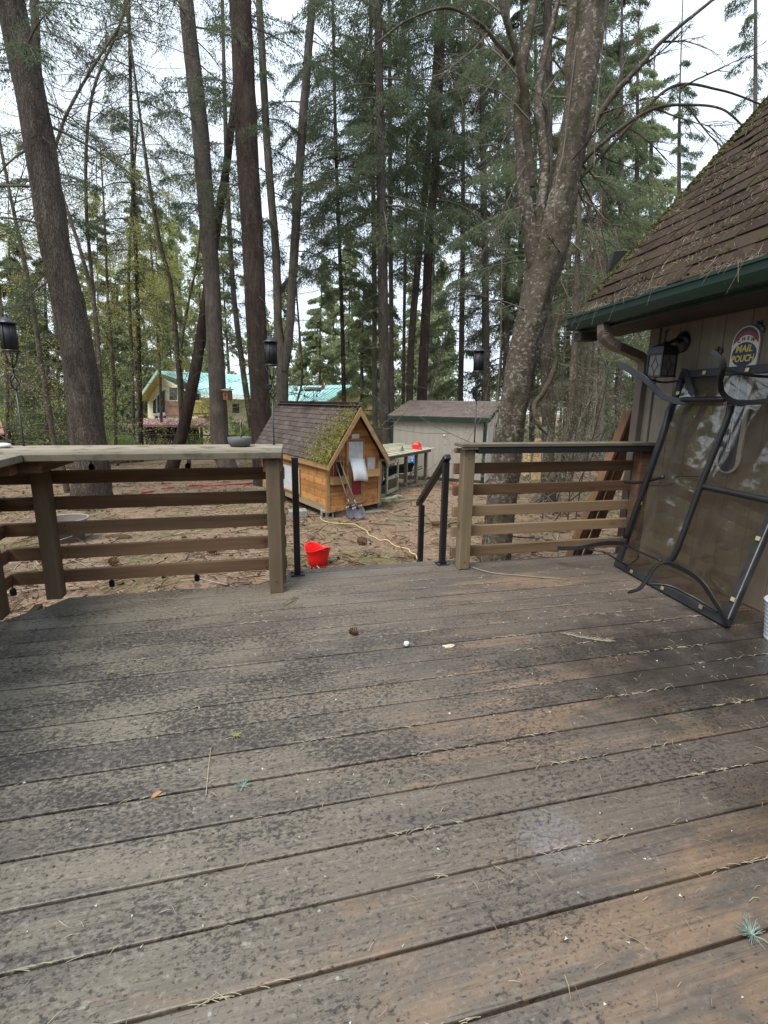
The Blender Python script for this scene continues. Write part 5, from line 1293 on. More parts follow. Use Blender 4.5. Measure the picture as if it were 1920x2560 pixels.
# plywood boards and bird feeder to the right
def upright_board(label, x0, x1, yt, yb, th=.03, lean=.1):
    B_ = atg((x0 + x1) / 2, yb); k_ = depth(B_) / FPX; wdt = (x1 - x0) * k_; hgt = (yb - yt) * k_
    t = thing('plywood_board', label, 'board', B_, YAW)
    m = MB().prism([(-wdt / 2, 0, 0), (wdt / 2, 0, 0), (wdt / 2 + .05 * hgt, lean, hgt), (-wdt / 2 + .05 * hgt, lean, hgt)], (0, th, 0)); m.build('board_body', MAT['ply'], t, local=True, bevel=.003)
upright_board('bare orange plywood board standing behind the right railing', 1327, 1350, 1098, 1200)
upright_board('narrow sliver of bare plywood leaning beside the pale trunk', 1303, 1322, 1125, 1190)
zq = zm(1240, 940, 360 / 1659.)
B_ = atg(*zq(1340, 905)); k_ = depth(B_) / FPX * 360 / 1659.
t = thing('bird_feeder', 'roofed wooden bird feeder on a post seen past the railing', 'bird feeder', B_, YAW)
def fy(y): return (905 - y) * k_
MB().box(-28 * k_, 28 * k_, -.04, .04, -.05, fy(660)).build('post', MAT['bark3'], t, local=True)
MB().box(-70 * k_, 75 * k_, -.12, .12, fy(655), fy(600)).build('tray', MAT['greywood'], t, local=True, bevel=.003)
MB().box(-50 * k_, 60 * k_, -.08, .08, fy(598), fy(545)).build('seed_box', MAT['drain'], t, local=True, bevel=.003)
for q in (-1, 1): MB().prism([(-100 * k_, 0, fy(505)), (105 * k_, 0, fy(505)), (105 * k_, q * .17, fy(548)), (-100 * k_, q * .17, fy(548))], (0, 0, .012)).build('roof', MAT['greywood'], t, local=True)

# ================================================================== FENCE, SHELTER, NEIGHBOUR'S HOUSE
fd = 21.0
fA = atd(-150, 1083, fd); fB = atd(610, 1090, fd); fB[2] = fA[2] = atd(275, 1085, fd)[2]
fen = thing('chain_fence', 'low black chain link fence with top rail beyond the yard', 'fence', (fA[0], fA[1], gz(fA[0], fA[1])))
MB().tube([fA, fB], .022, 8).build('top_rail', MAT['black'], fen, True)
gzf = gz(fA[0], fA[1]); nP = 7
for i in range(nP):
    q = fA + (fB - fA) * i / (nP - 1); MB().tube([(q[0], q[1], gz(q[0], q[1]) - .1), (q[0], q[1], fA[2] + .03)], .028, 8).build('post', MAT['black'], fen, True)
fdir = (fB - fA); flen = np.linalg.norm(fdir); fdir /= flen; hF = fA[2] - gzf; PL = []
for u in np.arange(-hF, flen, .11):
    for s in (1, -1):
        a = u if s == 1 else u + hF; p0 = fA + fdir * np.clip(a, 0, flen); p1 = fA + fdir * np.clip(a + s * hF, 0, flen); PL.append([(p0[0], p0[1], gzf), tuple((p0 + p1) / 2)[:2] + ((gzf + fA[2]) / 2,), (p1[0], p1[1], fA[2])])
lines_obj('wire_mesh', np.array(PL), np.full((len(PL), 3), .0022), MAT['black'], fen, kind='stuff')
# dark open shelter with pink-grey roof
sd = 23.5
zh = zm(330, 900, 590 / 1659.)
def hd(x, y, d_): return atd(*zh(x, y), d_)
a0 = hd(35, 455, sd); a1 = hd(545, 460, sd); b0 = hd(60, 415, sd + 1.6); b1 = hd(510, 415, sd + 1.6)
sh = thing('shelter', 'low dark wood shelter with pinkish moss covered roof behind the fence', 'shelter', (a0[0], a0[1], gz(a0[0], a0[1])))
MB().prism([a0, a1, b1, b0], (0, 0, -.10)).build('roof', MAT['pinkroof'], sh)
rg = np.random.default_rng(8); n = 700; q1 = rg.random(n)[:, None]; q2 = rg.random(n)[:, None]; Pm = (a0 * (1 - q1) + a1 * q1) * (1 - q2) + (b0 * (1 - q1) + b1 * q1) * q2 + np.array([0, 0, .03])
MAT['pinkpetal'] = plain('pale_pink_litter', (.55, .38, .36), .9)
quads_obj('roof_litter', cards(Pm, unit(rg.normal(0, 1, (n, 3)) * [1, 1, .4]), .12, .05, rg), MAT['pinkpetal'], sh, kind='stuff')
gzs = gz(a0[0], a0[1])
for q in (.12, .5, .88):
    for ed0, ed1 in ((a0, a1), (b0, b1)):
        p = ed0 + (ed1 - ed0) * q; MB().box(p[0] - .06, p[0] + .06, p[1] - .06, p[1] + .06, gzs - .1, p[2] - .1).build('post', MAT['bark2'], sh)
p0 = b0 + (b1 - b0) * .1; p1 = b0 + (b1 - b0) * .9
MB().prism([(p0[0], p0[1], gzs), (p1[0], p1[1], gzs), (p1[0], p1[1], p1[2] - .12), (p0[0], p0[1], p0[2] - .12)], (0, .05, 0)).build('back_wall', MAT['bark2'], sh)
p0 = a0 + (a1 - a0) * .12; p1 = a0 + (a1 - a0) * .88
for zz in (.18, .42, .66): MB().bar((p0[0], p0[1] - .08, gzs + zz), (p1[0], p1[1] - .08, gzs + zz), .04, .14).build('side_board', MAT['soffit'], sh)
pm_ = (p0 + p1) / 2
for s in (-1, 1): MB().bar((pm_[0] - s * .5, pm_[1] - .13, gzs + .2), (pm_[0] + s * .5, pm_[1] - .13, gzs + .75), .03, .08).build('cross_brace', MAT['soffit'], sh)
# pinkish pile left of it
P = hd(0, 590, sd - .6); P[2] = gz(P[0], P[1])
pl = thing('board_pile', 'heap of pinkish offcuts beside the dark shelter', 'pile', P)
for i in range(22):
    c = Vector((random.uniform(-.55, .55), random.uniform(-.3, .3), .1 + i * .032)); Rm = Matrix.Translation(c) @ Matrix.Rotation(random.uniform(0, 3), 4, 'Z') @ Matrix.Rotation(random.uniform(-.5, .5), 4, 'X')
    MB().box(-.3, .3, -.09, .09, -.03, .03, Rm).build('offcut', MAT['pinkpile'], pl, local=True)
# neighbour's cream house with teal metal roof
nd = 33.0
nh = thing('neighbour_house', 'cream two storey house with teal metal roof far behind the trees', 'house', (hd(200, 400, nd)[0], hd(200, 400, nd)[1], -1.6))
def H(x, y, d_): return hd(x, y, d_)
gb = -1.7
def wallpoly(pts, mat, name, th=.25): 
    return MB().prism(pts, tuple(HF * th)).build(name, mat, nh)
ap = H(178, 88, nd); el = H(45, 280, nd); er = H(430, 290, nd)
# gable front wall, set back below the overhang
wpts = [H(112, 300, nd + 1.2), H(178, 112, nd + 1.2), H(430, 240, nd + 1.2), H(560, 260, nd + 1.2), H(560, 640, nd + 1.2), H(112, 640, nd + 1.2)]
wl = wallpoly(wpts, MAT['cream'], 'wall')
# clapboards
for i in range(16):
    y = 300 + i * 20; p = H(112, y, nd + 1.17); q = H(232, y, nd + 1.17); MB().bar(p, q, .05, .18).build('clapboard', MAT['cream'], wl)
# overhanging left roof slope, soffit seen from below, and the teal slopes
back = HF * 9
MB().prism([el, ap, ap + back, el + back], (0, 0, .18)).build('roof', MAT['teal'], nh)
MB().prism([el - [0, 0, .02], ap - [0, 0, .02], ap + HF * 1.3 - [0, 0, .02], el + HF * 1.3 - [0, 0, .02]], (0, 0, -.05)).build('soffit', MAT['ochre'], nh)
rp0, rp1, rp2, rp3 = ap + HF * .2, H(840, 118, nd + 3.2), H(840, 262, nd - .8), H(486, 242, nd - .8)
rt_ = MB().prism([ap + HF * .1, H(850, 120, nd + 3.5), H(850, 262, nd - .4), H(490, 245, nd - .4), H(410, 165, nd + .3)], (0, 0, .12)).build('roof', MAT['teal'], nh)
for q in np.linspace(.05, .95, 22):
    a = ap + (H(850, 120, nd + 3.5) - ap) * q; e0 = H(300, 110, nd - .3); b_ = H(490 + (850 - 490) * max(0, (q - .12) / .88), 243 + 19 * q, nd - .4) if q > .12 else H(410, 165, nd + .3)
    MB().bar(a + [0, 0, .13], b_ + [0, 0, .13], .05, .05).build('seam', MAT['teal'], rt_)
MB().bar(H(486, 252, nd - .45), H(850, 270, nd - .45), .08, .18).build('fascia', MAT['whitetrim'], nh)
wallpoly([H(560, 262, nd + .9), H(850, 268, nd + .9), H(850, 640, nd + .9), H(560, 640, nd + .9)], MAT['cream'], 'wall')
def nwin(x0, y0, x1, y1, x2=None, y2=None, d_=nd + 1.1, mat='glassdark', y0b=None):
    pts = [H(x0, y1, d_), H(x1, y1, d_), H(x1, y0b if y0b else y0, d_), H(x0, y0, d_)]
    f_ = MB().prism([p for p in pts], tuple(HF * .05)).build('window', MAT['whitetrim'], nh)
    c_ = sum(pts) / 4; MB().prism([c_ + (p - c_) * .82 - HF * .02 for p in pts], tuple(HF * .03)).build('pane', MAT[mat], f_); return f_
nwin(146, 282, 172, 385, y0b=250); nwin(176, 245, 202, 385, y0b=215); nwin(206, 210, 234, 385, y0b=188)
nwin(160, 390, 184, 415); nwin(190, 390, 212, 415); nwin(218, 390, 242, 415)
nwin(258, 185, 322, 290); nwin(345, 210, 395, 300)
MB().prism([H(232, 290, nd + 1.05), H(330, 290, nd + 1.05), H(330, 390, nd + 1.05), H(232, 390, nd + 1.05)], tuple(HF * .04)).build('brown_panel', MAT['pinkpile'], nh)
bal = MB().prism([H(420, 372, nd + .2), H(600, 372, nd + .2), H(600, 395, nd + .2), H(420, 395, nd + .2)], tuple(HF * 1.0)).build('balcony', MAT['ochre'], nh)
for i in range(24):
    x = 424 + i * 7.5; MB().bar(H(x, 292, nd + .15), H(x, 372, nd + .15), .05, .05, (1, 0, 0)).build('baluster', MAT['ochre'], bal)
MB().bar(H(418, 288, nd + .15), H(602, 288, nd + .15), .08, .10).build('handrail', MAT['ochre'], bal)
nwin(425, 225, 480, 370, d_=nd + 1.05); nwin(700, 300, 760, 380, d_=nd + .8); nwin(715, 430, 780, 520, d_=nd + .8); nwin(480, 300, 545, 370, d_=nd + 1.1)
# lower wing on the right with its own roof and gable
wg = 30.0
ga, gb_, gc = H(1580, 190, wg), H(1340, 316, wg - 2.2), H(1720, 316, wg + 1.8)
w2 = MB().prism([H(1090, 196, wg + 2.2), ga, gb_, H(1085, 318, wg - 1.0)], (0, 0, .12)).build('roof', MAT['teal'], nh)
for q in np.linspace(.03, .97, 16):
    a = H(1090, 196, wg + 2.2) * (1 - q) + ga * q; b_ = H(1085, 318, wg - 1.0) * (1 - q) + gb_ * q; MB().bar(a + [0, 0, .13], b_ + [0, 0, .13], .05, .05).build('seam', MAT['teal'], w2)
dn = np.array([0, 0, -1.0]); a = ga + HF * .3 - [0, 0, .1]
MB().prism([ga + HF * .35 + dn * .15, gb_ + HF * .35 + dn * .15, gb_ + HF * .35 + dn * 3.5, gc + HF * .35 + dn * 3.5, gc + HF * .35 + dn * .1], tuple(HF * .2)).build('wall', MAT['ochre'], nh)
MB().prism([H(1090, 320, wg - .3), H(1340, 320, wg - 1.6), H(1340, 560, wg - 1.6), H(1090, 560, wg - .3)], tuple(HF * .2)).build('wall', MAT['cream'], nh)
# dark low hut roof at the far left
P = hd(0, 0, 16); q = atd(8, 1075, 15.0)
t = thing('hut', 'corner of a small dark hut with rusty roof at left edge', 'hut', (q[0], q[1], gz(q[0], q[1])))
hz_ = q[2] - gz(q[0], q[1])
MB().box(-1.3, -.12, -.1, .9, -.1, hz_ - .1).build('wall', MAT['soffit'], t, local=True)
MB().prism([(-1.5, -.25, hz_ - .12), (.12, -.25, hz_ - .12), (-.2, .4, hz_ + .22), (-1.5, .4, hz_ + .22)], (0, 0, .05)).build('roof', MAT['pinkpile'], t, local=True)
# ================================================================== VEGETATION
def conifer_crown(rg, base, axis_pts, z0, z1, nb, L0, L1, cards_per, cl, cwid, droop=.35, azr=None, hang=.5, gap=0.):
    """drooping boughs on a trunk line; returns card quads and bough polylines"""
    ap_ = np.array(axis_pts, float)
    z = z0 + (z1 - z0) * (np.arange(nb) + rg.random(nb) * .9) / nb
    f = (z - z0) / max(z1 - z0, .1)
    az = rg.random(nb) * 2 * pi if azr is None else rg.uniform(azr[0], azr[1], nb)
    L = (L0 + (L1 - L0) * f) * rg.uniform(.6, 1.15, nb)
    if gap: kp = rg.random(nb) > gap; z, f, az, L = z[kp], f[kp], az[kp], L[kp]; nb = len(z)
    S = np.stack([np.interp(z, ap_[:, 2], ap_[:, 0]), np.interp(z, ap_[:, 2], ap_[:, 1]), z], 1)
    h = np.stack([np.cos(az), np.sin(az), np.zeros(nb)], 1); pr = np.stack([-np.sin(az), np.cos(az), np.zeros(nb)], 1)
    rise = rg.uniform(-.15, .25, nb); dr = droop * rg.uniform(.6, 1.4, nb)
    tt = np.linspace(0, 1, 7)
    PL = S[:, None] + h[:, None] * (L[:, None] * tt)[..., None] + np.array([0, 0, 1]) * (L[:, None] * (rise[:, None] * tt - dr[:, None] * tt ** 2))[..., None]
    RR = (.006 + .009 * L[:, None]) * (1.05 - tt)[None]
    cards_per = int(cards_per * 2.15); cl *= 1.1; cwid *= 1.2
    N = nb * cards_per; idx = np.repeat(np.arange(nb), cards_per)
    nbr = 13; k_ = rg.integers(0, nbr, N); t = .14 + .86 * ((k_ + rg.random(N) * .35) / nbr) ** .85
    side = np.where(rg.random(N) < .5, -1, 1.); s = rg.random(N) ** .8
    Lc = L[idx]; lat = Lc * (.30 * (1.12 - t)) + .10
    hx = h[idx]; px = pr[idx]
    P = S[idx] + hx * (Lc * t)[:, None] + np.array([0, 0, 1]) * (Lc * (rise[idx] * t - dr[idx] * t ** 2))[:, None]
    hg = hang * rg.uniform(.5, 1.5, N)
    P = P + px * (side * lat * s * .85)[:, None] + hx * (lat * s * .5)[:, None] - np.array([0, 0, 1]) * (hg * lat * s ** 1.4)[:, None]
    P = P + rg.normal(0, cl * .28, (N, 3))
    ax = unit(px * (side * .55)[:, None] + hx * .5 - np.array([0, 0, 1]) * (.35 + .8 * hang * s)[:, None] + rg.normal(0, .42, (N, 3)))
    return cards(P, ax, cl * rg.uniform(.6, 1.3, N), cwid * rg.uniform(.6, 1.3, N), rg), PL, RR

def trunk_px(pts, dist):
    P = [atd(x, y, dist) for x, y, _ in pts]; R = [w_ * depth(p) / FPX / 2 for p, (_, _, w_) in zip(P, pts)]
    return np.array(P), np.array(R)

def trunk_mesh(P, R, name, mat, parent, n=14, flare=0., seed=0, rough=.05):
    rr_ = np.random.default_rng(seed); C_ = curve(P, 8); C_ = np.array(C_); Rr = np.interp(np.linspace(0, 1, len(C_)), np.linspace(0, 1, len(R)), R)
    if flare:
        zz = C_[:, 2] - C_[0, 2]; Rr = Rr * (1 + flare * np.exp(-np.maximum(zz, 0) / (R[0] * 1.1)))
    m = MB(); m.tube(C_, Rr, n)
    V = np.array(m.v); c_ = np.repeat(C_, n, 0); ang = np.tile(np.arange(n) * 2 * pi / n, len(C_)); zz = c_[:, 2]
    nz_ = 1 + rough * (np.sin(3 * ang + zz * 1.7 + seed) * .6 + np.sin(5 * ang - zz * 4.1 + 2 * seed) * .5 + rr_.normal(0, .35, len(V)))
    if flare: nz_ += .18 * flare * np.exp(-(zz - C_[0, 2]) / .35) * np.sin(4 * ang + seed)
    V = c_ + (V - c_) * nz_[:, None]; m.v = [tuple(v) for v in V]
    return m.build(name, mat, parent, True)

def dead_twigs(rg, axis_pts, z0, z1, n, L, rad=.006):
    n = int(n * .8)
    ap_ = np.array(axis_pts); z = rg.uniform(z0, z1, n); az = rg.random(n) * 2 * pi; Ls = L * rg.uniform(.3, 1.3, n)
    S = np.stack([np.interp(z, ap_[:, 2], ap_[:, 0]), np.interp(z, ap_[:, 2], ap_[:, 1]), z], 1); h = np.stack([np.cos(az), np.sin(az), rg.normal(-.08, .18, n)], 1)
    tt = np.linspace(0, 1, 4); dr = rg.uniform(.0, .3, n); PL = S[:, None] + h[:, None] * (Ls[:, None] * tt)[..., None] - np.array([0, 0, 1]) * (Ls[:, None] * dr[:, None] * tt ** 2)[..., None]
    PL[:, 1:] += rg.normal(0, .02, (n, 3, 3)) * Ls[:, None, None]; RR = rad * (1.1 - tt)[None] * rg.uniform(.6, 1.4, n)[:, None]
    # one generation of side twiglets
    m = 3; idx = np.repeat(np.arange(n), m); t0 = rg.uniform(.3, .9, n * m); i0 = (t0 * 3).astype(int).clip(0, 2); fr = (t0 * 3 - i0)[:, None]
    S2 = PL[idx, i0] * (1 - fr) + PL[idx, i0 + 1] * fr; d2 = unit(h[idx] + rg.normal(0, .7, (n * m, 3))); L2 = (Ls[idx] * rg.uniform(.15, .4, n * m))
    P2 = S2[:, None] + d2[:, None] * (L2[:, None] * tt)[..., None] - np.array([0, 0, 1]) * (L2[:, None] * .25 * tt ** 2)[..., None]; R2 = np.broadcast_to(rad * .5 * (1.1 - tt)[None], (n * m, 4))
    return np.concatenate([PL, P2]), np.concatenate([RR, R2])

def conifer(name, label, pts, dist, mat='bark1', crown=None, leaf='fir', twigs=None, group=None, flare=.0, seed=0, cat='tree', zbase=None):
    P, R = trunk_px(pts, dist); g = float(gz(P[0][0], P[0][1]))
    if P[0][2] > g:           # carry the trunk down to the ground
        d_ = P[0] - P[1]; d_ = d_ / abs(d_[2]); P = np.vstack([P[0] + d_ * (P[0][2] - g + .05), P]); R = np.concatenate([[R[0] * 1.04], R])
    P = np.vstack([P, P[-1] + (P[-1] - P[-2]) / np.linalg.norm(P[-1] - P[-2]) * 2.5]); R = np.concatenate([R, [R[-1] * .75]])
    t = thing(name, label, cat, (P[0][0], P[0][1], g), 0, group)
    trunk_mesh(P, R, 'trunk', MAT[mat], t, 14 if R[0] > .12 else 9, flare, seed)
    rg = np.random.default_rng(100 + seed)
    Vs, Ls, Rs = [], [], []
    for c in (crown or []):
        V, PL, RR = conifer_crown(rg, None, P, **c); Vs.append(V); Ls.append(PL); Rs.append(RR)
    if Vs: quads_obj('crown', np.concatenate(Vs), MAT[leaf], t)
    if Ls: lines_obj('boughs', np.concatenate(Ls), np.concatenate(Rs), MAT['twig'], t, 4, kind='stuff')
    if twigs:
        PL, RR = dead_twigs(rg, P, *twigs); lines_obj('dead_branches', PL, RR, MAT['twig'], t, 3, kind='stuff')
    return t, P

def cr(z0, z1, nb, L0, L1, cp, cl=.09, cw=.022, **k): return dict(z0=z0, z1=z1, nb=nb, L0=L0, L1=L1, cards_per=cp, cl=cl, cwid=cw, **k)
WEST = (radians(150), radians(320))
# --- big leaning trunk on the left
conifer('fir_tree', 'thick ridged conifer trunk leaning left, nearest the bar', [(235, 1312, 96), (228, 1200, 84), (223, 1110, 81), (191, 860, 75), (143, 637, 69), (97, 347, 70), (25, 0, 64), (-60, -400, 58)], 9.55, 'bark1',
        [cr(3.0, 9.5, 16, 2.0, 3.0, 340, .07, .014, hang=.8)], 'fir', (1.0, 8.0, 60, 1.1), flare=.35, seed=1)
conifer('fir_tree', 'slimmer conifer half hidden behind the thick leaning trunk', [(196, 1150, 22), (150, 700, 21), (98, 230, 21), (85, 0, 19), (60, -400, 17)], 14, 'bark1', [cr(5.5, 13, 20, 1.6, 2.4, 260, .09, .018)], 'fir', (2, 9, 60, 1.3), seed=2)
T3, P3_ = conifer('fir_tree', 'straight grey conifer carrying the birdhouse, left of the darkest trunk', [(571, 1180, 47), (560, 1140, 44), (551, 1110, 43), (528, 600, 37), (525, 636, 37), (502, 347, 41), (465, 0, 36), (425, -400, 32)][:3] + [(533, 760, 39), (525, 636, 38), (502, 347, 41), (465, 0, 36), (425, -400, 32)], 16.0, 'bark3',
        [cr(5.2, 13, 26, 1.4, 2.6, 320, .085, .017, hang=.8)], 'fir', (2.2, 9, 110, 1.3), flare=.15, seed=3)
conifer('fir_tree', 'darkest thick conifer trunk just behind the coop', [(662, 1180, 56), (655, 1110, 52), (648, 960, 48), (633, 637, 53), (617, 347, 55), (600, 0, 54), (585, -400, 50)], 13.0, 'bark2',
        [cr(5.4, 11, 14, 1.4, 2.2, 280, .08, .016, hang=.8)], 'fir', (1.6, 8, 70, 1.2), flare=.1, seed=4)
conifer('leaning_trunk', 'dark slanting trunk propped against the straight conifers on the left', [(433, 1160, 32), (450, 1105, 29), (490, 920, 27), (520, 720, 25), (543, 560, 22), (566, 416, 19), (586, 255, 16)], 17.0, 'bark2', None, 'fir', (1, 6, 25, .8), seed=5)
conifer('alder_tree', 'thin dark stem forking left from the foot of the slanting trunk', [(446, 1120, 15), (455, 1060, 13), (430, 740, 11), (400, 610, 10), (376, 474, 9), (361, 370, 8), (345, 250, 6)], 17.2, 'alder2', None, 'fir', (.3, 6, 60, 1.0), seed=6)
conifer('fir_tree', 'thin conifer stem between the birdhouse trunk and the darkest trunk', [(640, 1140, 15), (625, 1043, 15), (605, 908, 14), (586, 754, 13), (575, 600, 12), (566, 400, 11), (558, 100, 9)], 19.5, 'bark3', [cr(4, 12, 18, 1.2, 1.4, 220, .1, .02)], 'fir2', (1.5, 8, 70, 1.2), seed=7)
# pair with a low fork
t, P = conifer('forked_fir', 'forked conifer whose two stems rise right of the darkest trunk', [(712, 1120, 36), (706, 1010, 30), (706, 900, 30), (696, 820, 21), (690, 636, 20), (671, 405, 19), (648, 0, 17), (630, -400, 15)], 16.0, 'bark3',
        [cr(5, 13, 16, 1.3, 1.8, 260, .085, .017, hang=.9)], 'fir', (2, 9, 80, 1.2), seed=8)
Pk, Rk = trunk_px([(708, 930, 22), (722, 850, 21), (735, 636, 22), (758, 289, 21), (781, 0, 19), (805, -350, 16)], 15.95); trunk_mesh(Pk, Rk, 'second_trunk', MAT['bark3'], t, 12, seed=9)
V, PL, RR = conifer_crown(np.random.default_rng(9), None, Pk, 4.5, 12.5, 20, 1.4, 2.0, 280, .085, .017, hang=.9); quads_obj('second_crown', V, MAT['fir'], t); lines_obj('boughs', PL, RR, MAT['twig'], t, 4, kind='stuff')
PL, RR = dead_twigs(np.random.default_rng(19), Pk, 2.2, 9, 90, 1.3); lines_obj('dead_branches', PL, RR, MAT['twig'], t, 3, kind='stuff')
# --- centre group behind run and shed
conifer('fir_tree', 'stout straight conifer between the coop and the shed', [(970, 1140, 28), (963, 1058, 26), (960, 873, 25), (956, 622, 24), (950, 300, 21), (945, 0, 18), (940, -350, 15)], 15.5, 'bark1',
        [cr(6.0, 14, 56, 2.6, 2.4, 420, .085, .018, droop=.5, hang=1.0)], 'fir', (1.5, 9, 110, 1.6), seed=10)
conifer('fir_tree', 'slim conifer close left of the stout one between coop and shed', [(940, 1100, 13), (937, 1000, 13), (935, 622, 12), (930, 300, 10), (926, 0, 8)], 22, 'bark_far', [cr(7.5, 16, 34, 2.2, 1.6, 260, .12, .026)], 'fir2', (1.5, 9, 80, 1.5), seed=11)
conifer('fir_tree', 'slim conifer close right of the stout one between coop and shed', [(982, 1080, 13), (980, 1010, 12), (977, 622, 11), (975, 300, 10), (973, 0, 8)], 22.5, 'bark_far', [cr(7.5, 16, 34, 2.2, 1.6, 260, .12, .026)], 'fir2', (1.5, 9, 80, 1.5), seed=12)
conifer('fir_tree', 'slightly curved reddish conifer rising behind the left end of the shed', [(1024, 1060, 19), (1024, 1014, 18), (1029, 842, 17), (1043, 685, 17), (1052, 560, 17), (1064, 463, 16), (1084, 231, 16), (1100, 0, 14), (1118, -350, 12)], 19, 'bark1',
        [cr(6.8, 15, 42, 2.6, 2.0, 380, .1, .021, droop=.5, hang=1.0)], 'fir', (1.8, 9, 110, 1.5), seed=13)
conifer('fir_tree', 'very thin conifer stem left of the curved reddish trunk', [(1007, 1060, 9), (1008, 1010, 9), (1012, 700, 8), (1016, 500, 7), (1020, 200, 6)], 25, 'bark_far', [cr(7, 14, 24, 1.6, 1.2, 200, .13, .03)], 'fir2', (1.5, 9, 60, 1.3), seed=14)
conifer('fir_tree', 'dark conifer directly right of the curved reddish trunk behind the shed', [(1053, 1060, 26), (1054, 1008, 25), (1060, 873, 24), (1068, 717, 23), (1074, 560, 22), (1086, 463, 21), (1097, 231, 20), (1110, 0, 17), (1124, -350, 14)], 18, 'bark2',
        [cr(6.4, 15, 46, 2.8, 2.2, 400, .1, .021, droop=.5, hang=1.0)], 'fir', (1.8, 9, 110, 1.5), seed=15)
conifer('fir_tree', 'grey conifer above the right torch behind the shed', [(1216, 1060, 21), (1215, 1000, 20), (1213, 700, 18), (1208, 400, 16), (1203, 0, 12), (1200, -300, 9)], 20, 'bark3',
        [cr(4.6, 16, 60, 2.6, 2.0, 380, .1, .021, droop=.45, hang=.9)], 'fir2', (1.2, 9, 150, 1.8), seed=16)
conifer('sapling', 'thin bare sapling slanting right behind the shed roof', [(1066, 1030, 6), (1068, 1008, 6), (1100, 900, 5), (1130, 795, 4), (1145, 700, 3)], 17, 'alder2', None, 'fir', (.5, 4, 30, .7), seed=17)
# --- right hand woods behind the pale tree
conifer('fir_tree', 'brown ridged conifer just behind the pale lichened tree', [(1371, 1225, 36), (1370, 1110, 31), (1368, 900, 29), (1366, 700, 28), (1368, 400, 25), (1370, 0, 20), (1372, -300, 16)], 10.5, 'bark1', [cr(3.5, 11, 34, 2.0, 1.8, 420, .065, .014, hang=.7)], 'fir2', (1.0, 8, 120, 1.4), flare=.1, seed=18)
conifer('alder_tree', 'dark mossy trunk leaning right behind the right railing', [(1341, 1253, 26), (1386, 1186, 20), (1407, 1125, 19), (1425, 1040, 18), (1432, 940, 17), (1440, 800, 15), (1446, 560, 12)], 9.6, 'alder2', None, 'fir', (.2, 5, 110, 1.3), seed=19)
conifer('alder_tree', 'pale lichen trunk leaning right, next behind the dark mossy one', [(1408, 1190, 17), (1420, 1130, 16), (1438, 1050, 15), (1447, 980, 14), (1458, 850, 13), (1468, 650, 10)], 12.5, 'alder', None, 'fir', (.2, 5, 80, 1.3), seed=20)
conifer('alder_tree', 'slim pale trunk third from the dark leaning trunk on the right', [(1432, 1165, 14), (1445, 1110, 13), (1460, 1040, 12), (1470, 940, 11), (1480, 780, 9)], 14.5, 'alder', None, 'fir', (.2, 5, 80, 1.4), seed=21)
conifer('alder_tree', 'thin straight pale stem left of the dark leaning trunk', [(1398, 1150, 7), (1400, 1090, 7), (1404, 1000, 6), (1410, 880, 6), (1418, 700, 5)], 12, 'alder', None, 'fir', (.3, 5, 40, 1.0), seed=22)
conifer('alder_tree', 'mottled thin trunk left of the bird feeder', [(1452, 1150, 13), (1470, 1080, 12), (1484, 1000, 10), (1490, 880, 9), (1496, 700, 7)], 17, 'alder', None, 'fir', (.2, 6, 80, 1.4), seed=23)
for i, (x, d_, lab, L0, lf) in enumerate([(1262, 21, 'tall conifer right of the torch, partly behind the pale tree', 2.6, 'fir2'), (1330, 25, 'tall conifer seen between the forks of the pale tree', 2.8, 'fir2'), (1415, 23, 'bushy conifer right of the pale tree above the gutter end', 2.8, 'fir3'), (1500, 18, 'broad green conifer over the low end of the house roof', 2.6, 'fir2'), (1585, 24, 'tall conifer behind the middle of the house roof edge', 2.6, 'fir3'), (1690, 28, 'thin feathery conifer above the house roof against the open sky', 1.8, 'fir2'), (1150, 24, 'conifer filling the gap left of the torch behind the shed', 2.5, 'fir2'), (1880, 22, 'sparse brownish conifer at the upper right corner', 1.4, 'fir2'), (1465, 20.5, 'dense green conifer directly behind the long right limb of the pale tree', 2.9, 'fir2'), (1545, 21, 'green conifer whose top shows right above the black roof plate', 2.7, 'fir2'), (1295, 22.5, 'dense conifer behind the left stem of the pale tree', 2.9, 'fir'), (1620, 26, 'lower green conifer tucked behind the sloping roof edge', 2.4, 'fir3')]):
    top = [-500, -450, -100, 150, 60, 150, -500, -300, -300, -60, -400, 260][i]
    sc_ = d_ / 20.
    conifer('fir_tree', lab, [(x, 1050, 17 / sc_), (x + 6, 700, 15 / sc_), (x + 8, 350, 11 / sc_), (x + 10, min(top + 60, 300), 5 / sc_)] + ([(x + 12, top, 3)] if top < 200 else []), d_, 'bark_far',
            [cr(1.6 if i not in (5, 7) else 5, atd(x, top, d_)[2], 70 if i not in (5, 7) else 40, L0, .7, 330 if i not in (5, 7) else 150, .10 * sc_, .022 * sc_, droop=.4, hang=.8)], lf, (1, 8, 140, 1.8), seed=40 + i)
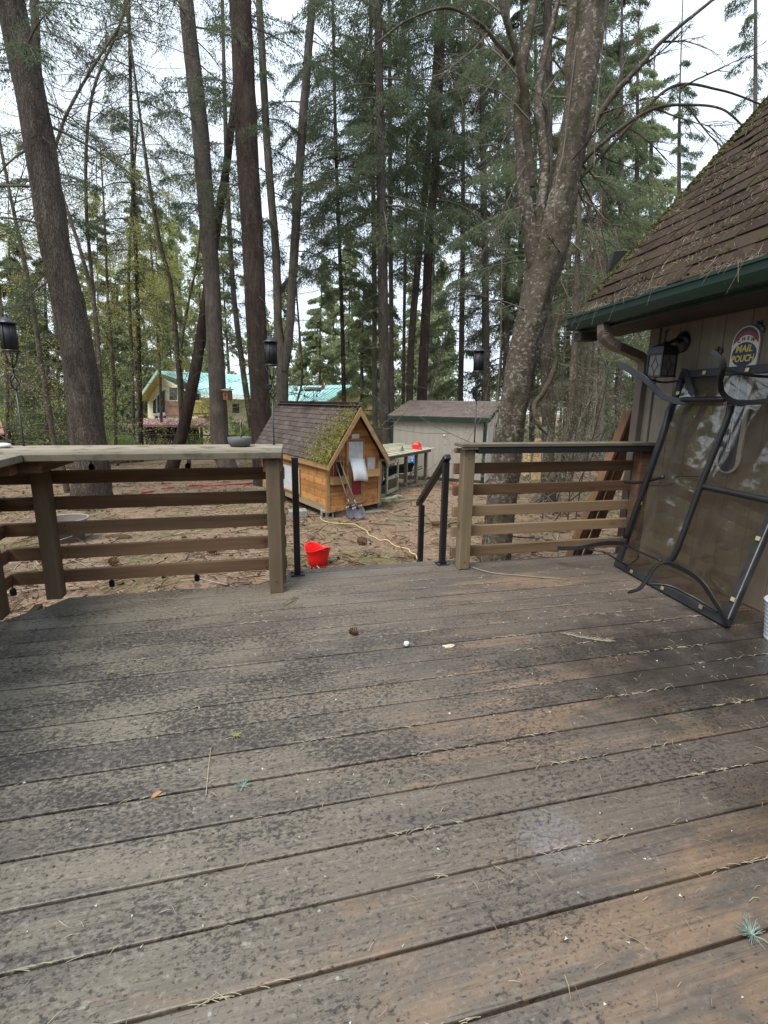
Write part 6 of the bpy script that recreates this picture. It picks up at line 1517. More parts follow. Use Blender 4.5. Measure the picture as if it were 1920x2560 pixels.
# --- pale green conifers beyond the coop and house
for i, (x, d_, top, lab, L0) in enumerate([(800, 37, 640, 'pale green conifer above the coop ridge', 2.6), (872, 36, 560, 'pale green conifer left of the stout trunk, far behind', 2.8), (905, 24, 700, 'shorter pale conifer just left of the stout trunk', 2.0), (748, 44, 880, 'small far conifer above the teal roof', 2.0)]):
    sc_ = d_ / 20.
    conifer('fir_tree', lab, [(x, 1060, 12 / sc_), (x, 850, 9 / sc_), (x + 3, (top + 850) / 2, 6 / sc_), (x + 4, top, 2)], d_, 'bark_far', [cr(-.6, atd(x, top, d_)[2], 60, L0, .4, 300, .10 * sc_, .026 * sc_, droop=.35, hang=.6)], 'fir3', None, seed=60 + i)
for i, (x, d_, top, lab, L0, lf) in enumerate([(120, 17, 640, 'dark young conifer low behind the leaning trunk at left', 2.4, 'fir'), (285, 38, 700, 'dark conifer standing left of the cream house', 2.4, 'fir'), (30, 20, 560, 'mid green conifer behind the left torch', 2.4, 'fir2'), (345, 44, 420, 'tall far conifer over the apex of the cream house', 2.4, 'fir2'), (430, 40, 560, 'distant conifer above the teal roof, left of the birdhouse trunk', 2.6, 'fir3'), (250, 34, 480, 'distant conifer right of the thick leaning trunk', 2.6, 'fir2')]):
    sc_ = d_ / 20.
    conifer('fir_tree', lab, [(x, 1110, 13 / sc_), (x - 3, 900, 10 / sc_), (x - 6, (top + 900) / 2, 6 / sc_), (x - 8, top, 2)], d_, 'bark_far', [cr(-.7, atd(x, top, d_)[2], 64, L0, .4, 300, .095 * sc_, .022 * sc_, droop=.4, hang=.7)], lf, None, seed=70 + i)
# long feathery boughs high on the left: trees whose trunks stand out of frame or behind
for i, (x, d_, lab) in enumerate([(330, 20, 'tall thin conifer with drooping boughs between leaning and birdhouse trunks'), (840, 21, 'tall conifer with dark hanging boughs right of the forked stems')]):
    conifer('fir_tree', lab, [(x + 22, 1080, 11), (x + 14, 760, 10), (x, 380, 9), (x - 8, 0, 7), (x - 16, -350, 5)], d_, 'bark2', [cr(4.2 if i == 0 else 5.2, 14, 44 if i == 0 else 60, 2.4, 1.8, 300 if i == 0 else 420, .10, .02, droop=.6, hang=1.0)], 'fir', (2, 9, 80, 1.5), seed=80 + i)

# --- bare broad-leaved trees: recursive twigs
def twiggy(rg, S, d_, L, r, lev, out, grav=.05, spread=.6, kids=(5, 5, 4), wob=.12):
    tt = np.linspace(0, 1, 5); P = [np.array(S, float)]; dd = np.array(d_, float) / np.linalg.norm(d_)
    for i in range(4):
        dd = dd + rg.normal(0, wob, 3) + np.array([0, 0, -grav]); dd /= np.linalg.norm(dd); P.append(P[-1] + dd * L / 4)
    P = np.array(P); out.append((P, r * (1.08 - tt * .85)))
    if lev <= 0: return
    for k in range(kids[lev - 1]):
        t0 = rg.uniform(.18, 1.); i0 = min(int(t0 * 4), 3); fr = t0 * 4 - i0; q = P[i0] * (1 - fr) + P[i0 + 1] * fr; tg = P[i0 + 1] - P[i0]; tg /= np.linalg.norm(tg)
        nd_ = unit(tg + rg.normal(0, spread, 3)); twiggy(rg, q, nd_, L * rg.uniform(.3, .6), r * rg.uniform(.3, .55), lev - 1, out, grav, spread, kids, wob)
def twig_obj(name, out, mat, par, n=3): return lines_obj(name, np.array([o[0] for o in out]), np.array([o[1] for o in out]), mat, par, n, kind='stuff')
def leaves_on(rg, out, per, size, mat, par, name='leaves', minr=1e9):
    P = np.concatenate([o[0][2:] for o in out if o[1][0] < minr]); n = len(P) * per; idx = rg.integers(0, len(P), n)
    Q = P[idx] + rg.normal(0, size * 1.3, (n, 3)); V = cards(Q, unit(rg.normal(0, 1, (n, 3)) - np.array([0, 0, .5])), size * rg.uniform(.6, 1.3, n), size * .5 * rg.uniform(.6, 1.3, n), rg); return quads_obj(name, V, mat, par)

# the pale lichened alder by the deck
tA = thing('alder_tree', 'large pale lichen mottled tree with forked mossy stems beside the shed', 'tree', tuple(atg(1236, 1412)))
dA = float((np.array(tA.location) - CP) @ HF)
def A_(pts, dd=0.):
    n_ = len(pts); Q = [atd(x, y, dA + dd * (i / (n_ - 1))) for i, (x, y, _) in enumerate(pts)]
    return np.array(Q), np.array([w_ * depth(p) / FPX / 2 for p, (_, _, w_) in zip(Q, pts)])
P, R = A_([(1232, 1440, 76), (1238, 1404, 72), (1252, 1260, 72), (1268, 1112, 72), (1287, 1006, 67), (1310, 880, 74), (1348, 720, 78), (1372, 640, 90), (1400, 520, 74), (1413, 463, 66), (1440, 289, 64), (1463, 145, 68), (1482, 0, 74), (1505, -250, 60)])
trunk_mesh(P, R, 'trunk', MAT['alder'], tA, 24, .12, 51, .075)
for pts, nm in (([(1352, 730, 48), (1338, 650, 44), (1322, 560, 38), (1307, 463, 35), (1306, 380, 34), (1298, 289, 30), (1300, 200, 26), (1320, 90, 22), (1345, -60, 16)], 0), ([(1325, 470, 24), (1322, 400, 24), (1315, 300, 22), (1312, 231, 21), (1292, 130, 18), (1262, 40, 15), (1240, -60, 12)], 1), ([(1340, 600, 26), (1352, 520, 26), (1362, 420, 26), (1352, 330, 24), (1345, 250, 20), (1360, 140, 17), (1385, 50, 14), (1410, -80, 10)], 2), ([(1440, 300, 30), (1425, 180, 28), (1432, 80, 30), (1428, -60, 24)], 3),
                ([(1448, 380, 24), (1470, 340, 18), (1500, 285, 16), (1538, 231, 15), (1600, 165, 12), (1654, 104, 10), (1781, 0, 7), (1850, -60, 5)], 4), ([(1452, 410, 15), (1480, 380, 12), (1560, 315, 9), (1640, 270, 8), (1730, 262, 6), (1810, 275, 5), (1870, 330, 4)], 5), ([(1425, 470, 12), (1475, 420, 9), (1560, 330, 8), (1680, 217, 7), (1800, 225, 5), (1900, 260, 4)], 6),
                ([(1462, 120, 22), (1480, 60, 20), (1510, -20, 16), (1540, -120, 12)], 7), ([(1290, 160, 14), (1245, 110, 11), (1200, 60, 9), (1120, 20, 7), (1020, 50, 5), (940, 110, 4)], 8)):
    P, R = A_(pts, [.0, -.25, .15, .2, -.3, -.2, .1, .3, -.5][nm]); trunk_mesh(P, R, 'limb', MAT['alder'] if nm in (0, 2, 3) else MAT['alder2'], tA, 10, 0, 52 + nm, .03)
rgA = np.random.default_rng(77); outA = []
for pts, dd in (([(1322, 300), (1180, 215)], -.5), ([(1500, 285), (1640, 230)], -.4), ([(1600, 165), (1720, 90)], -.3), ([(1654, 104), (1760, 80)], -.5), ([(1350, 250), (1480, 60)], .3), ([(1640, 270), (1760, 330)], -.2), ([(1560, 315), (1700, 360)], .2), ([(1300, 200), (1180, 60)], -.4), ([(1262, 40), (1150, -80)], 0), ([(1385, 50), (1420, -120)], -.4), ([(1452, 410), (1530, 520)], .2), ([(1445, 440), (1545, 620)], .3), ([(1440, 460), (1500, 700)], .1), ([(1700, 220), (1850, 130)], -.3), ([(1781, 0), (1900, -60)], -.3), ([(1310, 420), (1240, 560)], -.3), ([(1480, 380), (1600, 420)], .3), ([(1720, 262), (1830, 380)], -.2), ([(1430, 400), (1560, 240)], -.6), ([(1530, 240), (1610, 60)], .1), ([(1320, 480), (1210, 640)], .2), ([(1460, 500), (1560, 560)], -.3), ([(1420, 600), (1500, 640)], -.3), ([(1410, 640), (1330, 560)], -.4), ([(1345, 780), (1200, 740)], -.2), ([(1400, 700), (1480, 860)], -.3), ([(1290, 130), (1180, 250)], -.2), ([(1240, 60), (1090, 180)], -.3), ([(1300, 289), (1200, 420)], .4)):
    a = atd(*pts[0], dA + dd * .3); b_ = atd(*pts[1], dA + dd); L = np.linalg.norm(b_ - a); twiggy(rgA, a, b_ - a, L * 1.15, .011, 2, outA, .03, .5, (6, 7, 4), .1)
twig_obj('twigs', outA, MAT['twig'], tA)
# crooked low dark branch and hanging vines
for i, pts in enumerate(([(1372, 890, 10), (1392, 960, 11), (1388, 1000, 11), (1362, 1030, 12), (1337, 1010 + 0, 11)], )): pass
P, R = A_([(1400, 780, 11), (1383, 850, 12), (1390, 900, 12), (1375, 950, 13), (1355, 985, 14), (1337, 1010, 13), (1337, 1035, 13), (1350, 1065, 13), (1372, 1085, 12), (1377, 1110, 12), (1378, 1150, 11), (1368, 1190, 9)], -.35); trunk_mesh(P, R, 'crooked_branch', MAT['alder2'], tA, 9, 0, 71, .04)
for i, pts in enumerate(([(1455, 0, 3), (1430, 200, 3), (1408, 380, 4), (1390, 460, 3), (1385, 600, 2)], [(1518, 10, 3), (1505, 130, 3), (1490, 300, 3), (1485, 420, 3)], [(1255, 640, 3), (1250, 900, 2), (1232, 1110, 2)], [(1447, 640, 4), (1470, 560, 3), (1510, 700, 3), (1520, 780, 3)])):
    P, R = A_(pts, -.4); trunk_mesh(P, R, 'hanging_stem', MAT['twig'], tA, 6, 0, 80 + i, .02)
# twiggy undergrowth on the right
for i, (x, y, d_, lab, n_) in enumerate([(1420, 1120, 8.8, 'tangle of bare twigs behind the right railing nearest the pale tree', 9), (1500, 1120, 10.5, 'tangle of bare pale twigs left of the leaning planks', 9), (1560, 1080, 12.5, 'tangle of bare twigs under the gutter downspout', 9), (1300, 1130, 11.5, 'bare bush between the shed and the pale tree', 5)]):
    B_ = atd(x, y, d_); B_[2] = gz(B_[0], B_[1]); rgk = np.random.default_rng(300 + i); out_ = []
    t = thing('bare_bush', lab, 'bush', tuple(B_))
    for k in range(n_):
        twiggy(rgk, B_ + np.array([rgk.normal(0, .35), rgk.normal(0, .35), 0]), np.array([rgk.normal(0, .5), rgk.normal(0, .4), 1.]), rgk.uniform(2.0, 4.2) * (.35 if i == 3 else 1), .014, 3, out_, .05, .6, (3, 4, 4), .12)
    twig_obj('twigs', out_, MAT['twigpale'] if i % 2 else MAT['twig'], t)
    leaves_on(rgk, out_, 1 if i < 3 else 1, .035, MAT['fir3'], t, 'buds', .006)

# left broad-leaved trees with young leaves
def slender(label, pts, d_, mat, nbr, leafper, seed, leafsize=.045, L=(1.0, 2.4), z0f=.15, up=.5):
    P, R = trunk_px(pts, d_); g = float(gz(P[0][0], P[0][1])); 
    if P[0][2] > g: P = np.vstack([[P[0][0], P[0][1], g - .05], P]); R = np.concatenate([[R[0] * 1.1], R])
    t = thing('young_alder', label, 'tree', (P[0][0], P[0][1], g)); trunk_mesh(P, R, 'trunk', MAT[mat], t, 9, 0, seed, .05)
    rg = np.random.default_rng(500 + seed); out_ = []; C_ = np.array(curve(P, 8))
    for k in range(nbr):
        q = C_[int(rg.uniform(z0f, .99) * (len(C_) - 1))]; a = rg.random() * 2 * pi
        twiggy(rg, q, np.array([cos(a), sin(a), rg.uniform(-.1, up)]), rg.uniform(*L), .014, 2, out_, .02, .55, (5, 5, 4), .11)
    twig_obj('twigs', out_, MAT['twig'], t)
    if leafper: leaves_on(rg, out_, leafper, leafsize, MAT['leafy'], t, 'leaves', .008)
    return t
slender('slender pale crooked tree left of the thick leaning trunk', [(171, 1245, 15), (154, 1163, 14), (135, 1108, 12), (119, 999, 12), (103, 914, 12), (91, 826, 11), (75, 723, 10), (60, 648, 10), (41, 560, 9), (28, 500, 8), (8, 400, 7), (-10, 300, 6)], 11.5, 'alder2', 34, 1, 1, .04)
slender('thin leafy tree with budding twigs left of the cream house', [(335, 1110, 8), (330, 900, 8), (322, 700, 7), (330, 500, 6), (345, 300, 4)], 21, 'alder2', 40, 4, 2, .06, (1.2, 2.6), .42)
slender('thin yellow green tree above the cream house gable', [(405, 1090, 7), (398, 900, 7), (385, 720, 6), (372, 560, 4)], 24, 'alder2', 36, 4, 3, .065, (1.0, 2.2), .55)
slender('thin yellow green tree right of the thick leaning trunk', [(290, 1120, 8), (285, 950, 8), (270, 760, 7), (262, 560, 5), (250, 360, 3)], 18, 'alder2', 40, 4, 4, .05, (1.2, 2.8), .25)
slender('tall budding tree in the gap at the upper left', [(250, 1120, 9), (238, 800, 9), (215, 500, 8), (228, 250, 7), (300, 60, 5), (330, -80, 4)], 15.5, 'alder2', 50, 1, 5, .04, (1.2, 3.2), .3)
slender('leaning budding tree at the far left edge', [(20, 1120, 9), (15, 900, 9), (-5, 700, 8), (-25, 450, 6)], 14, 'alder2', 40, 2, 6, .05, (1.2, 2.8))
slender('thin pale far tree just left of the thick leaning trunk', [(150, 1110, 8), (141, 842, 8), (119, 685, 7), (100, 590, 7), (88, 400, 5)], 20, 'bark_far', 36, 4, 7, .07, (1.2, 2.6))
slender('budding tree between the forked stems and the coop ridge', [(735, 1040, 5), (755, 950, 5), (748, 820, 5), (735, 640, 4), (730, 420, 3)], 19, 'alder2', 40, 1, 8, .05, (1.0, 2.4))
slender('thin budding tree in the gap between birdhouse trunk and slanting trunk', [(470, 1100, 7), (452, 905, 7), (470, 764, 6), (495, 638, 5), (505, 480, 4)], 18.5, 'alder2', 36, 3, 9, .055, (1.0, 2.4))
# branches with a curve that cross in front of the sky at upper left
tw = thing('budding_tree', 'bare tree reaching twigs across the sky at upper left', 'tree', tuple(atg(262, 1210)))
rg = np.random.default_rng(9); out_ = []
P, R = trunk_px([(262, 1215, 10), (258, 1100, 10), (240, 800, 10), (205, 640, 9), (140, 430, 8), (150, 330, 8), (190, 240, 7), (250, 140, 6), (300, 60, 5), (330, -40, 4)], 12.5); trunk_mesh(P, R, 'trunk', MAT['alder2'], tw, 8, 0, 3, .04)
C_ = np.array(curve(P, 8))
for k in range(40):
    q = C_[int(rg.uniform(.4, .99) * (len(C_) - 1))]; a = rg.random() * 2 * pi; twiggy(rg, q, np.array([cos(a), sin(a), rg.uniform(-.1, .7)]), rg.uniform(1.0, 2.6), .010, 2, out_, .0, .5, (5, 5, 4), .1)
twig_obj('twigs', out_, MAT['twig'], tw); leaves_on(rg, out_, 1, .03, MAT['twigpale'], tw, 'buds', .006)

# shrubs by the fence
for i, (x, d_, lab, h_) in enumerate([(255, 19.5, 'bright green shrub right of the thick trunk at the fence', 1.1), (60, 18, 'green shrub beneath the left torch', 1.4), (150, 20, 'bushy green shrub at the fence left of the thick trunk', 1.3), (330, 20.0, 'low twiggy shrub in front of the pinkish heap', .8), (600, 22, 'green shrub between the birdhouse trunk and darkest trunk', 1.6)]):
    B_ = atd(x, 1120, d_); B_[2] = gz(B_[0], B_[1]); rgk = np.random.default_rng(700 + i); out_ = []
    t = thing('shrub', lab, 'shrub', tuple(B_))
    for k in range(14): twiggy(rgk, B_ + np.array([rgk.normal(0, .4), rgk.normal(0, .3), 0]), np.array([rgk.normal(0, .4), rgk.normal(0, .3), 1.]), h_ * rgk.uniform(.7, 1.3), .012, 2, out_, .03, .6, (4, 4, 3), .12)
    twig_obj('twigs', out_, MAT['twig'], t); leaves_on(rgk, out_, 9, .06, MAT['bush'] if i != 3 else MAT['fir3'], t)
# birdhouse nailed to the birdhouse trunk
zB = zm(330, 900, 590 / 1659.)
BP = atd(*zB(672, 245), 15.75); kk = depth(BP) / FPX * 590 / 1659.
t = thing('birdhouse', 'small weathered wooden birdhouse fixed to the grey trunk', 'birdhouse', BP, YAW - .5)
MB().box(-24 * kk, 24 * kk, -.1, .1, -36 * kk, 30 * kk).build('box', MAT['plank'], t, local=True, bevel=.004)
MB().prism([(-32 * kk, -.14, 30 * kk), (34 * kk, -.14, 24 * kk), (34 * kk, .12, 36 * kk), (-32 * kk, .12, 42 * kk)], (0, 0, .02)).build('roof', MAT['greywood'], t, local=True)
m = MB().lathe([(.028, 0), (.028, .004), (1e-7, .005)], n=12); m.v = [(x, -.102 - z, y) for x, y, z in m.v]; m.build('entrance_hole', MAT['darkin'], t, local=True)
m = MB().box(-.01, .01, .1, .14, -.2, .25); m.build('mounting_slat', MAT['greywood'], t, local=True)

# far woods: one mass of trees that closes the horizon
rg = np.random.default_rng(2024); Vs, Ls, Rs, Tp, Tr = [], [], [], [], []
for i in range(105):
    ang = YAW * -1 + radians(rg.uniform(-52, 52)); d_ = rg.uniform(42, 75); B_ = np.array([sin(ang) * d_, cos(ang) * d_, 0]); B_[2] = gz(B_[0], B_[1]); hh = rg.uniform(9, 22)
    ax_ = np.array([B_, B_ + [rg.normal(0, .3), 0, hh]]); V, PL, RR = conifer_crown(rg, None, ax_, B_[2] + rg.uniform(.2, 2.5), B_[2] + hh, 34, rg.uniform(2.2, 3.4), .5, 24, .50, .18, droop=.35, hang=.6); Vs.append(V)
    tt = np.linspace(0, 1, 5); Tp.append(ax_[0] + (ax_[1] - ax_[0]) * tt[:, None]); Tr.append(.22 * (1.05 - tt))
n = 26000; an_ = -YAW + rg.uniform(-2.2, .95, n); d_ = rg.uniform(30, 48, n); Pu = np.stack([np.sin(an_) * d_, np.cos(an_) * d_, rg.random(n) ** 1.4 * 4.2], 1)
hmod = .55 + .45 * np.sin(an_ * 31) * np.sin(an_ * 13 + 1); Pu[:, 2] = Pu[:, 2] * hmod + gz(Pu[:, 0], Pu[:, 1]); n2 = 20000; a2 = rg.uniform(-2.3, -.82, n2); d2 = rg.uniform(14, 26, n2); Pl = np.stack([np.sin(a2) * d2, np.cos(a2) * d2, rg.random(n2) ** 1.2 * (5.5 + 2 * np.sin(a2 * 17))], 1); Pl[:, 2] += gz(Pl[:, 0], Pl[:, 1]); Pu = np.concatenate([Pu, Pl]); n = len(Pu); quads_obj('undergrowth', cards(Pu, unit(rg.normal(0, 1, (n, 3))), .34, .16, rg), MAT['fir2'], None, kind='stuff')
for i in range(34):
    ang = radians(rg.uniform(-115, -42)); d_ = rg.uniform(17, 38); B_ = np.array([sin(ang) * d_, cos(ang) * d_, 0])
    if B_ @ HR > -.86 * (B_ @ HF): continue
    B_[2] = gz(B_[0], B_[1]); hh = rg.uniform(5, 10); ax_ = np.array([B_, B_ + [rg.normal(0, .3), 0, hh]])
    V, PL, RR = conifer_crown(rg, None, ax_, B_[2] + .3, B_[2] + hh, 30, 2.4, .5, 24, .36, .13, droop=.35, hang=.6); Vs.append(V)
    tt = np.linspace(0, 1, 5); Tp.append(ax_[0] + (ax_[1] - ax_[0]) * tt[:, None]); Tr.append(.2 * (1.05 - tt))
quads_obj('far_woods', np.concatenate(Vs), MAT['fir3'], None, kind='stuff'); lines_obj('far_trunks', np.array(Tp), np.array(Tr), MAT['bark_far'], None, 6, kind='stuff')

# ================================================================== LITTER
rg = np.random.default_rng(31)
def litter(name, n, mat, Lr, r, area=None, lift=.012, pts=None):
    if pts is None:
        d_ = 3.9 + (rg.random(n) ** 1.25) * 15; lat = (rg.random(n) - .5) * 1.75 * d_; P = CP[None] + HF * d_[:, None] + HR * lat[:, None]
        P = P[(P[:, 1] > 3.7)]; P[:, 2] = gz(P[:, 0], P[:, 1]) + lift
    else: P = pts
    m = len(P); th = rg.random(m) * 2 * pi; L = rg.uniform(*Lr, m); dv_ = np.stack([np.cos(th), np.sin(th), rg.normal(0, .13, m)], 1) * (L / 2)[:, None]
    bend = np.stack([-np.sin(th), np.cos(th), np.zeros(m)], 1) * (rg.normal(0, .05, m) * L)[:, None]
    PL = np.stack([P - dv_, P + bend + [0, 0, .004], P + dv_], 1); RR = np.stack([np.full(m, r * .7), np.full(m, r), np.full(m, r * .5)], 1) * rg.uniform(.6, 1.4, m)[:, None]
    return lines_obj(name, PL, RR, MAT[mat], None, 3, kind='stuff')
litter('rust_needle_litter', 13000, 'needle_red', (.05, .16), .0035)
litter('pale_needle_litter', 7500, 'needle_pale', (.05, .18), .003)
litter('dark_twig_litter', 3200, 'needle_dark', (.08, .5), .006)
litter('fallen_sticks', 260, 'twigpale', (.25, 1.1), .008)
nC = 70; d_ = 4.2 + rg.random(nC) * 9; lat = (rg.random(nC) - .5) * 1.6 * d_; Pc_ = CP + HF * d_[:, None] + HR * lat[:, None]; mC = MB()
for p in Pc_:
    if p[1] < 3.9: continue
    z0_ = float(gz(p[0], p[1])) + .03; a_ = random.random() * 6.3; L_c = random.uniform(.05, .09); dd_ = np.array([cos(a_), sin(a_), 0]) * L_c / 2
    c0 = np.array([p[0], p[1], z0_]); mC.tube([c0 - dd_, c0 - dd_ * .5, c0 + dd_ * .3, c0 + dd_], np.array([.012, .026, .022, .006]), 6)
mC.build('scattered_cones', MAT['cone'], None, True, kind='stuff')
# bark chips and cones in the yard
n = 2600; d_ = 3.9 + rg.random(n) ** 1.2 * 12; lat = (rg.random(n) - .5) * 1.7 * d_; P = CP + HF * d_[:, None] + HR * lat[:, None]; P = P[P[:, 1] > 3.7]; P[:, 2] = gz(P[:, 0], P[:, 1]) + .015
quads_obj('bark_chips', cards(P, unit(rg.normal(0, 1, (len(P), 3)) * [1, 1, .25]), rg.uniform(.03, .10, len(P)), rg.uniform(.02, .05, len(P)), rg), MAT['needle_dark'], None, kind='stuff')
# moss and grass tufts
n = 26000; d_ = 5.5 + rg.random(n) * 14; lat = (rg.random(n) - .5) * 1.7 * d_; P = CP + HF * d_[:, None] + HR * lat[:, None]
msk = (np.sin(P[:, 0] * .9 + 1.3) + np.sin(P[:, 1] * .8 - .4) + np.sin(P[:, 0] * 2.3 + P[:, 1] * 1.7) * .6 + rg.normal(0, .35, n)) > .75; P = P[msk & (P[:, 1] > 4.5)]; P[:, 2] = gz(P[:, 0], P[:, 1]) + .02
quads_obj('moss_tufts', cards(P, unit(rg.normal(0, 1, (len(P), 3)) * [1, 1, .5] + [0, 0, .4]), rg.uniform(.03, .07, len(P)), rg.uniform(.01, .025, len(P)), rg), MAT['mossg'], None, kind='stuff')
# needles on the deck, many lying in the gaps
n = 760; P = np.stack([rg.uniform(-1.4, 2.6, n), rg.uniform(.3, 3.3, n) ** 1.0, np.full(n, .0035)], 1)
ing = rg.random(n) < .3; kq = np.round((P[:, 1] - Y0) / D); ing &= rg.random(n) < .3; P[ing, 1] = (Y0 + kq * D)[ing] + rg.normal(0, .004, ing.sum())
litter('deck_needles', 0, 'needle', (.016, .042), .0008, pts=P)
n = 5200; P = np.stack([rg.uniform(-1.4, 2.7, n), rg.uniform(.3, 3.3, n), np.full(n, .0)], 1); kq = np.round((P[:, 1] - Y0) / D); P[:, 1] = Y0 + kq * D + rg.normal(0, .0025, n)
den = np.sin(P[:, 0] * 5 + kq * 2.1) + np.sin(P[:, 0] * 13 + kq * 5.7) * .7; den = den + (P[:, 0] - .3) * .35 - np.maximum(P[:, 1] - 2, 0) * .6; den = den - .8 * (rg.random(len(den)) < .45); P = P[den > .7]; m_ = len(P); th = rg.normal(0, .35, m_); L = rg.uniform(.006, .022, m_)[:, None]; dv_ = np.stack([np.cos(th), np.sin(th), rg.normal(0, .15, m_)], 1) * L
lines_obj('gap_debris', np.stack([P - dv_, P + [0, 0, .002], P + dv_], 1), np.full((m_, 3), .0009), MAT['needle'], None, 3, kind='stuff')
n = 260; P = np.stack([rg.uniform(-1.3, 2.5, n), rg.uniform(.5, 3.2, n), np.full(n, .003)], 1); MAT['speck'] = plain('pale_specks', (.52, .52, .47), .9)
quads_obj('deck_specks', cards(P, unit(rg.normal(0, 1, (n, 3)) * [1, 1, .05]), rg.uniform(.004, .011, n), rg.uniform(.003, .008, n), rg), MAT['speck'], None, kind='stuff')

# single things lying on the deck
def dpos(x, y): p = atz(x * 1.1573, y * 1.1573, .0); return p
def pinecone(label, P, L=.045, r=.014, rz=0.):
    t = thing('pine_cone', label, 'pine cone', P, rz); m = MB()
    m.tube([(0, -L / 2, r), (0, -L * .25, r), (0, 0, r), (0, L * .3, r), (0, L / 2, r)], [r * .35, r * .75, r * .8, r * .55, r * .15], 8); m.build('core', MAT['cone'], t, True, True)
    m = MB()
    for i in range(46):
        s = i / 46; a = i * 2.4; rr_ = r * (1.15 - abs(s - .4) * 1.2); c = Vector((rr_ * cos(a), -L / 2 + L * s, r + rr_ * sin(a))); o_ = Vector((cos(a), .5, sin(a))) * r * .55; sd = Vector((-sin(a), 0, cos(a))) * r * .33
        m.add([c - sd, c + sd, c + o_ + sd * .5, c + o_ - sd * .5], [(0, 1, 2, 3)])
    m.build('scales', MAT['cone'], t, local=True)
pinecone('small brown pine cone lying on the middle of the deck', dpos(765, 1370), .05, .016, .8)
pinecone('pine cone on the yard ground above the red tub', np.array(atg(905, 1361)), .13, .045, .3); pinecone('pine cone on the yard ground right of the yellow cord', np.array(atg(1089, 1316)), .13, .04, 1.)
pinecone('pine cone on the ground seen under the bar near the middle', np.array(atg(531, 1385)), .13, .045, 2.); pinecone('pine cone on the ground seen beyond the lowest rail at left', np.array(atg(286, 1412)), .10, .04, 1.2)
P = dpos(878, 1396); t = thing('bottle_cap', 'small white and green cap standing on the deck', 'cap', P, .4)
MB().lathe([(.013, .006), (.014, .008), (.014, .02), (.012, .024), (1e-7, .025)], n=14).build('cap_top', MAT['white'], t, True, True); MB().lathe([(.010, 0), (.0115, .002), (.0115, .0065)], n=12).build('cap_base', MAT['green'], t, True, True)
P = dpos(968, 1398); t = thing('lichen_flake', 'flat pale yellow flake of lichen on the deck', 'flake', P); MAT['flake'] = plain('pale_lichen_flake', (.60, .55, .38), .9)
m = MB(); pr = [(cos(a) * (.028 + .01 * sin(3 * a + 1)), sin(a) * (.02 + .008 * cos(2 * a)), .001) for a in np.linspace(0, 2 * pi, 14, endpoint=False)]; m.prism(pr, (0, 0, .006)); m.build('flake_body', MAT['flake'], t, local=True)
m = MB(); m.prism([(x_ * .5 + .006, y_ * .5, .0075) for x_, y_, _ in pr], (0, 0, .004)); m.build('flake_fold', MAT['flake'], t, local=True)
P = dpos(338, 1718); t = thing('dry_leaf', 'small curled orange leaf on the left of the deck', 'leaf', P, .6); m = MB(); MAT['oleaf'] = plain('orange_dry_leaf', (.42, .2, .09), .8)
m.v = [(-.018, 0, .001), (-.006, -.009, .005), (.008, -.008, .006), (.02, 0, .004), (.008, .008, .006), (-.006, .009, .005), (0, 0, .002)]; m.f = [(0, 1, 6), (1, 2, 6), (2, 3, 6), (3, 4, 6), (4, 5, 6), (5, 0, 6)]; m.build('leaf_blade', MAT['oleaf'], t, local=True); MB().tube([(-.018, 0, .001), (-.03, .002, .002)], .0009, 4).build('leaf_stalk', MAT['oleaf'], t, True, True)
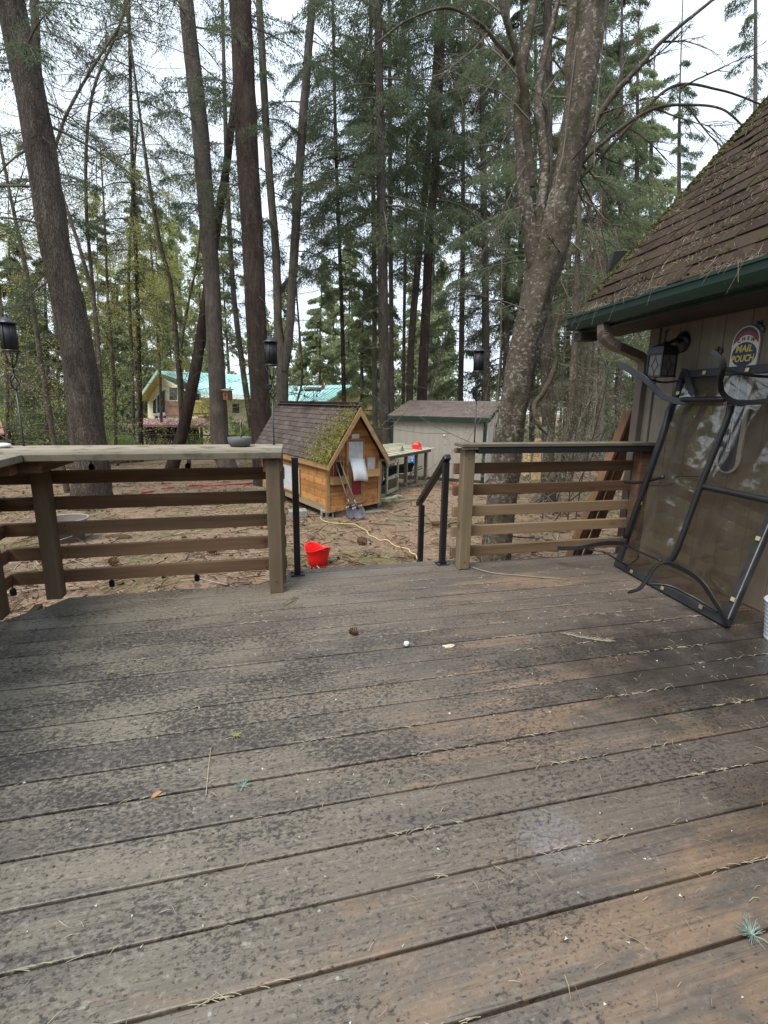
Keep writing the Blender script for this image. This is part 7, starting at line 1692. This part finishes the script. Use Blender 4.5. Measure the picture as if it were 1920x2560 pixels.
def sprig(label, P, n, L, mat, nl=.02, rz=0., curvy=.2, wdt=.0010):
    t = thing('sprig', label, 'sprig', P, rz); rr_ = np.random.default_rng(int(abs(P[0]) * 1000)); pts = [(L * (s - .5), curvy * L * (s - .5) ** 2, .004 + .003 * sin(s * 5)) for s in np.linspace(0, 1, 7)]
    MB().tube(pts, [.0013] * 6 + [.0006], 5).build('stem', MAT['needle'], t, True, True)
    star = L < .06; n = int(n * (.6 if star else .75))
    s = .75 + .25 * rr_.random(n) if star else rr_.random(n); c = np.stack([L * (s - .5), curvy * L * (s - .5) ** 2, np.full(n, .005)], 1)
    if star: a = rr_.uniform(-2.5, 2.5, n)
    else: a = np.where(rr_.random(n) < .5, -1, 1) * rr_.uniform(.35, 1.25, n)
    d_ = unit(np.stack([np.cos(a), np.sin(a), rr_.uniform(.0, .75 if star else .4, n)], 1)); ln = nl * rr_.uniform(.7, 1.15, n)[:, None]
    q = lines_obj('needles', np.stack([c, c + d_ * ln * .5 + [0, 0, .001], c + d_ * ln], 1), np.full((n, 3), wdt) * np.array([1, 1, .4]), MAT[mat], None, 3); q.parent = t
sprig('dull green fir sprig on the deck by the left railing post', dpos(628, 1301), 110, .13, 'mossg', .025, .9)
sprig('yellow green needle tuft on the deck left of centre', dpos(500, 1596), 60, .04, 'sprig', .028, .3)
sprig('pale needle tuft on the deck below the yellow green one', dpos(523, 1706), 34, .02, 'bluesprig', .034, 1.2)
sprig('tiny green needle tuft on the far left boards', dpos(236, 1457), 30, .02, 'sprig', .02, .5)
sprig('blue green fir sprig at the lower right picture edge', dpos(1640, 2030), 120, .04, 'bluesprig', .034, 2.2, wdt=.0009)
sprig('long dry yellowish frond lying on the deck before the table', dpos(1265, 1380), 130, .26, 'needle', .03, -.6, .3, .0007)
sprig('tiny yellow needle tuft on the right foreground boards', dpos(1035, 1250), 20, .03, 'sprig', .018, -.3)
o = lines_obj('dry_stalk', np.array([[dpos(456, 1617) + [0, 0, .003], dpos(451, 1660) + [0, 0, .012], dpos(445, 1722) + [0, 0, .003]]]), np.full((1, 3), .0011), MAT['needle'], None, 5); tag(o, 'single long straw stalk on the left foreground boards', 'stalk')
o = MB().tube(curve([dpos(1010, 1225) + [0, 0, .01], dpos(1060, 1240) + [0, 0, .012], dpos(1120, 1245) + [0, 0, .008], dpos(1170, 1250) + [0, 0, .01], dpos(1213, 1252) + [0, 0, .006]], 4), .0035, 5).build('fallen_twig', MAT['twigpale'], None, True); tag(o, 'long thin fallen twig at the deck edge before the right railing', 'twig')
